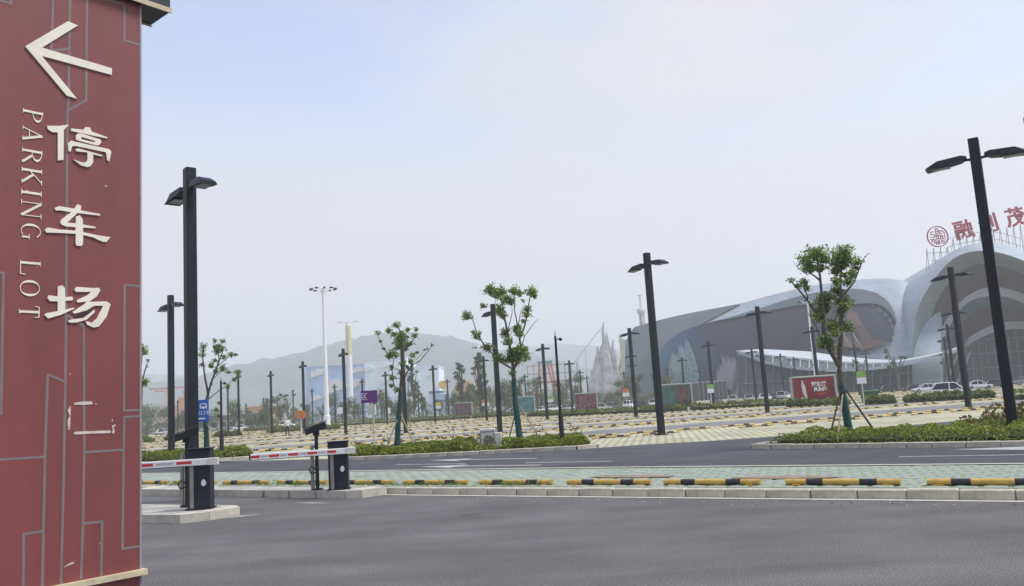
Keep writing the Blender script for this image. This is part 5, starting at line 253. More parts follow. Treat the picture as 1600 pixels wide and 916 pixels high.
# colours
def asphalt(name, base, light, seed=0.):
    m = bpy.data.materials.new(name); m.use_nodes = True; n = m.node_tree.nodes; l = m.node_tree.links; b = n['Principled BSDF']
    t = n.new('ShaderNodeTexCoord'); mpn = n.new('ShaderNodeMapping'); mpn.inputs['Rotation'].default_value = (0, 0, -A1); mpn.inputs['Scale'].default_value = (.45, .9, 1); mpn.inputs['Location'].default_value = (seed, seed, 0)
    l.new(t.outputs['Object'], mpn.inputs[0])
    a = n.new('ShaderNodeTexNoise'); a.inputs['Scale'].default_value = 1.0; a.inputs['Detail'].default_value = 8; a.inputs['Roughness'].default_value = .6; l.new(mpn.outputs[0], a.inputs['Vector'])
    s = n.new('ShaderNodeTexNoise'); s.inputs['Scale'].default_value = 55; s.inputs['Detail'].default_value = 2; l.new(t.outputs['Object'], s.inputs['Vector'])
    p = n.new('ShaderNodeTexNoise'); p.inputs['Scale'].default_value = .6; p.inputs['Detail'].default_value = 9; l.new(t.outputs['Object'], p.inputs['Vector'])
    r = n.new('ShaderNodeValToRGB'); r.color_ramp.elements[0].position = .3; r.color_ramp.elements[1].position = .7
    r.color_ramp.elements[0].color = (*base, 1); r.color_ramp.elements[1].color = (*light, 1); l.new(a.outputs['Fac'], r.inputs[0])
    m1 = n.new('ShaderNodeMixRGB'); m1.blend_type = 'OVERLAY'; m1.inputs[0].default_value = .8; gr_ = n.new('ShaderNodeMapRange'); gr_.inputs['From Min'].default_value = .32; gr_.inputs['From Max'].default_value = .68; gr_.inputs['To Min'].default_value = .18; gr_.inputs['To Max'].default_value = .82; l.new(s.outputs['Fac'], gr_.inputs[0]); l.new(r.outputs[0], m1.inputs[1]); l.new(gr_.outputs[0], m1.inputs[2])
    m2 = n.new('ShaderNodeMixRGB'); m2.blend_type = 'OVERLAY'; m2.inputs[0].default_value = .42; l.new(m1.outputs[0], m2.inputs[1]); l.new(p.outputs['Fac'], m2.inputs[2])
    
    # worn wheel tracks along the lane and scattered oil spots
    tk = n.new('ShaderNodeTexNoise'); tk.inputs['Scale'].default_value = 1; tk.inputs['Detail'].default_value = 5; tm = n.new('ShaderNodeMapping'); tm.inputs['Rotation'].default_value = (0, 0, -A1); tm.inputs['Scale'].default_value = (.05, 1.5, 1); l.new(t.outputs['Object'], tm.inputs[0]); l.new(tm.outputs[0], tk.inputs['Vector'])
    m3 = n.new('ShaderNodeMixRGB'); m3.blend_type = 'OVERLAY'; m3.inputs[0].default_value = .3; l.new(m2.outputs[0], m3.inputs[1]); l.new(tk.outputs['Fac'], m3.inputs[2])
    sp_ = n.new('ShaderNodeTexNoise'); sp_.inputs['Scale'].default_value = 1.7; sp_.inputs['Detail'].default_value = 6; sp_.inputs['Roughness'].default_value = .7; l.new(t.outputs['Object'], sp_.inputs['Vector'])
    sr = n.new('ShaderNodeValToRGB'); sr.color_ramp.elements[0].position = .62; sr.color_ramp.elements[1].position = .74; sr.color_ramp.elements[0].color = (0, 0, 0, 1); sr.color_ramp.elements[1].color = (.55, .55, .55, 1); l.new(sp_.outputs['Fac'], sr.inputs[0])
    m4 = n.new('ShaderNodeMixRGB'); m4.inputs[2].default_value = (*[v*.55 for v in base], 1); l.new(sr.outputs[0], m4.inputs[0]); l.new(m3.outputs[0], m4.inputs[1])
    l.new(m4.outputs[0], b.inputs['Base Color']); b.inputs['Roughness'].default_value = .85; b.inputs['Specular IOR Level'].default_value = .3
    bu = n.new('ShaderNodeBump'); bu.inputs['Strength'].default_value = .5; bu.inputs['Distance'].default_value = .01; l.new(s.outputs['Fac'], bu.inputs['Height']); l.new(bu.outputs[0], b.inputs['Normal'])
    MATS[name] = m; return m
def brickmat(name, c1, c2, mortar, sx, sy, ang, msize=.02):
    m = bpy.data.materials.new(name); m.use_nodes = True; n = m.node_tree.nodes; l = m.node_tree.links; b = n['Principled BSDF']
    t = n.new('ShaderNodeTexCoord'); mpn = n.new('ShaderNodeMapping'); mpn.inputs['Rotation'].default_value = (0, 0, -ang); l.new(t.outputs['Object'], mpn.inputs[0])
    k = n.new('ShaderNodeTexBrick'); k.inputs['Color1'].default_value = (*c1, 1); k.inputs['Color2'].default_value = (*c2, 1); k.inputs['Mortar'].default_value = (*mortar, 1)
    k.inputs['Scale'].default_value = 1; k.inputs['Brick Width'].default_value = sx; k.inputs['Row Height'].default_value = sy; k.inputs['Mortar Size'].default_value = msize
    l.new(mpn.outputs[0], k.inputs['Vector'])
    x = n.new('ShaderNodeTexNoise'); x.inputs['Scale'].default_value = .35; x.inputs['Detail'].default_value = 6; x.inputs['Roughness'].default_value = .7; l.new(t.outputs['Object'], x.inputs['Vector'])
    o = n.new('ShaderNodeMixRGB'); o.blend_type = 'OVERLAY'; o.inputs[0].default_value = .75; l.new(k.outputs[0], o.inputs[1]); l.new(x.outputs['Fac'], o.inputs[2])
    l.new(o.outputs[0], b.inputs['Base Color']); b.inputs['Roughness'].default_value = .9; MATS[name] = m; return m
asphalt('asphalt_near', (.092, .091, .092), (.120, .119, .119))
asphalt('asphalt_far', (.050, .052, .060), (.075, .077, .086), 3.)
asphalt('asphalt_aisle', (.15, .15, .155), (.22, .22, .215), 7.)
brickmat('lot_paving', (.44, .40, .295), (.52, .475, .36), (.22, .24, .14), .32, .32, A2, .05)
mat('kerb_stone', (.53, .485, .395), .85, .16, 5, .4, 50)
mat('kerb_cap', (.52, .49, .42), .85, .12, 5, .3, 50)
mat('concrete', (.40, .39, .355), .88, .18, 2.2, .4, 40)
mat('road_paint', (.42, .42, .41), .7, .22, 9)
mat('soil', (.14, .10, .065), .95, .3, 8)
mat('yellow', (.56, .36, .075), .55, .16, 9)
mat('black_band', (.018, .019, .024), .5, .1, 9)
mat('paver', (.29, .315, .28), .9, .2, 2.2, .3, 60, second=(.21, .255, .215), detail=8)
mat('paver_gap', (.13, .19, .10), .95, .35, 5, second=(.20, .21, .14))
mat('post_black', (.010, .013, .019), .5, .12, 3, spec=.3)
mat('lamp_glass', (.12, .14, .16), .25, 0)
mat('white_paint', (.74, .74, .75), .45, .05, 3)
mat('off_white', (.6, .6, .56), .6, .08, 4)
mat('red_paint', (.55, .03, .03), .5, .1, 8)
mat('text_grey', (.2, .2, .21), .6, .1, 8)
mat('cabinet_blue', (.010, .014, .024), .42, .15, 3, spec=.35)
mat('steel', (.36, .34, .31), .38, .15, 4, metal=.7)
mat('rubber', (.015, .015, .016), .8, .1, 4)
LEAF_A = [leafmat('leaf_mid', (.20, .285, .095), .45), leafmat('leaf_dark', (.12, .195, .08), .45), leafmat('leaf_light', (.36, .43, .115), .45)]
LEAF_H = [leafmat('hedge_mid', (.225, .275, .042)), leafmat('hedge_dark', (.14, .185, .034)), leafmat('hedge_light', (.32, .36, .06))]
LEAF_F = [leafmat('far_mid', (.11, .15, .07), .2), leafmat('far_dark', (.065, .10, .055), .2), leafmat('far_light', (.17, .20, .085), .2)]
LEAF_R = [leafmat('shoot_red', (.20, .10, .055)), leafmat('shoot_green', (.13, .15, .04))]
mat('bark', (.13, .105, .08), .9, .25, 12, .6, 30)
mat('trunk_wrap', (.018, .085, .075), .85, .3, 10, .5, 25)
mat('bamboo', (.36, .30, .20), .7, .2, 10)
mat('dark_pole', (.06, .05, .04), .8, .2, 10)

# ------------------------------------------------------------------ ground, roads, paving
far_edge = [(-30, 39.8), (-22, 28.9+4.5), (-12.69, 28.22), (-7.82, 24.95), (-3.74, 22.75), (-.26, 20.63), (2.57, 18.73), (4.88, 17.05), (6.79, 15.6), (8.35, 14.35), (12, 11.6), (30, -.5)]
far_edge = [p1(t, 16.9) for t in (-45, -30)]+[p1(t, 16.92+.25*math.exp(-((t+9)/7)**2)) for t in range(-26, 12, 3)]+[p1(t, 16.75) for t in (16, 40)]
sheet('ground', [(-4200, -340), (4200, -340), (4200, 4840), (-4200, 4840)], -.10, mat('grass_far', (.16, .17, .09), .95, .3, .02, second=(.12, .14, .07)))
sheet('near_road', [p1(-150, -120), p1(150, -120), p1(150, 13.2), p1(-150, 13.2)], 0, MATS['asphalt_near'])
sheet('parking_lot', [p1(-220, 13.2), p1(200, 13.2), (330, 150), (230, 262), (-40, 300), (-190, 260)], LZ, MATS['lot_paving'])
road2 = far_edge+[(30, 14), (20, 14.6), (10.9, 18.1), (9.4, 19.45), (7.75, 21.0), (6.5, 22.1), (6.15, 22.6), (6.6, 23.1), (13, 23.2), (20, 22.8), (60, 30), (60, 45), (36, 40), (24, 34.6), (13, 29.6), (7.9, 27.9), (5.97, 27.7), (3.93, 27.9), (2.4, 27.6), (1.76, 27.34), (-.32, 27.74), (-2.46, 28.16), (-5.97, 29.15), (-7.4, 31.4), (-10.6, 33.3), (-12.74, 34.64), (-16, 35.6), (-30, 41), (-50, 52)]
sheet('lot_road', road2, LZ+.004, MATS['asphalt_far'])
for c0, c1 in ((35.4, 40.6), (48.2, 53.0), (60.7, 65.6), (73.2, 78), (85.8, 90.5), (98.4, 103)):
    sheet('parking_aisle', [p2(-75 if c0 > 60 else (-30 if c0 > 40 else -4.5), c0), p2(110, c0), p2(110, c1), p2(-75 if c0 > 60 else (-30 if c0 > 40 else -4.5), c1)], LZ+.004, MATS['asphalt_aisle'])
# verge of weedy gravel paving between kerb and lot road, with its pavers
strip = sheet('paver_strip', [p1(-60, 13.34), p1(45, 13.34)]+far_edge[::-1], LZ+.006, MATS['paver_gap'])
pv = MB().bbox((0, 0, 0), (.30, .19, .05), 0, .012).mesh('paver', MATS['paver'])
rest = MB(); pav = []
for i in range(-80, 58):
    for j in range(15):
        c = 13.47+j*.245; t = i*.365+j*.12
        if c > 16.66: continue
        x, y = p1(t, c)
        if y < 6 or abs(x/y) > .72: continue
        pav.append((x*x+y*y, x, y))
pav.sort()
for k, (d, x, y) in enumerate(pav):
    dz = random.uniform(-.004, .004); da = A1+random.uniform(-.03, .03)
    if k < 300: put('paver', pv, strip, (x, y, LZ-.009+dz), da)
    elif random.random() < .985: rest.bbox((x, y, LZ-.009+dz), (.30, .19, .05), da, .012)
rest.build('paver_field', MATS['paver'], strip, kind='stuff')
sheet('flush_edging', far_edge+[(x-N1.x*.16, y-N1.y*.16) for x, y in far_edge[::-1]], LZ+.022, MATS['kerb_cap'])
sheet('gutter_line', [p1(-12.05, 12.95), p1(45, 12.93), p1(45, 13.1), p1(-12.05, 13.1)], .006, mat('gutter', (.50, .485, .43), .9, .15, 3))
def kerb(name, pts, h, w, L, z0=0., gap=.012, top=None):
    """a run of separate kerb stones along a polyline"""
    root = put(name, None, kind='structure'); pts = [Vector((x, y)) for x, y in pts]; i = 0
    cache = {}
    for a, b in zip(pts, pts[1:]):
        d = b-a; n = max(1, round(d.length/L)); l = d.length/n; key = round(l, 3)
        if key not in cache: cache[key] = [MB().bbox((0, 0, h/2), (l-gap, w, h), 0, .015).mesh('kerb_stone', MATS['kerb_stone'])]
        for k in range(n):
            p = a+d*((k+.5)/n)
            put('kerb_stone', cache[key][0], root, (p.x+random.uniform(-.004, .004), p.y+random.uniform(-.004, .004), z0+random.uniform(-.006, .004)), math.atan2(d.y, d.x)+random.uniform(-.006, .006))
    b = MB()                                   # bedding that shows in the joints
    for a, c in zip(pts, pts[1:]):
        d = c-a; q = (a+c)/2; b.box((q.x, q.y, z0+h/2-.012), (d.length, w-.03, h-.03), math.atan2(d.y, d.x))
    b.build('bedding', mat('kerb_joint', (.16, .15, .13), .95, .2, 8), root); return root
kerb('near_kerb', [p1(-12.2, 13.2), p1(27.2, 13.2)], .142, .17, .668)
kerb('near_kerb', [p1(-45, 13.2), p1(-12.3, 13.2)], .142, .17, .9)

# small marks and grit on the near road
def crack(pts, w, name='road_crack'):
    L = [Vector(p) for p in pts]; A, B = [], []
    for i, q in enumerate(L):
        d = (L[min(i+1, len(L)-1)]-L[max(i-1, 0)]).normalized(); n = Vector((-d.y, d.x))*w*random.uniform(.4, 1)*(.3 if i in (0, len(L)-1) else 1); A.append(tuple(q-n)); B.append(tuple(q+n))
    sheet(name, A+B[::-1], .004, mat('tar', (.028, .028, .03), .9, .2, 9))
crack([(-1.05, 13.35), (-.9, 13.38), (-.72, 13.5), (-.62, 13.52)], .025, 'tar_mark')
gq = MB()
for k in range(420):
    t = random.uniform(-10, 22); c = 12.93-abs(random.gauss(0, .35)); x, y = p1(t, c); r = random.uniform(.004, .014); gq.box((x, y, r*.4), (r*2, r*1.5, r), random.uniform(0, 3), random.randint(0, 1))
gq.build('grit', [MATS['kerb_stone'], MATS['soil']], None, label='fine grit and dry bits lying along the near kerb', cat='grit', kind='stuff')
# lane marks on the lot road
def mark(t0, c0, t1, c1, w=.13):
    a, b = Vector(p1(t0, c0)), Vector(p1(t1, c1)); d = (b-a).normalized(); n = Vector((-d.y, d.x))*w/2
    sheet('lane_marking', [tuple(a-n), tuple(b-n), tuple(b+n), tuple(a+n)], LZ+.008, MATS['road_paint'])
for t in (-17.0, -12.4, -3.2, 1.3, 5.9, 10.4): mark(t, 18.9, t+2.6, 18.9)
def arrow_mark(t, c, s=1.0):
    P = [(0, -.09), (2.6, -.09), (2.6, -.42), (4.0, 0), (2.6, .42), (2.6, .09), (0, .09)]
    sheet('lane_arrow', [p1(t-x*s, c+y*1.1) for x, y in P], LZ+.008, MATS['road_paint'])
arrow_mark(-11.4, 18.1); arrow_mark(-.3+1.9, 20.6); arrow_mark(4.4, 17.85); arrow_mark(-13, 20.4)

# ------------------------------------------------------------------ concrete islands
def island(name, poly, h, label, cat='traffic island'):
    root = thing(name, label, cat, (*poly[0], 0)); o = Vector((*poly[0], 0)); q = [(x-o.x, y-o.y) for x, y in poly]
    c = Vector((sum(p[0] for p in q)/len(q), sum(p[1] for p in q)/len(q)))
    inner = [(c.x+(x-c.x)*.86, c.y+(y-c.y)*.86) for x, y in q]
    n = len(q); b = MB(); 
    b.prism(inner, 0, h-.006); b.build('slab', MATS['concrete'], root)
    for i in range(n):
        a, e = Vector(q[i]), Vector(q[(i+1) % n]); ia, ie = Vector(inner[i]), Vector(inner[(i+1) % n]); k = max(1, round((e-a).length/.8))
        for j in range(k):
            f0, f1 = j/k+.006, (j+1)/k-.006
            MB().prism([tuple(a.lerp(e, f0)), tuple(a.lerp(e, f1)), tuple(ia.lerp(ie, f1)), tuple(ia.lerp(ie, f0))], 0, h+random.uniform(-.004, .004)).build('kerb_stone', MATS['kerb_cap'], root)
    return root
island('traffic_island', [(-11, 17.0), (-9.9, 16.86), (-6.77, 15.04), (-5.93, 14.62), (-5.50, 14.85), (-5.14, 15.37), (-5.33, 15.72), (-6.61, 16.45), (-9.9, 18.3), (-11, 18.5)], .15, 'low pale concrete island carrying the barrier cabinet beside the red pillar')
island('traffic_island', [p1(-20, 12.35), p1(-12.5, 12.35), p1(-12.2, 12.5), p1(-12.05, 13.09), p1(-20, 13.09)], .16, 'long low concrete island carrying the second barrier cabinet against the kerb')
sheet('spalled_patch', [(-4.6, 17.0), (-4.1, 16.62), (-3.7, 16.45), (-4.2, 16.85)], .005, MATS['road_paint'])
sheet('spalled_patch', [(-5.3, 14.95), (-4.85, 15.2), (-4.75, 15.32), (-5.15, 15.25)], .005, MATS['road_paint'])

# ------------------------------------------------------------------ red sign pillar
def build_pillar():
    a = PIL_A; ex = Vector((math.sin(a), math.cos(a), 0)); ez = Vector((0, 0, 1)); o = Vector(PIL_P0); nn = ex.cross(ez)    # nn points to the viewer side
    root = thing('sign_pillar', 'large dark red parking sign pillar with cream arrow and vertical lettering, in the near corner', 'sign', tuple(o), 0)
    Z = Vector((0, 0, 0)); W, T = 1.36, .23
    red = mat('pillar_red', (.205, .050, .048), .55, .12, 2.4, .06, 160, second=(.165, .043, .041), stretch=(1, 1, .35))
    cream = mat('cream', (.80, .75, .65), .6, .06, 6); line = mat('pillar_line', (.20, .165, .18), .6, .1, 6)
    trim = mat('pale_trim', (.58, .50, .33), .6, .12, 8); dark = mat('cap_dark', (.02, .022, .028), .4, .1, 3)
    def rect(s0, s1, z0, z1): return [(s0, z0), (s1, z0), (s1, z1), (s0, z1)]
    MB().plate(rect(-W, 0, FLANGE_Z, TOP_Z), Z, ex, ez, -T, 0).build('panel', red, root)
    MB().plate(rect(-W, 0, 0, FLANGE_Z-.04), Z, ex, ez, -T, 0).build('plinth', red, root)
    MB().plate(rect(-W-.03, .028, FLANGE_Z-.04, FLANGE_Z), Z, ex, ez, -T-.03, .05).build('flange', trim, root)
    cp = MB().plate(rect(-W-.23, .23, TOP_Z, TOP_Z+.5), Z, ex, ez, -T-.05, .045).build('cap', dark, root)
    MB().plate(rect(-W-.24, .24, TOP_Z-.012, TOP_Z+.03), Z, ex, ez, .046, .058).plate(rect(-W-.24, .24, TOP_Z-.012, TOP_Z+.03), Z, ex, ez, -T-.07, -T-.055).build('trim', trim, cp)
    MB().plate(rect(-.012, .004, 0, TOP_Z-.005), Z, ex, ez, -.012, .003).build('edge_strip', mat('edge_grey', (.3, .27, .28), .5, .1, 5), root)
    # thin inlaid line pattern
    for L in PLINES:
        b = MB()
        for (s0, z0), (s1, z1) in zip(L, L[1:]):
            d = Vector((s1-s0, z1-z0)); 
            if d.length < 1e-4: continue
            d.normalize(); n = Vector((-d.y, d.x))*.009; k = d*.008
            b.plate([(s0-k.x-n.x, z0-k.y-n.y), (s1+k.x-n.x, z1+k.y-n.y), (s1+k.x+n.x, z1+k.y+n.y), (s0-k.x+n.x, z0-k.y+n.y)], Z, ex, ez, -.001, .0012+random.uniform(0, .0006))
        b.build('inlay_line', line, root)
    MB().plate(ARROW, Z, ex, ez, .0, .012).build('arrow', cream, root)
    for strokes in (TING, CHE, CHANG):
        b = MB()
        for i, p in enumerate(strokes): b.plate(p, Z, ex, ez, 0, .011+.0007*i)
        b.build('chinese_character', cream, root)
    MB().plate(CHANG_DARK, Z, ex, ez, 0, .006).build('missing_stroke', dark, root)
    b = MB()
    for p in ER: b.plate(p, Z, ex, ez, 0, .004)
    b.plate([(x, y) for x, y in SCRATCH], Z, ex, ez, 0, .002)
    b.build('peeled_character', mat('peeled', (.66, .56, .50), .8, .15, 20), root)
    b = MB()
    for k in range(8): 
        s0, z0 = -random.uniform(.03, .98), random.uniform(.7, 4.9); r = random.uniform(.003, .007)
        b.plate([(s0-r, z0-r*.7), (s0+r*1.2, z0-r), (s0+r, z0+r), (s0-r*.6, z0+r*1.1)], Z, ex, ez, 0, .0015)
    b.build('chipped_paint', MATS['peeled'], root)
    # lettering: u runs down (reading direction), v across (cap height); thick and thin strokes with serifs
    G = {
     'P': [((.14, 0), (.14, 1), .13), ((0, 0), (.32, 0), .035), ((0, 1), (.3, 1), .035)],
     'A': [((.08, 0), (.5, 1), .05), ((.5, 1), (.9, 0), .14), ((.2, .33), (.76, .33), .04), ((0, 0), (.24, 0), .035), ((.72, 0), (1, 0), .035)],
     'R': [((.14, 0), (.14, 1), .13), ((0, 0), (.3, 0), .035), ((0, 1), (.3, 1), .035), ((.45, .48), (.92, .02), .13), ((.8, 0), (1, 0), .035)],
     'K': [((.13, 0), (.13, 1), .13), ((0, 0), (.28, 0), .035), ((0, 1), (.28, 1), .035), ((.18, .4), (.85, 1), .045), ((.38, .57), (.9, .02), .13), ((.7, 1), (1, 1), .035), ((.75, 0), (1, 0), .035)],
     'I': [((.5, 0), (.5, 1), .13), ((.1, 0), (.9, 0), .035), ((.1, 1), (.9, 1), .035)],
     'N': [((.12, 0), (.12, 1), .045), ((.14, 1), (.86, 0), .14), ((.86, 0), (.86, 1), .045), ((0, 0), (.25, 0), .035), ((0, 1), (.16, 1), .035), ((.72, 1), (1, 1), .035)],
     'G': [((.88, .05), (.88, .42), .10), ((.7, .42), (1, .42), .035)],
     'L': [((.14, 0), (.14, 1), .13), ((0, 1), (.32, 1), .035), ((0, .01), (.92, .01), .04), ((.92, 0), (.98, .26), .04)],
     'O': [], 'T': [((.5, 0), (.5, 1), .13), ((.03, .985), (.97, .985), .045), ((.28, 0), (.72, 0), .035), ((.03, .98), (0, .76), .04), ((.97, .98), (1, .76), .04)]}
    ARC = {'P': (.2, .74, .62, .26, -90, 90), 'R': (.2, .74, .62, .26, -90, 90), 'G': (.52, .5, .46, .5, 40, 305), 'O': (.5, .5, .47, .5, 0, 360)}
    sb, st = LET_S; H = st-sb
    for ch, z0, z1 in LETTERS:
        b = MB(); Wd = z0-z1
        def P(u, v): return (sb+v*H, z0-u*Wd)
        for k, (A, B, w) in enumerate(G[ch]):
            p, q = Vector(P(*A)), Vector(P(*B)); d = (q-p).normalized(); n = Vector((-d.y, d.x))*w*H*.5
            b.plate([tuple(p-n), tuple(q-n), tuple(q+n), tuple(p+n)], Z, ex, ez, 0, .005+.0005*k)
        if ch in ARC:
            cu, cv, ru, rv, a0, a1 = ARC[ch]; N = 22; full = a1-a0 == 360
            for i in range(N):
                q = []
                for t in (a0+(a1-a0)*i/N, a0+(a1-a0)*(i+1)/N):
                    ca, sa = math.cos(R(t)), math.sin(R(t)); w = .03+.10*abs(ca)
                    if ch in 'PR': w = .03+.10*max(0, ca)
                    q.append((P(cu+(ru)*ca, cv+rv*sa), P(cu+(ru-w/(Wd/H))*ca, cv+(rv-.03)*sa)))
                b.plate([q[0][0], q[1][0], q[1][1], q[0][1]], Z, ex, ez, 0, .0055)
        b.build('letter', cream, root)
build_pillar()

# ------------------------------------------------------------------ lamp posts
def build_lamp():
    root = thing('lamp_post', '', 'lamp post'); m = MATS['post_black']
    MB().bbox((0, 0, 3.75), (.235, .235, 7.5), 0, .012).build('post', m, root)
    MB().bbox((0, 0, .02), (.42, .42, .04), 0, .01).build('base_plate', m, root)
    MB().box((0, -.119, .75), (.12, .006, .32)).build('access_door', mat('post_door', (.013, .016, .022), .6, .1, 4, spec=.3), root)
    for sx in (-.15, .15):
        for sy_ in (-.15, .15): MB().tube([(sx, sy_, .04), (sx, sy_, .075)], .018, 6).build('bolt', MATS['steel'], root)
    for s in (-1, 1):
        arm = MB().tube([(s*.11, 0, 6.98), (s*.34, 0, 7.0)], .035, 6).build('arm', m, root)
        # flat tapering head: (x, half width, z top, z bottom)
        st = [(.20, .09, 7.08, 7.01), (.32, .15, 7.11, 6.95), (.86, .20, 7.07, 6.88), (1.14, .19, 6.93, 6.86)]
        b = MB(); q = []
        for x, w, zt, zb in st: q += [(s*x, -w, zb), (s*x, w, zb), (s*x, w*.72, zt), (s*x, -w*.72, zt)]
        fs = [(0, 1, 2, 3), (15, 14, 13, 12)]
        for i in range(3):
            for k in range(4): fs.append((i*4+k, i*4+4+k, i*4+4+(k+1) % 4, i*4+(k+1) % 4))
        if s < 0: fs = [f[::-1] for f in fs]
        hd = b.add(q, fs).build('lamp_head', m, root)
        MB().box((s*.80, 0, 6.875), (.42, .26, .014)).build('lens', MATS['lamp_glass'], hd)
    return root
lamp0 = build_lamp()
for i, (x, y, lab) in enumerate(LAMPS):
    o = lamp0 if i == 0 else copy_tree(lamp0)
    o.location = (x, y, LZ); o.rotation_euler = (0, 0, R((-46 if i < 2 else -33) if i in (0, 1, 2) or y < 18 else -60)+random.uniform(-.03, .03)); o['label'] = lab; o['group'] = 'black twin-head lamp posts of the car park'

# ------------------------------------------------------------------ barrier gates and cameras
def boom(root, p, d, L, z, texts):
    d = Vector((*d, 0)).normalized(); n = Vector((d.y, -d.x, 0))
    if n.y > 0: n = -n
    o = Vector((*p, z)); up = Vector((0, 0, 1))
    rot = math.atan2(d.y, d.x)
    b = put('boom', None, root); b.location = o; b.rotation_euler = (0, 0, rot)
    me = MB().bbox((L/2, 0, 0), (L, .05, .115), 0, .01).build('boom', MATS['white_paint'], root, loc=tuple(o), rz=rot)
    bpy.data.objects.remove(b)
    s = 1 if (n - Vector((-math.sin(rot), math.cos(rot), 0))).length < .1 else -1
    MB().box((L/2, 0, -.064), (L, .035, .012)).build('edge_strip', MATS['rubber'], me)
    MB().box((L+.012, 0, 0), (.02, .06, .125)).build('end_cap', MATS['rubber'], me)
    MB().bbox((-.07, 0, 0), (.2, .07, .125), 0, .01).build('clamp', MATS['off_white'], me)
    return me, s
def boom_marks(me, s, L, reds, texts):
    for x0, x1 in reds: MB().box(((x0+x1)/2, s*.0265, 0), (x1-x0, .003, .05)).build('reflector', MATS['red_paint'], me)
    for x0, x1, w in texts:
        c = MB(); n = 6; 
        for k in range(n):
            x = x0+(x1-x0)*(k+.5)/n; ww = (x1-x0)/n*.7
            for q in range(3): c.box((x, s*.0262, -.014+.014*q), (ww, .002, .005))
            c.box((x-ww*.3*(1 if k % 2 else -1), s*.0264, 0), (ww*.2, .002, .036))
        c.build('lettering', MATS['text_grey'], me)
def cabinet(x, y, rz, label, H, bd, bL, bz, reds, texts):
    root = thing('barrier_gate', label, 'barrier gate', (x, y, .155), rz)
    m = MATS['cabinet_blue']
    MB().bbox((0, 0, H/2), (.40, .30, H), 0, .018).build('cabinet', m, root)
    MB().bbox((0, 0, H+.012), (.43, .33, .03), 0, .008).build('lid', m, root)
    MB().box((-.12, -.1535, H*.42), (.07, .006, H*.8)).build('side_strip', MATS['steel'], root)
    MB().box((.09, -.152, H*.42), (.20, .004, H*.72)).build('door', mat('cab_door', (.013, .017, .028), .45, .12, 4, spec=.35), root)
    b = MB(); N = 14
    b.plate([(.045*math.cos(2*math.pi*i/N)*(1-.25*max(0, math.sin(2*math.pi*i/N))), .062*math.sin(2*math.pi*i/N)) for i in range(N)], (.09, -.156, H*.44), (1, 0, 0), (0, 0, 1), 0, .003)
    b.build('sticker', MATS['white_paint'], root)
    MB().box((0, 0, .012), (.46, .36, .024)).build('base_plate', MATS['rubber'], root)
    me, s = boom(root, (.20, -.19), bd, bL, bz, None)
    boom_marks(me, s, bL, reds, texts)
    MB().tube([(.13, -.14, bz), (.13, -.19, bz)], .05, 10).build('hub', MATS['rubber'], root)
    return root
cabinet(-5.86, 15.42, R(5), 'dark blue barrier cabinet with white boom on the island beside the red pillar', 1.06, (-1, .03), 3.0, .84,
        [(.30, .57), (.98, 1.26), (1.7, 1.98), (2.4, 2.68)], [(.62, .93, 0), (1.3, 1.6, 0), (2.05, 2.35, 0)])
cabinet(-3.83, 17.66, R(6), 'dark blue barrier cabinet with tilted red and white boom on the kerb island', .97, (-1, -.07), 1.93, .79,
        [(.22, .40), (.60, .80), (.98, 1.18), (1.36, 1.56), (1.74, 1.92)], [(.43, .58, 0), (.82, .96, 0), (1.2, 1.34, 0), (1.59, 1.72, 0)])
def gate_camera(x, y, h, yaw, label):
    root = thing('plate_camera', label, 'camera', (x, y, .155)); m = MATS['post_black']
    MB().tube([(0, 0, 0), (0, 0, h)], .038, 10).build('pole', m, root, True)
    MB().bbox((0, 0, .015), (.2, .2, .03), 0, .006).build('base_plate', m, root)
    MB().box((0, 0, h+.03), (.12, .1, .12)).build('bracket', m, root)
    c = math.cos(yaw); s = math.sin(yaw)
    h0 = put('housing', None, root)
    bpy.data.objects.remove(h0)
    def pt(a, b, z): return (a*c-b*s, a*s+b*c, h+.05+z-a*.30)
    q = []; P = [(-.20, .075, .0, .13), (.22, .075, .0, .13)]
    for a, w, z0, z1 in P: q += [pt(a, -w, z0), pt(a, w, z0), pt(a, w, z1), pt(a, -w, z1)]
    hs = MB().add(q, [(3, 2, 1, 0), (4, 5, 6, 7), (0, 1, 5, 4), (1, 2, 6, 5), (2, 3, 7, 6), (3, 0, 4, 7)]).build('housing', m, root)
    q = []
    for a, w, z0, z1 in [(-.22, .085, .14, .155), (.27, .085, .14, .155)]: q += [pt(a, -w, z0), pt(a, w, z0), pt(a, w, z1), pt(a, -w, z1)]
    MB().add(q, [(3, 2, 1, 0), (4, 5, 6, 7), (0, 1, 5, 4), (1, 2, 6, 5), (2, 3, 7, 6), (3, 0, 4, 7)]).build('sun_hood', m, hs)
    MB().tube([pt(.215, 0, .065), pt(.235, 0, .065)], .045, 10).build('lens', MATS['lamp_glass'], hs)
    MB().bbox((-.11, .05, h*.40), (.07, .07, h*.8), 0, .01).build('cable_post', MATS['steel'], root)
    MB().tube([(-.02, -.03, .42), (-.10, -.06, .5), (-.16, -.04, .43), (-.12, -.05, .34), (-.03, -.03, .36)], .014, 5).build('cable', MATS['rubber'], root)
    return root
gate_camera(-6.32, 15.95, 1.22, R(205), 'hooded black plate camera on a post behind the cabinet next to the red pillar')
gate_camera(-4.34, 17.9, 1.16, R(200), 'hooded black plate reader camera on a post beside the barrier with tilted boom')

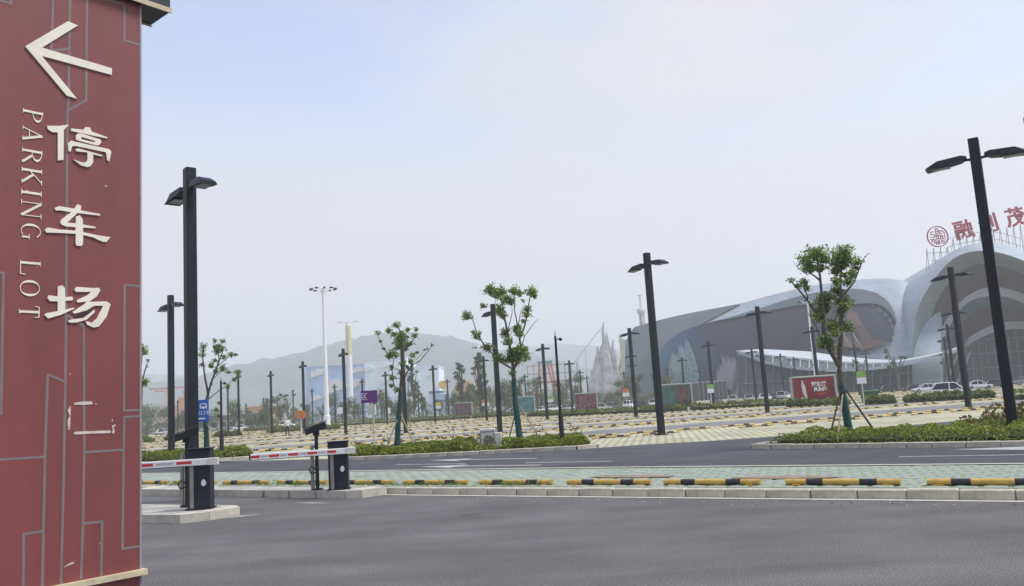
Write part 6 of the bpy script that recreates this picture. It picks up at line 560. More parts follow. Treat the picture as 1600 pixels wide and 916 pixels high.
# ------------------------------------------------------------------ wheel stops
def stop_near(label, t, c, L=1.68):
    x, y = p1(t, c); root = thing('wheel_stop', label, 'wheel stop', (x, y, LZ+.012), A1+random.uniform(-.012, .012), 'wheel stops along the near kerb')
    MB().tube([(-L/2, 0, .052), (L/2, 0, .052)], .047, 10).build('pipe', MATS['yellow'], root, True)
    for s in (-.31, .16): MB().tube([(L*s, 0, .052), (L*(s+.15), 0, .052)], .0484, 10).build('band', MATS['black_band'], root, True)
    for s in (-.4, .4): MB().box((L*s, 0, .01), (.12, .16, .02)).build('foot', MATS['yellow'], root)
ordn = ['first', 'second', 'third', 'fourth', 'fifth', 'sixth', 'seventh', 'eighth', 'ninth']
ts = [-19.6, -17.6, -15.6, -13.55, -11.45, -9.45, -7.40, -5.38, -3.40, -1.35, .68]
off = Vector((.75, 15.69, 0)).dot(E1); ts = []
starts = [Vector(p).to_3d().dot(E1) for p in [(-2.63, 17.83), (-.95, 16.77), (.75, 15.69), (2.38, 14.65), (4.15, 13.53), (5.87, 12.44)]]
ts = [starts[0]-2.0*k for k in (5, 4, 3, 2, 1)]+starts
labs = ['yellow and black wheel stop behind the barrier island, closest to the red pillar', 'yellow and black wheel stop pipe behind the barrier island, next to the furthest one',
 'yellow and black wheel stop between the two barrier cabinets, left one', 'yellow and black wheel stop between the two barrier cabinets, right one',
 'yellow and black wheel stop pipe just right of the second barrier cabinet']+[f'yellow and black wheel stop along the near kerb, {o} past the tilted boom barrier' for o in ('second', 'third', 'fourth', 'fifth', 'sixth', 'seventh')]
for t, l in zip(ts, labs): stop_near(l, t+.84, 13.62)
sy = MB().tube([(-.83, 0, .06), (.83, 0, .06)], .045, 6)
for s in (-.31, .16): sy.tube([(1.66*s, 0, .06), (1.66*(s+.18), 0, .06)], .047, 6, mi=1)
for s in (-.4, .4): sy.box((1.66*s, 0, .01), (.12, .16, .02))
FY = mat('faded_yellow', (.56, .43, .17), .7, .15, 5); FB = mat('faded_band', (.05, .045, .04), .7, .15, 5)
stop_me = sy.mesh('wheel_stop', [FY, FB])
cand = []
rows = []
for k in range(11): rows += [31.7+12.5*k, 33.6+12.5*k]
for r_, c in enumerate(rows):
    for i in range(-60, 75):
        x, y = p2(i*2.25+(r_ % 3)*.3, c)
        if y < 20 or abs(x/y) > .70 or y > 175: continue
        if x < 2 and y < 37.5: continue
        if 10.5 < x and y < 33: continue
        if random.random() < .04: continue
        ok = True
        cand.append((math.hypot(x, y), x, y))
cand.sort(); far = MB(); tv, tf, tm = sy.v, sy.f, sy.m
for k, (d, x, y) in enumerate(cand):
    if k < 285:
        put('wheel_stop', stop_me, None, (x, y, LZ), A2+random.uniform(-.02, .02), label='yellow and black wheel stop pipe in the rows of the big parking field', cat='wheel stop', group='wheel stops of the parking field')
    else:
        ca, sa = math.cos(A2), math.sin(A2)
        for s0, s1, mi in ((-.83, -.26, 0), (-.26, 0, 1), (0, .40, 0), (.40, .62, 1), (.62, .83, 0)):
            far.box((x+ca*(s0+s1)/2, y+sa*(s0+s1)/2, LZ+.055), (s1-s0, .09, .09), A2, mi)
far.build('distant_wheel_stops', [FY, FB], label='yellow and black wheel stops dotting the far end of the parking field', cat='wheel stops', kind='stuff')

# ------------------------------------------------------------------ hedges
def hedge_pts(poly, h, n, z0, wob=.15):
    """leaf positions filling the outer skin of a hedge on a ground polygon"""
    P = np.array(poly); lo, hi = P.min(0), P.max(0); out = []
    def inside(q):
        x, y = q[:, 0], q[:, 1]; r = np.zeros(len(q), bool); j = len(P)-1
        for i in range(len(P)):
            xi, yi = P[i]; xj, yj = P[j]; c = ((yi > y) != (yj > y)) & (x < (xj-xi)*(y-yi)/(yj-yi+1e-12)+xi); r ^= c; j = i
        return r
    q = rng.uniform(lo, hi, (n*4, 2)); q = q[inside(q)]
    dmin = np.full(len(q), 9.)
    for i in range(len(P)):
        a, b = P[i-1], P[i]; ab = b-a; t = np.clip(((q-a)@ab)/(ab@ab+1e-9), 0, 1); dmin = np.minimum(dmin, np.linalg.norm(q-a-t[:, None]*ab, axis=1))
    # favour the edges
    keep = rng.uniform(size=len(q)) < np.where(dmin < .22, 1., .5); q = q[keep]; dmin = dmin[keep]; q = q[:n]; dmin = dmin[:n]
    top = h*(1+wob*(np.sin(q[:, 0]*3.1+q[:, 1]*2.3)+.8*np.sin(q[:, 0]*7.7-q[:, 1]*5.1)+.7*np.sin(q[:, 0]*1.3+4)))*np.clip(.55+dmin/.30, 0, 1)
    u = rng.uniform(size=len(q)); z = np.where(dmin < .22, u*top, top*(1-.25*u**2))
    return np.c_[q, z0+z]
def hedge(label, poly, h, n, s, shoots=0, mats=LEAF_H, group='clipped hedges of the car park', z0=LZ+.02):
    root = thing('hedge', label, 'hedge', (0, 0, 0), 0, group)
    P = hedge_pts(poly, h, n, z0); leaves('foliage', P, rng.uniform(.6, 1.25, len(P))*s, mats, root, .5)
    c = (sum(p[0] for p in poly)/len(poly), sum(p[1] for p in poly)/len(poly))
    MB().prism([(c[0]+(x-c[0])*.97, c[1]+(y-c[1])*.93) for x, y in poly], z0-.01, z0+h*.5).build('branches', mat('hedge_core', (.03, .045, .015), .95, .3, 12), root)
    if shoots:
        i = rng.choice(len(P), shoots); Q = []
        for k in i:
            b = P[k]; L = rng.uniform(.1, .42)
            for t in np.linspace(.2, 1, 7): Q.append(b+[rng.normal()*.03, rng.normal()*.03, h*.35+L*t])
        leaves('shoots', Q, rng.uniform(.6, 1.2, len(Q))*s, LEAF_R, root, .2, kind='stuff')
    return root
HR = [(6.55, 22.45), (7.9, 21.15), (9.5, 19.6), (11, 18.35), (19.8, 14.9), (24, 17), (20, 21.5), (13, 22.6), (7.6, 23.1)]
hedge('long bright green hedge on the kerbed island at the right', HR, .35, 62000, .038, 0)
hedge_back = [(11.5, 20.8), (13, 20.3), (16, 19.6), (17, 21.4), (13.4, 22.4), (11.2, 22.4)]
root_s = thing('shrub', 'low reddish shrub with loose shoots behind the right hedge beside the nearest lamp', 'shrub')
Q = hedge_pts(hedge_back, .50, 4000, LZ+.05, .25); leaves('foliage', Q, rng.uniform(.6, 1.3, len(Q))*.055, LEAF_R+[LEAF_H[1]], root_s, .2)
HM = [(-6.2, 29.6), (-5.8, 29.2), (-2.46, 28.36), (-.32, 27.95), (1.72, 27.55), (2.3, 28.2), (2.0, 29.6), (-.5, 30.6), (-3, 31.2), (-5.6, 31.4)]
def split(a, b): return a
HM1 = [(-6.2, 29.6), (-5.8, 29.2), (-2.46, 28.36), (-1.6, 28.2), (-1.55, 30.9), (-3, 31.2), (-5.6, 31.4)]
HM2 = [(-.75, 28.05), (-.32, 27.95), (1.72, 27.55), (2.3, 28.2), (2.0, 29.6), (-.5, 30.6)]
hedge('green clipped hedge at the foot of the wrapped tree beside the purple sign', HM1, .37, 36000, .044, 25)
hedge('green clipped hedge right of the white cabinet, with leafy central tree and black pole', HM2, .38, 28000, .044, 20)
hedge('weedy low gap planting around the white outdoor cabinet between two hedges', [(-1.6, 28.3), (-.8, 28.1), (-.7, 30), (-1.5, 30.4)], .28, 1500, .05, 25)
HL = [(-22, 38), (-16, 35.95), (-12.7, 34.85), (-11.3, 35.6), (-12, 37), (-15, 38.2), (-21, 41)]
hedge('green clipped hedge beside the red pillar, behind the barrier camera', HL, .40, 34000, .048, 15)
kerb('planter_kerb', [(19.8, 14.6), (11, 18.1), (9.4, 19.4), (7.8, 20.95), (6.55, 22.15), (6.2, 22.7), (6.6, 23.2), (7.6, 23.3), (13, 22.85)], .13, .16, .62, LZ)
kerb('planter_kerb', [(-6.6, 29.7), (-5.97, 29.15), (-2.46, 28.16), (-.32, 27.74), (1.76, 27.34), (2.45, 27.75), (2.6, 28.4)], .13, .16, .62, LZ)
kerb('planter_kerb', [(-22, 37.75), (-16, 35.68), (-12.74, 34.64), (-11.2, 35.3)], .13, .16, .7, LZ)
sheet('planter_soil', HR, LZ+.05, MATS['soil']); sheet('planter_soil', HM, LZ+.05, MATS['soil']); sheet('planter_soil', HL, LZ+.05, MATS['soil'])
# weeds along the kerb
Q = []
for k in range(260):
    t = random.choice([-9.2, -8.6, -6.0, -5.2, -1.9, -.6, 1.6, 3.3, 5.0])+random.gauss(0, .45); x, y = p1(t+off-6, 13.36+random.uniform(0, .2)); hh = random.uniform(.02, .13)
    for j in range(5): Q.append((x+random.gauss(0, .035), y+random.gauss(0, .035), LZ+.015+hh*random.random()))
leaves('weeds', Q, rng.uniform(.015, .045, len(Q)), [LEAF_H[0], LEAF_A[0], LEAF_A[1]], None, .1, .3, label='tufts of green weeds growing along the near kerb', cat='weeds', kind='stuff')
for (t, c) in ((-9.6, 15.0), (-6.6, 14.7)):
    x, y = p1(t+2.2, c); r = [(x+math.cos(a)*.95*random.uniform(.75, 1.1)*E1.x-math.sin(a)*.2*N1.x*-1, y+math.cos(a)*.95*random.uniform(.8, 1.1)*E1.y+math.sin(a)*.22) for a in np.linspace(0, 2*math.pi, 17)[:-1]]
    sheet('bare_patch', r, LZ+.028, mat('bare_earth', (.26, .20, .14), .95, .25, 7))

# ------------------------------------------------------------------ near trees
TL = ['young tree with two tall leafy stems and three props in the right hedge',
      'central young tree with leafy tufts on bare curving branches beside the black pole',
      'young tree with small dark green crown and green wrapped trunk beside the purple sign',
      'sparse young tree with bare branches behind the blue bus sign',
      'sparse tree half hidden behind the red pillar edge']
for T, lab in zip(NEAR_TREES, TL):
    bx, by, bz = T['base']; root = thing('tree', lab, 'tree', (bx, by, LZ+.05), 0, 'young propped trees along the lot road'); o = Vector((bx, by, LZ+.05))
    dens = 400 if T['tw'] in ('T4', 'T3') else 300
    b = MB()
    for i, (w, pts) in enumerate(T['br']):
        P = [Vector(p)-o for p in pts]
        if i == 0: P[0].z = 0
        # soften with midpoints that wobble
        Q = [P[0]]
        for a, c in zip(P, P[1:]):
            Q.append((a+c)/2+Vector((random.gauss(0, .012), random.gauss(0, .02), 0))*(1 if i else .3)); Q.append(c)
        n = len(Q); r = [w*(1-(.35 if i == 0 else .72)*k/(n-1)) for k in range(n)]
        b.tube(Q, r, 8 if w > .05 else 6)
    tr = b.build('trunk', MATS['bark'], root, True)
    P = [Vector(p)-o for p in T['br'][0][1]]; P[0].z = 0; wz = T['wrap']-o.z; Q = []
    for k in range(9):
        z = wz*k/8
        for a, c in zip(P, P[1:]):
            if a.z <= z <= c.z+1e-6: Q.append(a.lerp(c, (z-a.z)/(c.z-a.z+1e-9))); break
    if len(Q) > 2:
        w = T['br'][0][0]; MB().tube(Q, [w*1.16*(1-.30*k/(len(Q)-1))+random.uniform(-.004, .006) for k in range(len(Q))], 10).build('trunk_wrap', MATS['trunk_wrap'], root, True)
    for k, (p, q) in enumerate(T['po']):
        a, c = Vector(p)-o, Vector(q)-o; c.z = 0 if c.z < .25 else .0
        MB().tube([a, c], [.022, .028], 6).build('prop', MATS['bamboo'] if k % 2 else (MATS['dark_pole'] if T['tw'] == 'T4' else MATS['bamboo']), root)
    L = []; S = []; tw = MB()
    for (x, y, z, r) in T['cl']:
        n = max(14, int(dens*(r/.22)**1.7)); r *= 1.08
        g = rng.normal(size=(n, 3)); g /= np.linalg.norm(g, axis=1)[:, None]; lob = 1+.22*np.sin(g[:, :1]*4.1+x*9)+.2*np.sin(g[:, 2:]*5.3+z*7); g *= (rng.uniform(size=n)**.5)[:, None]*r*np.array([1.08, 1.08, .92])*rng.uniform(.7, 1.25, (n, 1))*lob
        L.append(np.array([x, y, z])-np.array(o)+g); S.append(rng.uniform(.6, 1.35, n)*min(.052, .028+r*.07))
        for j in range(9):
            d = rng.normal(size=3); d /= np.linalg.norm(d); c0 = Vector((x, y, z))-o
            tw.tube([c0+Vector((0, 0, -r*.7)), c0+Vector(d)*r*.75], .006, 4, False)
    leaves('crown', np.concatenate(L), np.concatenate(S), LEAF_A, root, .35)
    tw.build('twigs', MATS['bark'], root, kind='stuff')

# ------------------------------------------------------------------ signs, poles, cabinet by the road
def disc(r, n=16, sx=1, sy=1, cx=0, cy=0): return [(cx+r*sx*math.cos(2*math.pi*i/n), cy+r*sy*math.sin(2*math.pi*i/n)) for i in range(n)]
X, Zv = Vector((1, 0, 0)), Vector((0, 0, 1))
def text(s, parent, m, size, loc, name='lettering', ext=.004, align='CENTER', rx=90, rz=0., bold=0.):
    cu = bpy.data.curves.new(name, 'FONT'); cu.body = s; cu.size = size; cu.extrude = ext; cu.align_x = align; cu.align_y = 'CENTER'; cu.offset = bold; cu.resolution_u = 2
    t = bpy.data.objects.new('tmp', cu); COL.objects.link(t)
    dg = bpy.context.evaluated_depsgraph_get(); me = bpy.data.meshes.new_from_object(t.evaluated_get(dg)); bpy.data.objects.remove(t); bpy.data.curves.remove(cu)
    me.materials.clear(); me.materials.append(m); me.name = name
    o = put(name, me, parent, loc); o.rotation_euler = (R(rx), 0, rz); return o
blue = mat('sign_blue', (.012, .10, .46), .45, .05, 4); purple = mat('sign_purple', (.13, .025, .20), .45, .06, 4)
# blue bus sign
bs = thing('bus_sign', 'blue rectangular sign with white bus symbol behind the tallest lamp', 'sign', (-13.55, 35.4, LZ))
MB().tube([(-.16, .03, 0), (-.16, .03, 2.75)], .035, 8).build('pole', MATS['off_white'], bs)
MB().bbox((.14, 0, 2.12), (.64, .03, .92), 0, .01).build('board', blue, bs)
b = MB().plate([(-.14, -.10), (.14, -.10), (.16, .04), (.11, .12), (-.11, .12), (-.16, .04)], (.24, -.016, 2.3), X, Zv, 0, .004)
b.build('bus_symbol', MATS['white_paint'], bs)
MB().plate([(-.12, -.02), (.12, -.02), (.09, .06), (-.09, .06)], (.24, -.0205, 2.32), X, Zv, 0, .003).plate(disc(.022, cx=-.08), (.24, -.0205, 2.22), X, Zv, 0, .003).plate(disc(.022, cx=.08), (.24, -.0205, 2.22), X, Zv, 0, .003).build('bus_window', blue, bs)
text('出口车', bs, MATS['white_paint'], .2, (.22, -.018, 2.02))
MB().box((.14, -.017, 1.79), (.34, .004, .06)).build('bar', MATS['white_paint'], bs)
# purple section sign
ps = thing('section_sign', 'purple parking section sign on a grey pole with white box, beside the road', 'sign', (-6.05, 34.0, LZ), R(-6))
MB().tube([(.14, .03, 0), (.14, .03, 1.52)], .035, 8).build('pole', mat('pole_grey', (.45, .45, .43), .5, .1, 4), ps)
MB().bbox((.10, 0, 1.72), (.32, .16, .4), 0, .02).build('box', mat('box_grey', (.52, .55, .50), .6, .08, 4), ps)
for dx in (.02, .2): MB().tube([(dx, .03, 1.9), (dx, .03, 2.0)], .02, 6).build('bracket', MATS['post_black'], ps)
MB().bbox((0, 0, 2.25), (.68, .05, .5), 0, .01).build('board', purple, ps)
text('区', ps, MATS['white_paint'], .30, (-.2, -.028, 2.25))
# camera poles
def cam_pole(x, y, h, label):
    r = thing('camera_pole', label, 'camera pole', (x, y, LZ+.04)); m = MATS['rubber']
    MB().tube([(0, 0, 0), (0, 0, 1.05), (0, 0, 1.12), (0, 0, h)], [.085, .085, .055, .04], 10).build('pole', m, r, True)
    a = MB().tube([(0, 0, h-.15), (.14, -.02, h-.08)], .018, 6).build('arm', m, r)
    MB().ball((.17, -.02, h-.12), .06, 8, 6).build('dome', m, a)
    MB().tube([(0, 0, h), (0, 0, h+.16)], .012, 5).build('finial', m, r)
cam_pole(1.38, 28.3, 3.75, 'thin black camera pole with thick foot right of the leafy central tree')
cam_pole(-12.6, 35.5, 3.3, 'thin black camera pole with thick foot right of the blue bus sign')
# outdoor cabinet
ac = thing('outdoor_unit', 'white metal box with round fan grille standing in the hedge gap', 'utility box', (-1.12, 28.75, LZ+.05), R(-4))
MB().bbox((0, 0, .40), (.50, .30, .72), 0, .015).build('case', MATS['off_white'], ac)
MB().plate(disc(.17), (.03, -.151, .38), X, Zv, 0, .012).build('fan_grille', mat('grille', (.16, .19, .17), .6, .2, 20), ac)
for k in range(5): MB().plate([(.165*math.cos(t), .165*math.sin(t)) for t in (k*1.256, k*1.256+.25)]+[(0, .0)], (.03, -.165, .38), X, Zv, 0, .004).build('fan_blade', MATS['steel'], ac)
MB().box((0, -.152, .66), (.46, .006, .04)).build('top_seam', MATS['text_grey'], ac)
for sx in (-.235, .235): MB().box((sx, -.155, .36), (.03, .012, .72)).build('corner_post', MATS['text_grey'], ac)
MB().bbox((.36, .1, .36), (.2, .26, .5), 0, .012).build('side_box', MATS['off_white'], ac)

# section signs further off: (x, y, height, width, colour, label)
org = mat('sign_orange', (.55, .19, .06), .5, .05, 4); grn = mat('sign_green', (.22, .42, .08), .5, .05, 4); yel = mat('sign_yellow', (.65, .50, .06), .5, .05, 4)
def sec_sign(px, lab, col, wide=False, white=True):
    x, y, h, w = px; r = thing('section_sign', lab, 'sign', (x, y, LZ), R(random.uniform(-8, 8)), 'coloured parking section signs')
    MB().tube([(0, .03, 0), (0, .03, h*.66)], .04, 6).build('pole', MATS['off_white'], r)
    hh = h*.2
    if wide: MB().plate([(-w, h*.72), (-w*.8, h*.67), (w*.7, h*.67), (w, h*.74), (w, h*.86), (w*.5, h*.93), (-w*.8, h*.92), (-w, h*.85)], (0, 0, 0), X, Zv, -.02, .03).build('board', col, r)
    else:
        MB().plate([(-w/2, h*.82), (w/2, h*.82), (w/2, h*.96), (w*.2, h), (-w*.35, h*.99), (-w/2, h*.95)], (0, 0, 0), X, Zv, -.02, .03).build('board', col, r)
        MB().plate([(-w/2, h*.63), (w/2, h*.63), (w/2, h*.81), (-w/2, h*.81)], (0, 0, 0), X, Zv, -.02, .03).build('number_board', MATS['white_paint'], r)
SIGNS = [((-16.0, 61.5, 2.3, .38), 'orange section sign by the walking person in front of the lamp row', org, True), ((25.6, 62.5, 2.55, .68), 'green and white section sign right of the red billboard tree', grn, False),
 ((15.0, 117., 3.0, .95), 'orange and white section sign right of the dark red poster box', org, False), ((21.2, 92.5, 2.6, .70), 'green and white section sign right of the teal poster box', grn, False),
 ((-5.4, 137, 2.9, 1.2), 'orange and white section sign beside the maroon poster box', org, False), ((5.6, 150, 2.9, 1.1), 'small green section sign in front of the red ride', grn, False),
 ((-14.6, 152, 3.0, 1.0), 'small yellow section sign left of the maroon poster box', yel, False), ((-19.5, 125, 2.4, .7), 'small white notice sign below the cloud murals', MATS['white_paint'], False),
 ((-32, 150, 3.2, 1.0), 'small white notice sign right of the white high mast', MATS['white_paint'], False)]
for a, l, c, w in SIGNS: sec_sign(a, l, c, w)

# light box billboards
def poster_mat(name, c1, c2, axis_scale):
    m = bpy.data.materials.new(name); m.use_nodes = True; n = m.node_tree.nodes; l = m.node_tree.links; b = n['Principled BSDF']; b.inputs['Roughness'].default_value = .35
    t = n.new('ShaderNodeTexCoord'); x = n.new('ShaderNodeTexNoise'); x.inputs['Scale'].default_value = axis_scale; x.inputs['Detail'].default_value = 4; l.new(t.outputs['Object'], x.inputs['Vector'])
    r = n.new('ShaderNodeValToRGB'); r.color_ramp.elements[0].color = (*c1, 1); r.color_ramp.elements[1].color = (*c2, 1); r.color_ramp.elements[0].position = .38; r.color_ramp.elements[1].position = .6
    l.new(x.outputs['Fac'], r.inputs[0]); l.new(r.outputs[0], b.inputs['Base Color']); return m
def billboard(x, y, w, h, rz, label, m, z0=.35):
    r = thing('billboard', label, 'billboard', (x, y, LZ), rz, 'poster light boxes of the car park')
    fr = mat('frame_grey', (.42, .42, .38), .5, .08, 3)
    MB().bbox((0, .2, z0+h/2), (w, .5, h), 0, .02).build('case', fr, r)
    for sx in (-.42, .42): MB().box((sx*w, .2, z0/2), (.18, .3, z0)).build('leg', fr, r)
    p = MB().box((-.02*w, -.056, z0+h/2), (w*.90, .012, h*.86)).build('poster', m, r)
    for s in (-1, 1):
        MB().box((-.02*w+s*w*.46, -.07, z0+h/2), (.05, .04, h*.9)).build('frame_side', mat('frame_dark', (.1, .1, .1), .5, .1, 3), r)
        MB().box((-.02*w, -.07, z0+h/2+s*h*.44), (w*.94, .041, .05)).build('frame_rail', MATS['frame_dark'], r)
    return r
rb = billboard(24.2, 68.6, 3.75, 2.25, R(4), 'red poster light box with white bottle figure and slogan, left of the propped tree', poster_mat('poster_red', (.10, .008, .012), (.25, .013, .02), 1.1), .25)
W_ = MATS['white_paint']
fig = [(-.10, 1.72), (-.03, 1.72), (0, 1.5), (.10, 1.3), (.16, .6), (.22, .15), (.12, .2), (-.05, .55), (-.2, .3), (-.32, .28), (-.2, .12), (.2, .02), (.26, -.02), (-.05, -.05), (-.22, .08), (-.38, .3), (-.22, .45), (-.1, .6), (-.16, .9), (-.15, 1.35)]
b = MB().plate([(-.10, 1.75), (.0, 1.75), (.02, 1.5), (.14, 1.3), (.2, .75), (.05, .35), (-.1, .8), (-.16, 1.35), (-.12, 1.5)], (-.95, -.063, .42), X, Zv, 0, .006)
b.plate([(.05, .35), (.2, .75), (.30, .05), (.12, -.0)], (-.95, -.063, .42), X, Zv, 0, .006).plate([(-.3, .35), (-.14, .42), (.1, .04), (.22, -.02), (-.1, -.04), (-.2, .1)], (-.95, -.063, .42), X, Zv, 0, .006)
b.build('bottle_figure', MATS['off_white'], rb)
text('潮生活', rb, W_, .42, (.35, -.066, 1.78), bold=.012); text('FUN', rb, W_, .40, (.30, -.066, 1.36), bold=.02); text('购', rb, MATS['off_white'], .34, (.85, -.066, 1.40), bold=.01)
MB().box((.5, -.066, 1.05), (.8, .004, .03)).box((.5, -.066, .95), (.6, .004, .025)).build('small_print', mat('gold_print', (.5, .2, .05), .5, 0), rb)
billboard(9.45, 117.5, 3.2, 2.45, R(-3), 'dark red poster light box with pale figures in the middle distance', poster_mat('poster_maroon', (.05, .012, .016), (.22, .10, .11), 2.2), .3)
tb = billboard(16.3, 86.2, 3.15, 2.5, R(2), 'teal and brown poster light box left of the green section sign', poster_mat('poster_teal', (.025, .09, .075), (.07, .16, .13), 1.2), .3)
MB().box((.55, -.063, 1.55), (1.35, .006, 1.98)).build('poster_half', poster_mat('poster_brown', (.07, .045, .035), (.17, .09, .075), 1.8), tb)
billboard(-9.1, 138, 2.9, 2.3, R(0), 'maroon poster light box in front of the tan rock building', poster_mat('poster_wine', (.04, .015, .02), (.18, .10, .12), 2.2), .3)
billboard(1.2, 130, 2.6, 2.6, R(2), 'teal poster light box behind the trunk of the central tree', poster_mat('poster_sea', (.03, .11, .13), (.06, .19, .2), 1.2), .3)
# bin
bn = thing('litter_bin', 'green wheeled litter bin beside the green section sign', 'bin', (27.0, 64.8, LZ))
MB().box((0, 0, .55), (.95, .7, .85), 0, 0, 1.14).build('body', mat('bin_green', (.05, .17, .05), .5, .1, 3), bn); MB().bbox((0, 0, 1.0), (1.15, .9, .1), 0, .02).build('lid', MATS['bin_green'], bn)
for sx in (-.3, .3): MB().tube([(sx-.05, .3, .13), (sx+.05, .3, .13)], .13, 10).build('wheel', MATS['rubber'], bn)

# ------------------------------------------------------------------ high masts
def mast(x, y, h, label, arms=10, rad=1.6, r0=.3):
    r = thing('high_mast', label, 'mast', (x, y, LZ)); m = MATS['white_paint']
    MB().tube([(0, 0, 0), (0, 0, h*.08), (0, 0, h*.085), (0, 0, h)], [r0*1.25, r0*1.25, r0, r0*.45], 12).build('pole', m, r, True)
    MB().tube([(0, 0, h-.1), (0, 0, h+.22)], [rad*.25, rad*.1], 12).build('cap', m, r)
    for k in range(arms):
        a = 2*math.pi*k/arms; c, s = math.cos(a), math.sin(a)
        ar = MB().tube([(0, 0, h-.9), (c*rad*.7, s*rad*.7, h-.15), (c*rad, s*rad, h-.12)], .03, 5).build('arm', m, r)
        MB().box((c*rad, s*rad, h-.22), (.5, .42, .2), a, 0, .8).build('floodlight', MATS['post_black'], ar)
mast(-30.0, 131, 22.0, 'tall white high mast with a ring of floodlights in front of the hill', 10, 1.95, .42)
mast(-7.5, 170, 14.0, 'thin white mast seen left of the central tree', 6, 1.2, .22)
mast(53.3, 150, 17.3, 'white mast in front of the mall wing, behind a lamp post', 6, 1.6, .26)
# ------------------------------------------------------------------ cars
def build_car(kind, paint):
    root = thing('parked_car', '', 'car'); suv = kind == 'suv'
    L, W, H = (4.2, 1.80, 1.62) if suv else (4.3, 1.76, 1.45)
    # lower body rings: x, half width, z bottom, z shoulder
    bz = .92 if suv else .80
    st = [(-.5, .66, .42, bz*.80), (-.485, .80, .30, bz*.95), (-.44, .93, .24, bz*1.02), (-.30, 1, .22, bz*1.03), (0, 1, .22, bz), (.18, 1, .22, bz*.99), (.34, .97, .23, bz*.92), (.44, .90, .25, bz*.84), (.485, .78, .30, bz*.74), (.5, .64, .40, bz*.62)]
    q = []; n = 8
    for x, w, z0, z1 in st:
        w *= W/2; q += [(x*L, -w*.86, z0), (x*L, -w, z0+.14), (x*L, -w, z0+(z1-z0)*.62), (x*L, -w*.93, z1), (x*L, w*.93, z1), (x*L, w, z0+(z1-z0)*.62), (x*L, w, z0+.14), (x*L, w*.86, z0)]
    fs = [tuple(range(7, -1, -1)), tuple(range((len(st)-1)*n, len(st)*n))]
    for i in range(len(st)-1):
        for k in range(n): fs.append((i*n+k, i*n+(k+1) % n, (i+1)*n+(k+1) % n, (i+1)*n+k))
    MB().add(q, fs).build('body', paint, root, True)
    # glasshouse
    g = [(-.455 if suv else -.36, .76, bz*1.0, bz*1.01), (-.34 if suv else -.20, .66, bz, H*.97), (-.05, .69, bz, H), (.08, .67, bz, H*.98), (.24, .80, bz*.97, bz*1.0)]
    q = []
    for x, w, z0, z1 in g: w *= W/2; q += [(x*L, -W/2*.88, z0-.02), (x*L, -w, z1-.03), (x*L, w, z1-.03), (x*L, W/2*.88, z0-.02)]
    fs = []
    for i in range(4):
        for k in range(3): fs.append((i*4+k, i*4+k+1, i*4+5+k, i*4+4+k))
    gl = mat('car_glass', (.012, .015, .018), .08, 0)
    MB().add(q, [f[::-1] for f in fs]).build('window', gl, root)
    q = []
    for x, w, z1 in [(g[1][0]-.03, .64, H*.965), (g[1][0]+.02, .66, H*.985), (-.05, .68, H+.005), (.07, .66, H*.985), (.095, .64, H*.965)]:
        w *= W/2; q += [(x*L, -w, z1-.03), (x*L, -w*.8, z1+.012), (x*L, w*.8, z1+.012), (x*L, w, z1-.03)]
    fs = [(i*4+k, i*4+4+k, i*4+5+k, i*4+k+1) for i in range(4) for k in range(3)]
    MB().add(q, fs).build('roof', paint, root, True)
    for s in (-1, 1):
        for xa, za, xb, zb in [(g[0][0], bz, g[1][0], H*.95), (-.06, bz, -.05, H*.97), (.245, bz*.98, .085, H*.95)]:
            MB().tube([(xa*L, s*W/2*.885, za), (xb*L, s*W/2*.70, zb)], .045, 4).build('pillar', paint, root)
        MB().box((.12*L, s*(W/2+.07), bz+.08), (.14, .14, .1)).build('mirror', paint, root)
        for wx in (-.30, .31):
            wr = .34 if suv else .31
            wh = MB().tube([(wx*L, s*(W/2-.19), wr), (wx*L, s*(W/2+.005), wr)], wr, 16).build('wheel', MATS['rubber'], root)
            MB().tube([(wx*L, s*(W/2-.02), wr), (wx*L, s*(W/2+.012), wr)], wr*.62, 12).build('rim', mat('rim', (.35, .35, .36), .35, .05, 5, metal=.8), wh)
        MB().box((.47*L, s*W*.36, bz*.72), (.12, .3, .12)).build('headlight', mat('head_glass', (.6, .62, .65), .15, 0), root)
        MB().box((-.478*L, s*W*.37, bz*.86), (.08, .25, .14)).build('tail_light', mat('tail', (.3, .012, .012), .3, 0), root)
    for x in (.495, -.5): MB().bbox((x*L, 0, .36), (.06, W*.78, .16), 0, .01).build('bumper', MATS['rubber'], root)
    return root
PAINT = {k: mat('paint_'+k, c, .25, .03, 2, spec=.6) for k, c in dict(white=(.72, .73, .74), silver=(.38, .39, .40), black=(.02, .021, .024), grey=(.12, .125, .135), red=(.3, .03, .03), green=(.40, .47, .42), blue=(.03, .06, .14)).items()}
TEMPL = {}
def car(kind, colr, x, y, rz, label, group=None):
    key = (kind, colr)
    if key not in TEMPL: o = TEMPL[key] = build_car(kind, PAINT[colr])
    else: o = copy_tree(TEMPL[key])
    o.location = (x, y, LZ+.002); o.rotation_euler = (0, 0, rz); o.scale = (.80,)*3; o['label'] = label
    if group: o['group'] = group
    elif 'group' in o: del o['group']
car('suv', 'white', 35.3, 68.6, R(-22), 'white SUV standing alone in the field, right of the green section sign')
G_ = 'cars parked in front of the mall'
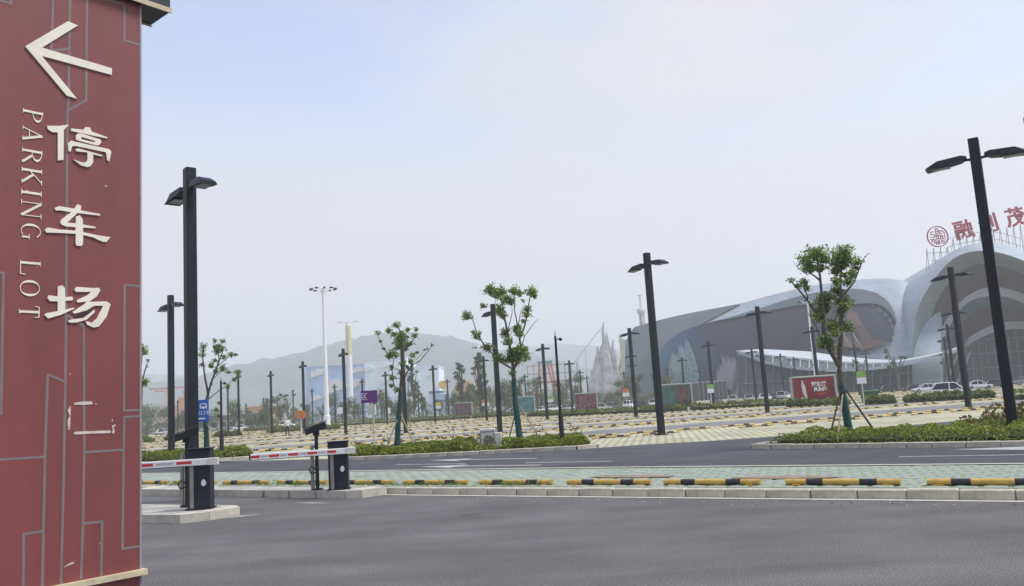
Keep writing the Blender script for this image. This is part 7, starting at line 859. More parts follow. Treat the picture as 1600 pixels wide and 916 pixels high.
for k, c, x, y, a, l in [('sedan', 'white', 54.4, 112.4, 172, 'white hatchback parked just left of the white SUV'), ('sedan', 'white', 61.8, 113, -12, 'white saloon parked right of the white SUV behind a lamp post'), ('sedan', 'black', 66.6, 117.5, -10, 'dark saloon right of the white saloon near the tall lamp at the edge'),
  ('suv', 'black', 59.3, 135.6, 175, 'black SUV right of the green and white section sign'), ('sedan', 'black', 62.9, 134.4, 178, 'dark saloon between the black SUV and the white hatchback'), ('suv', 'grey', 80.5, 135, 200, 'dark grey SUV at the edge of the photo, right of the tallest lamp'), ('sedan', 'white', 63.6, 102.5, 10, 'white car cut by the right edge of the photo'),
  ('sedan', 'black', 40.0, 131.6, 20, 'black saloon just left of the red billboard'), ('sedan', 'white', 43.2, 137, 20, 'white saloon behind the black one left of the red billboard')]:
    car(k, c, x, y, R(a), l, G_)
row = [('sedan', 'grey', 29.2), ('sedan', 'green', 31.8), ('sedan', 'silver', 34.4), ('sedan', 'white', 37.0), ('suv', 'silver', 39.6), ('sedan', 'red', 42.2), ('suv', 'grey', 44.8), ('sedan', 'silver', 47.4)]
for i, (k, c, x) in enumerate(row): car(k, c, x, 118+x*.22, R(66+random.uniform(-8, 8)), f'{c} car in the row below the mural wall, {ordn[i]} from the green section sign', G_)
row = [('sedan', 'green', 12.2, 126), ('sedan', 'grey', 15.6, 141), ('suv', 'white', 18.3, 139), ('sedan', 'black', 20.3, 141), ('suv', 'white', 22.6, 139), ('sedan', 'white', 25.0, 140)]
for i, (k, c, x, y) in enumerate(row): car(k, c, x, y, R(60 if i else 8), f'{c} car beyond the hedge between the two poster boxes, {ordn[i]} from the dark red one', G_)
row = [('sedan', 'white', 4.2, 160), ('suv', 'white', 6.6, 163), ('sedan', 'silver', 9.0, 162), ('sedan', 'white', 11.2, 160), ('sedan', 'white', 13.2, 165), ('sedan', 'white', -1.0, 158)]
for i, (k, c, x, y) in enumerate(row): car(k, c, x, y, R(20 if i % 2 else 70), f'{c} car in the far row around the thin black camera pole, {ordn[i]} of six', G_)
car('suv', 'silver', -72, 169, R(-90), 'silver van parked at the far left by the dark trees', G_); car('sedan', 'black', -75.5, 168, R(-80), 'dark car beside the silver van by the dark trees', G_)
car('suv', 'white', -46.5, 168, R(10), 'white SUV behind the walking person and orange sign', G_); car('sedan', 'white', -57, 172, R(5), 'white car in front of the peach building', G_); car('sedan', 'silver', -66, 178, R(5), 'silver car in front of the low white building', G_)

# ------------------------------------------------------------------ people
def person(x, y, rz, top, trousers, label, scale=1.0):
    V = [(0, 0, .95), (0, 0, 1.15), (0, 0, 1.40), (0, 0, 1.50), (0, .02, 1.66), (.10, 0, .90), (.13, -.10, .50), (.13, -.02, .10), (.13, .10, .04), (-.10, 0, .90), (-.12, .14, .50), (-.12, .0, .12), (-.12, .12, .06),
         (.19, 0, 1.40), (.24, .03, 1.12), (.23, .14, .90), (.23, .19, .82), (-.19, 0, 1.40), (-.24, -.04, 1.12), (-.23, -.02, .88), (-.23, 0, .80)]
    Ed = [(0, 1), (1, 2), (2, 3), (3, 4), (0, 5), (5, 6), (6, 7), (7, 8), (0, 9), (9, 10), (10, 11), (11, 12), (2, 13), (13, 14), (14, 15), (15, 16), (2, 17), (17, 18), (18, 19), (19, 20)]
    rad = [.15, .15, .17, .07, .11, .10, .075, .05, .05, .10, .075, .05, .05, .065, .05, .04, .045, .065, .05, .04, .045]
    me = bpy.data.meshes.new('person'); me.from_pydata(V, Ed, []); o = put('person', me, None, (x, y, LZ), rz, label=label, cat='person'); o.scale = (scale,)*3
    m = o.modifiers.new('skin', 'SKIN'); me.skin_vertices[0].data[0].use_root = True
    for i, r_ in enumerate(rad): me.skin_vertices[0].data[i].radius = (r_, r_*(.7 if i in (1, 2) else 1))
    o.modifiers.new('sub', 'SUBSURF').levels = 1; o.modifiers['sub'].render_levels = 1
    dg = bpy.context.evaluated_depsgraph_get(); nm = bpy.data.meshes.new_from_object(o.evaluated_get(dg)); o.modifiers.clear(); o.data = nm
    for k in (top, trousers, mat('skin', (.42, .27, .19), .6, .05, 5), mat('hair', (.015, .012, .011), .6, .1, 9), MATS['rubber']): nm.materials.append(k)
    for p in nm.polygons:
        z = p.center.z; ax = abs(p.center.x)
        p.material_index = 3 if z > 1.66 else (2 if z > 1.47 else (2 if ax > .17 and z < 1.15 and z > .6 else (0 if z > .95 else (4 if z < .10 else 1)))); p.use_smooth = True
person(-21.7, 78.5, R(30), mat('shirt_white', (.65, .65, .66), .8, .05, 6), mat('trousers_dark', (.025, .027, .035), .8, .05, 6), 'person in white shirt and dark trousers walking beside the orange sign')
person(-16.6, 152, R(-60), mat('jacket_dark', (.03, .03, .035), .8, .05, 6), MATS['trousers_dark'], 'person in dark clothes walking right of the cloud murals', 1.15)

# ------------------------------------------------------------------ hedges further off
FH = [((4.9, 95), (12.2, 89.5), 'low hedge in front of the dark red poster box'), ((12.8, 88.8), (16.6, 85), 'low hedge at the foot of the teal poster box'), ((17.3, 84.3), (25.5, 80.0), 'low hedge right of the teal poster box behind a lamp'),
 ((22, 69.2), (26.3, 67.0), 'low hedge at the foot of the red billboard'), ((26.2, 63.8), (28.2, 63.2), 'low hedge around the litter bin'), ((28.8, 62.8), (34.6, 61.5), 'low hedge right of the litter bin'), ((31, 53), (47, 48), 'long low hedge in front of the white SUV'),
 ((-17, 130), (-8, 134), 'low hedge under the maroon poster box'), ((-7.5, 134), (1, 133), 'low hedge beside the teal poster box'), ((1.5, 112), (5, 108), 'low hedge right of the central tree'),
 ((-31.5, 105), (-28, 107), 'low hedge left of the walking person'), ((-26, 104), (-22.5, 105), 'low hedge behind the walking person'), ((-36.5, 101), (-33.5, 100), 'low hedge at the foot of a lamp near the blue sign'), ((-41, 98), (-38, 97), 'low hedge behind the blue bus sign'),
 ((-44, 92), (-40, 91), 'low hedge left of the tallest lamp'), ((-30, 138), (-14, 144), 'long low hedge below the cloud murals'), ((-46, 140), (-31, 140), 'long low hedge left of the white high mast'), ((13, 146), (30, 142), 'low hedge in front of the white cars')]
for a, c, l in FH:
    a, c = Vector(a), Vector(c); d = (c-a).normalized(); n = Vector((-d.y, d.x))*.8; hedge(l, [tuple(a-n), tuple(c-n), tuple(c+n), tuple(a+n)], .55, int(700*(c-a).length**.7), .11, 0, [LEAF_H[1], LEAF_H[0], LEAF_F[0]])

# ------------------------------------------------------------------ trees further off
def far_tree(kind, seed):
    """template crown and trunk of unit height"""
    g = np.random.default_rng(seed); root = thing('tree', '', 'tree'); b = MB()
    lean = Vector((g.normal()*.03, 0, 0))
    b.tube([(0, 0, 0), lean*.5+Vector((0, 0, .35)), lean+Vector((0, 0, .7))], [.014, .010, .004] if kind == 'slender' else [.022, .016, .008], 6); C_ = []
    if kind == 'round':
        for k in range(9): a = g.uniform(0, 6.28); r = g.uniform(.08, .26); C_.append((r*math.cos(a), r*math.sin(a), g.uniform(.42, .9), g.uniform(.10, .17)))
    elif kind == 'slender':
        for k in range(22): a = g.uniform(0, 6.28); z = .25+.73*k/21; r = g.uniform(.03, .26)*(1.12-z); C_.append((r*math.cos(a), r*math.sin(a), z, g.uniform(.02, .05)))
    elif kind == 'bare':
        for k in range(9): a = g.uniform(0, 6.28); z = g.uniform(.5, .97); r = g.uniform(.05, .22); C_.append((r*math.cos(a), r*math.sin(a), z, g.uniform(.02, .05)))
    else:
        for k in range(12): a = g.uniform(0, 6.28); r = g.uniform(.1, .5); C_.append((r*math.cos(a), r*math.sin(a), g.uniform(.2, .8), g.uniform(.16, .26)))
    for x, y, z, r in C_: b.tube([(0, 0, z*.5), (x*.6, y*.6, z*.8), (x, y, z)], [.010, .007, .004], 4, False)
    b.build('trunk', MATS['bark'], root); L = []; S = []
    for x, y, z, r in C_:
        n = int((45 if kind in ('slender', 'bare') else 100)*(r/.12)**1.2)+14; q = g.normal(size=(n, 3)); q /= np.linalg.norm(q, axis=1)[:, None]; L.append(np.array([x, y, z])+q*(g.uniform(size=n)**.5)[:, None]*r); S.append(g.uniform(.6, 1.3, n)*.024)
    leaves('crown', np.concatenate(L), np.concatenate(S), LEAF_F, root, .4); return root
TT = {}
def plant(kind, x, y, h, label, group, sx=1.):
    v = random.randint(0, 2); key = (kind, v)
    if key not in TT: o = TT[key] = far_tree(kind, hash(kind) % 97 + v if False else {'round': 10, 'slender': 20, 'bare': 30, 'bush': 40}[kind]+v)
    else: o = copy_tree(TT[key])
    o.location = (x, y, LZ-.05); o.scale = (h*sx, h*sx, h); o.rotation_euler = (0, 0, random.uniform(0, 6.28)); o['label'] = label; o['group'] = group
GP = 'trees between the car park and the fun park'
for kind, x, y, h, l, sx in [
 ('slender', -20, 160, 10.5, 'slender sapling in front of the cloud murals, right of the propped tree', 1.3), ('slender', -10.6, 158, 10.2, 'slender pointed tree left of the tan rock building', 1.4), ('slender', -6.8, 150, 11.6, 'tallest slender tree right beside the tan rock building', 1.4),
 ('round', -2.5, 150, 7.0, 'dark round tree left of the central tree trunk', 1.), ('round', -.5, 155, 7.2, 'dark round tree directly behind the central tree', 1.), ('round', 3.2, 150, 6.4, 'yellowish bushy tree right of the central tree trunk', 1.1),
 ('round', 8.6, 165, 6.2, 'green tree right of the thin black camera pole', 1.1), ('round', 11.0, 168, 7.2, 'taller green tree above the dark red poster box', 1.1), ('round', 22, 160, 6.6, 'bushy green tree left of the mall wing end', 1.2), ('round', 19.6, 158, 5.2, 'smaller tree above the orange and white sign', 1.2),
 ('round', 28.6, 165, 6.6, 'dark tree in front of the mall wing corner', 1.1), ('bare', 44, 165, 6, 'thin young tree against the mural wall', 1.), ('bare', 68, 150, 9, 'thin young tree under the canopy right of green section sign', 1.2), ('bare', 77, 150, 9, 'thin young tree at the foot of the arches', 1.1), ('bare', 52.8, 146, 6, 'thin young tree behind the red billboard', 1.), ('bare', 61.5, 150, 7.2, 'thin young tree behind the propped tree trunk', 1.1),
 ('bush', -45.5, 150, 5.6, 'small dark tree behind the walking person', .7), ('bare', -45.5, 165, 8.0, 'bare branched tree behind the walking person', 1.2)]:
    plant(kind, x, y, h, l, GP, sx)
for i, (x, y, h) in enumerate([(-88, 195, 7.5), (-84, 190, 7.8), (-80, 194, 7.0), (-76, 192, 6.6), (-92, 192, 7), (-73, 196, 5.5)]): plant('bush', x, y, h, 'dense dark tree in the clump beside the red pillar', 'dark clump of trees beside the red pillar', .9)
for i in range(44):
    x = -62+i*1.45*1.0+random.uniform(-.6, .6); y = 180+random.uniform(-6, 10)
    plant(random.choice(['round', 'round', 'bush', 'slender']), x, y, random.uniform(4.0, 7.4), 'small hazy tree in the belt below the blue cloud buildings and hill', 'hazy tree belt beyond the car park', random.uniform(.8, 1.3))
for i in range(16):
    plant('bush', 2+i*2.1+random.uniform(-.6, .6), 188+random.uniform(-4, 8), random.uniform(2.6, 4.6), 'small hazy bush in the belt behind the far white cars', 'hazy bushes behind the far cars', 1.1)
# low growth filling the far end of the lot
Q = []
for k in range(9000):
    x = random.uniform(-110, 34); y = 196+random.uniform(-3, 6)-.02*x; Q.append((x, y, LZ+random.uniform(0, 1)**1.3*(2.0+1.0*math.sin(x*.21)+.6*math.sin(x*.63+1))))
leaves('undergrowth', Q, rng.uniform(.16, .34, len(Q)), LEAF_F, None, .4, label='low hazy undergrowth along the far edge of the car park', cat='undergrowth', kind='stuff')

# ------------------------------------------------------------------ fun park beyond
def hump(w, h, n=5, seed=0):
    """outline of a flat bottomed cloud"""
    g = random.Random(seed); pts = [(-w/2, 0)]
    c = [(-w/2+w*(i+.5)/n, h*(.35+.45*math.sin(math.pi*(i+.5)/n)+g.uniform(-.08, .1))) for i in range(n)]
    for i, (x, top) in enumerate(c):
        r = w/n*.62
        for t in np.linspace(160, 20, 7): pts.append((x+r*math.cos(R(t)), max(0, top-r*.5+r*math.sin(R(t))*.9)))
    pts.append((w/2, 0)); out = [pts[0]]
    for p in pts[1:]:
        if p[0] > out[-1][0]+.02: out.append(p)
    return out
def box_building(name, label, x, y, w, d, h, m, rz=0., cat='building'):
    r = thing(name, label, cat, (x, y, 0), rz); MB().box((0, d/2, h/2), (w, d, h)).build('wall', m, r); MB().box((0, d/2, h+.2), (w+.4, d+.4, .4)).build('parapet', m, r); return r
def clouds(r, L, y=-.0):
    for i, (x, z, w, h) in enumerate(L): MB().plate(hump(w, h, 4+i % 2, i), (x, y, z), X, Zv, 0, .5).build('cloud', MATS['white_paint'], r)
skyb = mat('mural_blue', (.44, .58, .84), .8, .12, .06); lil = mat('mural_lilac', (.80, .80, .88), .8, .06, .05, second=(.60, .70, .86))
r1 = box_building('cloud_building', 'pale blue building with big white cloud murals left of the purple sign', -70.5, 330, 26, 30, 21.5, skyb)
clouds(r1, [(-7.5, 17.6, 6.8, 3.6), (-1.0, 10.3, 10.5, 6.5), (8.4, 18.2, 6, 2.6), (7.5, 12, 6.4, 5), (-9, 8, 5, 3)])
r2 = box_building('cloud_building', 'taller lilac building with small white cloud murals right of the purple sign', -50.5, 322, 16.4, 30, 22.6, lil)
clouds(r2, [(-6.2, 18.0, 3.6, 2.6), (-.2, 18.9, 4.4, 2.6), (0, 13.4, 4.4, 2.4), (5, 7.5, 3.6, 2)])
r3 = box_building('cloud_building', 'pale building with cloud mural behind the slender saplings', -35.5, 318, 11.5, 24, 18.4, lil)
clouds(r3, [(-3, 12.8, 3.2, 2.2), (2.8, 14.6, 3, 2)])
MB().box((4.9, -1.0, 8.6), (6, .5, 1)).build('sign_band', mat('band_dark', (.05, .12, .2), .6, .1, 3), r3)
r4 = box_building('low_shop', 'low pale blue shop with dark lettering band right of the cloud murals', -27.5, 316, 10, 16, 7.5, skyb); MB().box((0, -.3, 5.2), (9, .5, .9)).build('sign_band', MATS['band_dark'], r4)
MB().plate(disc(1.7, 12), (-.6, -.3, 11.2), X, Zv, 0, .4).build('sun_emblem', mat('emblem', (.65, .45, .12), .6, 0), r4); MB().tube([(-.6, .2, 7), (-.6, .2, 10)], .3, 6).build('emblem_post', MATS['off_white'], r4)
# tan layered rock building
rk = thing('rock_building', 'tan layered artificial rock building behind the slender trees', 'building', (-16.3, 255, 0)); tan = mat('tan_rock', (.50, .36, .20), .9, .25, .5, .6, 3)
g = random.Random(4)
for k in range(9):
    w = 10.4*(1-.045*k)*g.uniform(.85, 1.05); n = 11; P = [(w/2*math.cos(2*math.pi*i/n)*g.uniform(.85, 1.12)+g.uniform(-.4, .4), 3.2+3*math.sin(2*math.pi*i/n)*g.uniform(.8, 1.1)) for i in range(n)]
    MB().prism(P, k*1.12, k*1.12+g.uniform(.7, .98)).prism([(x*.86, 3.2+(y-3.2)*.86) for x, y in P], k*1.12+.65, k*1.12+1.15).build('rock_layer', tan, rk)
# red ride pylon
rp_ = thing('ride_pylon', 'red and white ride pylon with splayed legs left of the thin camera pole', 'ride', (9.0, 285, 0)); rd = mat('ride_red', (.55, .11, .08), .6, .1, 1)
for dx0, dx1 in ((-1.2, -2.9), (-.2, -2.1), (1.6, 4.2), (2.6, 5.6)): MB().tube([(dx0, 0, 15.5), (dx1, 1, 0)], .33, 6).build('leg', rd if dx0 != -.2 else MATS['off_white'], rp_)
MB().box((.6, 0, 15.8), (5, 1.5, .8)).build('head', mat('ride_teal', (.10, .25, .26), .6, .1, 1), rp_); MB().box((.6, .3, 9), (4, .4, .5)).build('crossbeam', rd, rp_)
# wooden coaster frame
wc = thing('coaster_frame', 'faint wooden coaster frame behind the thin black camera pole', 'ride', (17.5, 430, 0)); wd = mat('coaster_wood', (.32, .25, .22), .9, .2, .4)
for i in range(9): MB().box((-12+3.2*i, 0, 12-.3*abs(i-4)), (.55, .5, 24-.6*abs(i-4))).build('trestle', wd, wc)
for k in range(5): MB().box((.8, .4, 4+4.4*k), (27, .35, .5)).build('rail_beam', wd, wc)
# rocky spires with track
sp = thing('rock_mountain', 'grey artificial rock spires with a rising coaster track left of the mall', 'ride', (44, 410, 0)); gr = mat('grey_rock', (.46, .44, .45), .95, .3, .25, .8, 1.5)
for k, (x, w, h) in enumerate([(0, 7.5, 40), (-4.0, 6, 28), (4.0, 5.5, 31), (-7.0, 5, 17), (7, 4, 22), (1.5, 5, 35)]):
    b = MB(); pts = []; rr = []; N = 9
    for i in range(N): t = i/(N-1); pts.append((x+g.uniform(-.5, .5)*(t > 0), g.uniform(-.5, .5), h*t)); rr.append(max(.3, w*.85*(1-t**1.15)*g.uniform(.8, 1.15)))
    b.tube(pts, rr, 7).build('spire', gr, sp)
b = MB().tube([(-19, -3, 17), (-12, -3, 25), (-5, -3, 33), (-1, -3, 37)], .2, 5)
b.build('coaster_track', mat('track_grey', (.45, .45, .47), .6, .1, 1), sp)
for x, z in ((-18, 18), (-14, 23), (-10, 27)): MB().tube([(x, -3, 0), (x, -3, z)], .18, 5).build('track_support', MATS['track_grey'], sp)
yf = thing('yellow_ride', 'pale yellow ride frame with white panel between spires and mall', 'ride', (51.5, 405, 0)); py = mat('pale_yellow', (.50, .48, .34), .7, .1, .5)
MB().box((0, 0, 16.5), (1.4, 1.6, 33)).build('column', py, yf); MB().box((5, 0, 15), (1.2, 1.4, 30)).build('column', py, yf); MB().box((2.6, .5, 24), (4, .6, 12)).build('panel', MATS['off_white'], yf); MB().box((2, 0, 30), (6, 1.2, .8)).build('beam', py, yf)
# drop tower behind the mall wing
dt = thing('drop_tower', 'tall pale drop tower with a collar rising behind the mall wing', 'tower', (74, 480, 0)); pg = mat('tower_pale', (.50, .50, .52), .6, .08, .3)
MB().tube([(0, 0, 0), (0, 0, 50)], 1.55, 6).build('shaft', pg, dt); MB().tube([(0, 0, 50), (0, 0, 51.5), (0, 0, 53), (0, 0, 53.5)], [1.9, 2.6, 2.4, 1.2], 10).build('collar', MATS['off_white'], dt)
MB().tube([(0, 0, 53), (0, 0, 61)], .5, 6).build('spire', pg, dt); MB().box((0, 0, 60.8), (3, 1, .5)).build('crossbar', pg, dt)
for a in range(3): MB().box((1.5*math.cos(a*2.1), 1.5*math.sin(a*2.1), 25), (.5, .5, 50)).build('rail', MATS['text_grey'], dt)
yt = thing('ride_tower', 'round tower with yellow upper half and white lower half behind the lamp row', 'tower', (-60, 300, 0)); MB().tube([(0, 0, 0), (0, 0, 23.5)], 1.0, 12).build('lower_shaft', MATS['white_paint'], yt, True)
MB().tube([(0, 0, 23.5), (0, 0, 34)], 1.05, 12).build('upper_shaft', mat('tower_yellow', (.58, .54, .34), .7, .06, 1), yt, True); MB().tube([(0, 0, 34), (0, 0, 35.6)], [1, .4], 12).build('cap', MATS['off_white'], yt)
for s in (-1, 1): MB().tube([(0, 0, 35), (s*3.4, 0, 35.6)], .07, 4).box((s*3.2, 0, 35.5), (1, .4, .2)).build('arm', MATS['text_grey'], yt)
# left background
pb = box_building('low_building', 'low peach coloured building right of the blue bus sign', -67.2, 214, 5.6, 12, 5.2, mat('peach', (.60, .38, .22), .85, .12, .5)); MB().box((0, -.06, 1.3), (1.6, .1, 2.4)).build('door', MATS['text_grey'], pb); MB().box((-1.6, -.06, 4), (1.2, .1, 1)).build('window', gl_ := mat('window_dark', (.05, .06, .07), .2, 0), pb)
lb = box_building('low_building', 'long low white building with dark roof behind the blue bus sign', -68, 196, 12.5, 10, 2.6, MATS['off_white']); MB().box((0, 4.5, 3.1), (14, 11.5, 1.0)).build('roof', MATS['grey_roof'] if 'grey_roof' in MATS else mat('grey_roof', (.12, .12, .135), .8, .1, .5), lb)
for k in range(6): MB().box((-5.2+2.05*k, -.06, 1.5), (1.2, .1, 1.0)).build('window', gl_, lb)
rs = thing('gantry_ride', 'thin red and white gantry structure between red pillar and tallest lamp', 'ride', (-102.5, 250, 0)); pk = mat('gantry_red', (.6, .30, .31), .6, .1, 1)
MB().box((0, 0, 13.2), (15, .8, .5)).build('beam', pk, rs); MB().box((-2.6, 0, 6.6), (.8, .8, 13)).build('column', mat('gantry_pale', (.62, .5, .42), .7, .1, 1), rs); MB().box((-3.8, 0, 12.4), (5, .5, .4)).build('strut', pk, rs); MB().box((-3.2, 0, 3.6), (4.4, 3, 7.2)).build('base_block', MATS['gantry_pale'], rs)
rt = thing('low_building', 'red stepped building right before the tallest lamp', 'building', (-100.3, 245, 0)); 
for k, (x, w, h) in enumerate([(0, 2.2, 8), (1.6, 1.6, 10.2), (3.0, 1.5, 12)]): MB().box((x, 3, h/2), (w, 6+k*.3, h)).build('block', pk if k != 1 else MATS['peach'], rt)

# ------------------------------------------------------------------ shopping mall
mall = thing('shopping_mall', 'huge curved grey shopping mall with mural wing and nested entrance arches', 'building', (0, 0, 0))
def panelmat(name, col, sx, sz, rough=.55, dark=.72):
    m = bpy.data.materials.new(name); m.use_nodes = True; n = m.node_tree.nodes; l = m.node_tree.links; b = n['Principled BSDF']; b.inputs['Roughness'].default_value = rough; b.inputs['Specular IOR Level'].default_value = .25
    t = n.new('ShaderNodeTexCoord'); sp_ = n.new('ShaderNodeSeparateXYZ'); cb = n.new('ShaderNodeCombineXYZ'); l.new(t.outputs['Object'], sp_.inputs[0]); l.new(sp_.outputs['X'], cb.inputs['X']); l.new(sp_.outputs['Z'], cb.inputs['Y'])
    k = n.new('ShaderNodeTexBrick'); k.inputs['Color1'].default_value = (*col, 1); k.inputs['Color2'].default_value = (*[v*.90 for v in col], 1); k.inputs['Mortar'].default_value = (*[v*dark for v in col], 1)
    k.inputs['Scale'].default_value = 1; k.inputs['Brick Width'].default_value = sx; k.inputs['Row Height'].default_value = sz; k.inputs['Mortar Size'].default_value = .05; l.new(cb.outputs[0], k.inputs['Vector'])
    x = n.new('ShaderNodeTexNoise'); x.inputs['Scale'].default_value = .09; x.inputs['Detail'].default_value = 6; l.new(t.outputs['Object'], x.inputs['Vector'])
    o = n.new('ShaderNodeMixRGB'); o.blend_type = 'OVERLAY'; o.inputs[0].default_value = .35; l.new(k.outputs[0], o.inputs[1]); l.new(x.outputs['Fac'], o.inputs[2]); l.new(o.outputs[0], b.inputs['Base Color']); MATS[name] = m; return m
mgrey = panelmat('shell_grey', (.122, .142, .155), 4.2, 1.6); mpale = panelmat('shell_pale', (.34, .39, .455), 3.6, 2.2, .5); mband = panelmat('shell_band', (.095, .115, .135), 4, 3)
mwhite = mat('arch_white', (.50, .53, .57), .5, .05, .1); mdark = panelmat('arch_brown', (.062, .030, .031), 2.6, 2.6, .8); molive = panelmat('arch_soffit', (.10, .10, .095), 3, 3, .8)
# facade with its printed mural: blue plants fading into maroon panels
m = bpy.data.materials.new('facade_mural'); m.use_nodes = True; n = m.node_tree.nodes; l = m.node_tree.links; bb = n['Principled BSDF']; bb.inputs['Roughness'].default_value = .7; bb.inputs['Specular IOR Level'].default_value = .2
t = n.new('ShaderNodeTexCoord'); sx = n.new('ShaderNodeSeparateXYZ'); l.new(t.outputs['Object'], sx.inputs[0])
fx0 = min(p[0] for c in M_FACADE for p in c); fx1 = max(p[0] for c in M_FACADE for p in c)
mr = n.new('ShaderNodeMapRange'); mr.inputs['From Min'].default_value = fx0; mr.inputs['From Max'].default_value = fx1; l.new(sx.outputs['X'], mr.inputs['Value'])
rr = n.new('ShaderNodeValToRGB'); e = rr.color_ramp.elements; e[0].position = 0; e[0].color = (.055, .10, .12, 1); e[1].position = 1; e[1].color = (.036, .047, .063, 1)
for p, c in ((.06, (.035, .085, .13)), (.16, (.022, .055, .115)), (.28, (.026, .029, .046)), (.5, (.032, .025, .036)), (.74, (.032, .029, .039))): q = e.new(p); q.color = (*c, 1)
l.new(mr.outputs[0], rr.inputs[0]); nz = n.new('ShaderNodeTexNoise'); nz.inputs['Scale'].default_value = .12; nz.inputs['Detail'].default_value = 5; l.new(t.outputs['Object'], nz.inputs['Vector'])
ov = n.new('ShaderNodeMixRGB'); ov.blend_type = 'OVERLAY'; ov.inputs[0].default_value = .3; l.new(rr.outputs[0], ov.inputs[1]); l.new(nz.outputs['Fac'], ov.inputs[2]); l.new(ov.outputs[0], bb.inputs['Base Color'])
MATS['facade'] = m
def solid(name, G, m, parent, back, smooth=True):
    b = MB().grid(G); 
    B = [[(x*(1+back/y)+(3 if back > 10 else 0), y+back, z) for x, y, z in c] for c in G]
    b.strip([c[0] for c in G], [c[0] for c in B]); b.strip(G[0], B[0]); b.strip(G[-1], B[-1])
    return b.build(name, m, parent, smooth)
solid('wing_shell', M_SHELL, mpale, mall, 70)
solid('end_shell', M_GREY, mgrey, mall, 1.0); solid('mural_wall', M_FACADE, m, mall, 1.2); solid('eaves_band', M_BAND, mband, mall, .8)
# mural relief: pale tree fronds and orange creature patches on the wall
def facade_pt(fx, fz, out=.25):
    """point on the facade grid by column fraction and height above ground"""
    c = M_FACADE[min(len(M_FACADE)-1, int(fx*(len(M_FACADE)-1)))]; zs = [p[2] for p in c]
    for a, b_ in zip(c, c[1:]):
        if b_[2] <= fz <= a[2]: k = (fz-b_[2])/(a[2]-b_[2]+1e-9); return (b_[0]+(a[0]-b_[0])*k, b_[1]+(a[1]-b_[1])*k-out, fz)
    return (c[-1][0], c[-1][1]-out, fz)
fr_w = mat('frond_pale', (.20, .205, .225), .6, .1, .4); fr_g = mat('frond_green', (.15, .23, .20), .6, .2, .3); fr_b = mat('frond_blue', (.08, .15, .26), .6, .2, .3)
colx = [c[0][0] for c in M_FACADE]
def at_x(x, z, out=.35):
    best = None
    for a in M_FACADE:
        zz = [p[2] for p in a[::-1]]; xa_ = np.interp(z, zz, [p[0] for p in a[::-1]]); ya_ = np.interp(z, zz, [p[1] for p in a[::-1]])
        if xa_ >= x and best: k = (x-best[0])/(xa_-best[0]+1e-9); k = max(0, min(1, k)); return (x, float(best[1]+(ya_-best[1])*k)-out, z)
        best = (xa_, ya_)
    return (x, float(best[1])-out, z)
g = random.Random(9)
def frond(x, z0, z1, w, m_):
    b = MB(); n = 7; A = []; B = []
    for i in range(n+1): z = z0+(z1-z0)*i/n; ww = w*(.35+.65*math.sin(math.pi*min(1, .25+i/n*.75)))*(1 if i < n else .3)*g.uniform(.8, 1.1); A.append(at_x(x-ww/2, z)); B.append(at_x(x+ww/2, z))
    b.strip(A, B); b.strip(B, [(p[0], p[1]+.2, p[2]) for p in B]); b.strip([(p[0], p[1]+.2, p[2]) for p in A], A); b.build('mural_frond', m_, mall)
xa, xb = colx[0], colx[-1]
for k in range(30): x = xa+.9+k*.22+g.uniform(-.1, .1); frond(x, g.uniform(3, 8), min(9.5+k*.32, 16.5)+g.uniform(-3, 1.2), g.uniform(.5, 1.0), fr_g if g.random() < .6 else fr_b)
hts = [5.5, 7.5, 9.2, 8.4, 7.4, 6.5, 8.0, 10.2, 11.0, 10.2]
for k in range(34): x = xa+11.6+k*.29; h = np.interp(k/39*9, range(10), hts)+g.uniform(-1.0, .8); frond(x, 2.6+g.uniform(-.5, .8), h+2.2, g.uniform(.26, .42), fr_w)
om = mat('mural_orange', (.10, .058, .044), .6, .2, .5); om2 = mat('mural_ochre', (.10, .08, .055), .6, .2, .5)
def patch(P, m_):
    b = MB(); b.add([at_x(x, z, .3) for x, z in P]+[(lambda p: (p[0], p[1]+.25, p[2]))(at_x(x, z, .3)) for x, z in P], [tuple(range(len(P)))]+[(i, i+len(P), (i+1) % len(P)+len(P), (i+1) % len(P)) for i in range(len(P))]); b.build('mural_patch', m_, mall)
xo = xb-9.8
patch([(xo, 10), (xo+1.2, 9.6), (xo+4.8, 10.2), (xo+5.6, 11.0), (xo+3.6, 12), (xo+3.2, 15), (xo+3.4, 19), (xo+2.2, 19.6), (xo+1, 17.6), (xo+.6, 13)], om)
patch([(xo-2.4, 11), (xo-.4, 10.2), (xo, 13), (xo-.4, 17.4), (xo-1.6, 16.6), (xo-2, 13)], om2)
for k in range(7): z = 11+k*1.5; x = xb-3.6+2.2*math.sin((k+1)/8*math.pi); patch([(x-.5, z), (x+.2, z-.2), (x+.45, z+.9), (x-.1, z+1.1)], mat('mural_ink', (.05, .06, .07), .6, .1, .5))
# canopy
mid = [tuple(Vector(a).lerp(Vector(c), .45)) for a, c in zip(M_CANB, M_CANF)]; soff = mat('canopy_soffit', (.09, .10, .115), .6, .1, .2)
MB().strip(M_CANB, mid).strip(mid, [(x, y, z-.5) for x, y, z in mid]).build('canopy', mwhite, mall, True)
lowF = [(x, y, z-.55) for x, y, z in M_CANF]; backF = [(x, y+1.2, z) for x, y, z in M_CANF]
MB().strip(backF, M_CANF).strip(M_CANF, lowF).strip(lowF, [(x, y, z-.55) for x, y, z in backF]).build('canopy_edge', mpale, mall, True)
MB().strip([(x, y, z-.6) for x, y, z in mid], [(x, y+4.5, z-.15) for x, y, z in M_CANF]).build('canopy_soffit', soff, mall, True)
for k in range(2, 48, 2): MB().tube([Vector(mid[k])-Vector((0, 0, .4)), Vector(M_CANF[k])], .10, 4).build('canopy_strut', mwhite, mall)
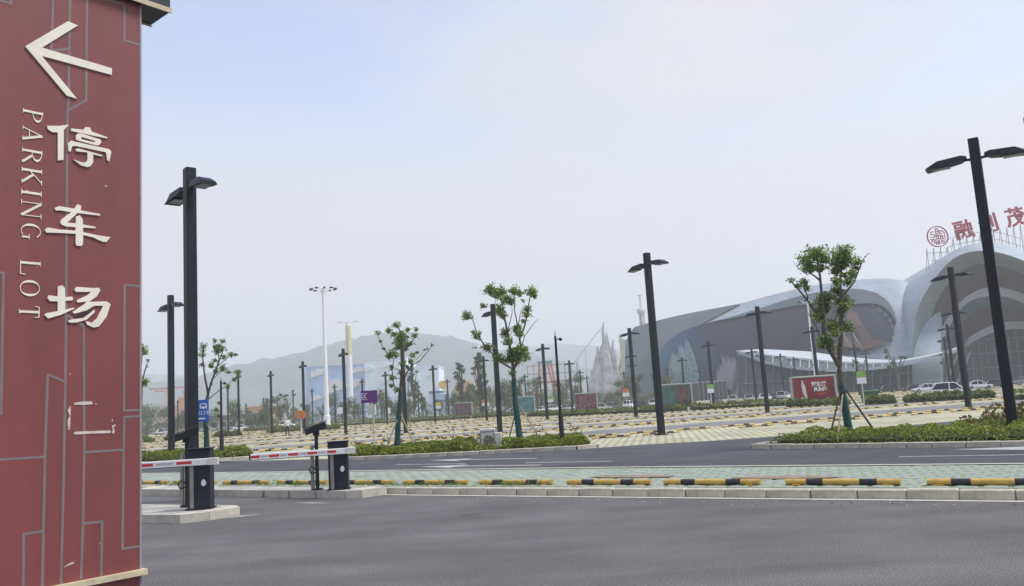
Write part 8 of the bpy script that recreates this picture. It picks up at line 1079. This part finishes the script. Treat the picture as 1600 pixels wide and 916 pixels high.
# ground floor glazing under the canopy, with mullions
glz = mat('glazing', (.035, .05, .065), .25, .25, .1); mul = mat('mullion', (.20, .225, .25), .5, .1, .2)
MB().strip(M_GLASSTOP, M_GLASSBOT).build('glazed_front', glz, mall)
for k, (x, y, z) in enumerate(M_GLASSTOP):
    if k % 2 == 0: MB().tube([(x, y-.2, z), (M_GLASSBOT[k][0], M_GLASSBOT[k][1]-.2, 0)], .13, 4).build('mullion', mul, mall)
MB().tube([tuple(Vector(c).lerp(Vector(a), 3.6/a[2])-Vector((0, .3, 0))) for a, c in zip(M_GLASSTOP, M_GLASSBOT)], .16, 4).build('transom', mul, mall)
lowwall = [(p[-1][0], p[-1][1]-.6) for p in M_FACADE[:14]]
MB().strip([(x, y, 4.6) for x, y in lowwall], [(x, y, 0) for x, y in lowwall]).build('shop_front', glz, mall); MB().tube([(x, y-.2, 4.7) for x, y in lowwall], .2, 4).build('shop_fascia', mul, mall)
for x, y in lowwall[::1]: MB().box((x, y-.15, 2.3), (.2, .2, 4.6)).build('mullion', mul, mall)
# nested arches
def arch(name, A, B, m_, smooth=True): return MB().strip(A, B).build(name, m_, mall, smooth)
back = [(x+2, y+75, z*.75) for x, y, z in M_A0]
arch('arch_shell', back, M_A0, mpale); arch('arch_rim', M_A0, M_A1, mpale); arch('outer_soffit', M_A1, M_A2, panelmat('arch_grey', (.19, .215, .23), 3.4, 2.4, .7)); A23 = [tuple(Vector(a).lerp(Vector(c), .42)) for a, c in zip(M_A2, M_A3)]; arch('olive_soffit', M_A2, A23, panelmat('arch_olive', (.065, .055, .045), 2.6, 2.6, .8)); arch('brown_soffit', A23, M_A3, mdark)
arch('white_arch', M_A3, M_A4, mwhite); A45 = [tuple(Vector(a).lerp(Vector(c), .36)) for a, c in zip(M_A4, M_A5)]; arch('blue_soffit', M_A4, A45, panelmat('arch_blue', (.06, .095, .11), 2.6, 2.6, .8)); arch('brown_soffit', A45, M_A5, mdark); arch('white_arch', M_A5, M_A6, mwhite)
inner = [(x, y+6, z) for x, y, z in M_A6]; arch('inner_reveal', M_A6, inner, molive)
c0 = [(x, y, 0) for x, y, z in inner]; MB().strip(inner, c0).build('entrance_glazing', glz, mall)
q0, q1 = min(p[0] for p in inner), max(p[0] for p in inner)
for k in range(1, 14):
    x = q0+(q1-q0)*k/14; zt = np.interp(x, [p[0] for p in inner[3:45]], [p[2] for p in inner[3:45]]); MB().box((x, inner[20][1]-.3, zt/2), (.25, .3, zt)).build('mullion', mul, mall)
for z in (4, 7.5, 11): MB().box(((q0+q1)/2, inner[20][1]-.35, z), ((q1-q0)*.92, .2, .2)).build('transom', mul, mall)
c4 = [M_A4[k] for k in range(0, 16)]; MB().strip([(x, y+2, min(z, 11)) for x, y, z in c4]+[(M_A5[8][0], M_A5[8][1], 10)], [(x, y+2, 0) for x, y, z in c4]+[(M_A5[8][0], M_A5[8][1], 0)]).build('side_glazing', glz, mall)
for k in range(3): MB().tube([(M_A4[2][0]-2+k*2.6, 194, 0), (M_A4[2][0]+2.4+k*2.8, 195, 7.5)], .3, 5).build('raking_column', mul, mall)
# roof sign on scaffolding
rsn = thing('roof_sign', 'red roof lettering with round emblem on scaffolding above the arches', 'sign', (0, 0, 0)); sred = mat('sign_red', (.36, .02, .05), .5, .08, 1); scf = mat('scaffold', (.30, .30, .33), .5, .1, 1)
(lx, ly, lz), lr = M_SIGN['logo']; rot = R(-2)
b = MB(); N = 40
for i in range(N):
    a0, a1 = 2*math.pi*i/N, 2*math.pi*(i+1)/N
    b.plate([(lr*math.cos(a0), lr*math.sin(a0)), (lr*math.cos(a1), lr*math.sin(a1)), (lr*.92*math.cos(a1), lr*.92*math.sin(a1)), (lr*.92*math.cos(a0), lr*.92*math.sin(a0))], (lx, ly, lz), X, Zv, 0, .3)
b.build('emblem_ring', sred, rsn)
b = MB(); g2 = random.Random(5)
def seg(u0, v0, u1, v1, w=.16):
    d = Vector((u1-u0, v1-v0)); d.normalize(); k = Vector((-d.y, d.x))*w/2
    b.plate([(u0-k.x, v0-k.y), (u1-k.x, v1-k.y), (u1+k.x, v1+k.y), (u0+k.x, v0+k.y)], (lx, ly, lz), X, Zv, 0, .2)
SEG = [(-.62, .5, -.25, .5), (-.62, .5, -.62, .22), (-.62, .22, -.25, .22), (-.25, .22, -.25, -.05), (-.25, -.05, -.7, -.05), (-.12, .8, .12, .8), (-.12, .8, -.12, .3), (.12, .8, .12, .3), (-.12, .55, .12, .55), (-.12, .3, .12, .3), (.28, .62, .55, .55), (.28, .62, .28, .3), (.28, .3, .5, .25), (.5, .5, .72, .4), (.72, .4, .72, .05), (-.08, .2, -.08, -.25), (.1, .2, .1, -.25), (-.3, .1, .35, .1), (.3, .15, .3, -.25), (.5, .15, .5, -.25), (.3, -.02, .5, -.02), (.62, -.05, .85, -.05),
 (-.8, -.25, .8, -.25), (-.6, -.35, -.6, -.6), (-.6, -.35, -.35, -.35), (-.35, -.35, -.35, -.7), (-.2, -.35, -.2, -.85), (0, -.35, 0, -.85), (-.2, -.6, 0, -.6), (.15, -.35, .15, -.8), (.35, -.4, .65, -.4), (.35, -.4, .35, -.55), (.35, -.55, .6, -.55), (.6, -.55, .6, -.68), (.6, -.68, .3, -.7)]
for s in SEG: seg(*[v*lr*.93 for v in s])
b.build('emblem_pattern', sred, rsn)
for ch, key in (('融', 'rong'), ('创', 'chuang'), ('茂', 'mao')):
    p = M_SIGN[key][0]; text(ch, rsn, sred, M_SIGN['h']*.98, tuple(p), 'roof_character', .15, bold=.09).rotation_euler = (R(90), R(-9), 0)
bs_ = M_SIGN['base']
for k in range(15):
    x = bs_[0][0]+(bs_[-1][0]-bs_[0][0])*k/14; zb = np.interp(x, [p[0] for p in bs_], [p[2] for p in bs_])-1.5; zt = lz-lr if x < lx+lr+.5 else np.interp(x, [M_SIGN['rong'][0][0], M_SIGN['mao'][0][0]], [M_SIGN['rong'][0][2], M_SIGN['mao'][0][2]])-1.5
    MB().box((x, ly+.4, (zb+zt)/2), (.12, .12, zt-zb)).build('upright', scf, rsn); MB().tube([(x, ly+.4, zt), (x+.5, ly+3, zb)], .06, 4).build('brace', scf, rsn)
for dz in (.6, 2.4): MB().tube([(p[0], ly+.35, p[2]+dz) for p in bs_[2:]], .07, 4).build('rail', scf, rsn)
MB().box((lx, ly+.35, lz-lr-1.2), (lr*2, .1, .12)).box((lx, ly+.35, lz-lr-3), (lr*1.6, .1, .12)).build('rail', scf, rsn)

# ------------------------------------------------------------------ hills
def hill(name, ridge, depth, m_, seed):
    g = np.random.default_rng(seed); n = 150; xs = np.linspace(ridge[0][0], ridge[-1][0], n); zs = np.interp(xs, [p[0] for p in ridge], [p[2] for p in ridge])
    k = np.ones(7)/7; zs = np.convolve(np.pad(zs, 3, 'edge'), k, 'valid'); y0 = ridge[0][1]; G = []
    rough = np.convolve(g.normal(size=n+8), np.ones(3)/3, 'same')[:n]
    for i in range(n):
        col = []
        for j, t in enumerate(np.linspace(0, 2, 17)):
            h = math.sin(math.pi/2*min(t, 2-t))**1.2; z = -3+(zs[i]+3)*h+(g.normal()*2.2+rough[i]*2.0)*(h > .1); col.append((xs[i]+g.normal()*2, y0+(t-1)*depth, z))
        G.append(col)
    MB().grid(G, 0, True).build(name, m_, None, True, kind='structure')
hm = mat('hill_green', (.045, .07, .055), .95, .45, .03, detail=12)
hill('hill', HILL, 480, hm, 1); hill('hill', HILL2, 600, hm, 2); hill('hill', HILL3, 600, hm, 3)

# ------------------------------------------------------------------ haze
m = bpy.data.materials.new('haze'); m.use_nodes = True; n = m.node_tree.nodes; n.remove(n['Principled BSDF'])
v = n.new('ShaderNodeVolumePrincipled'); v.inputs['Color'].default_value = (.91, .945, 1, 1); v.inputs['Density'].default_value = .0007; v.inputs['Anisotropy'].default_value = .2
m.node_tree.links.new(v.outputs[0], n['Material Output'].inputs['Volume'])
MB().box((0, 2250, 128.5), (8600, 5200, 261)).build('haze', m, None, label='thin pale summer haze filling the air over the car park', cat='haze', kind='stuff')
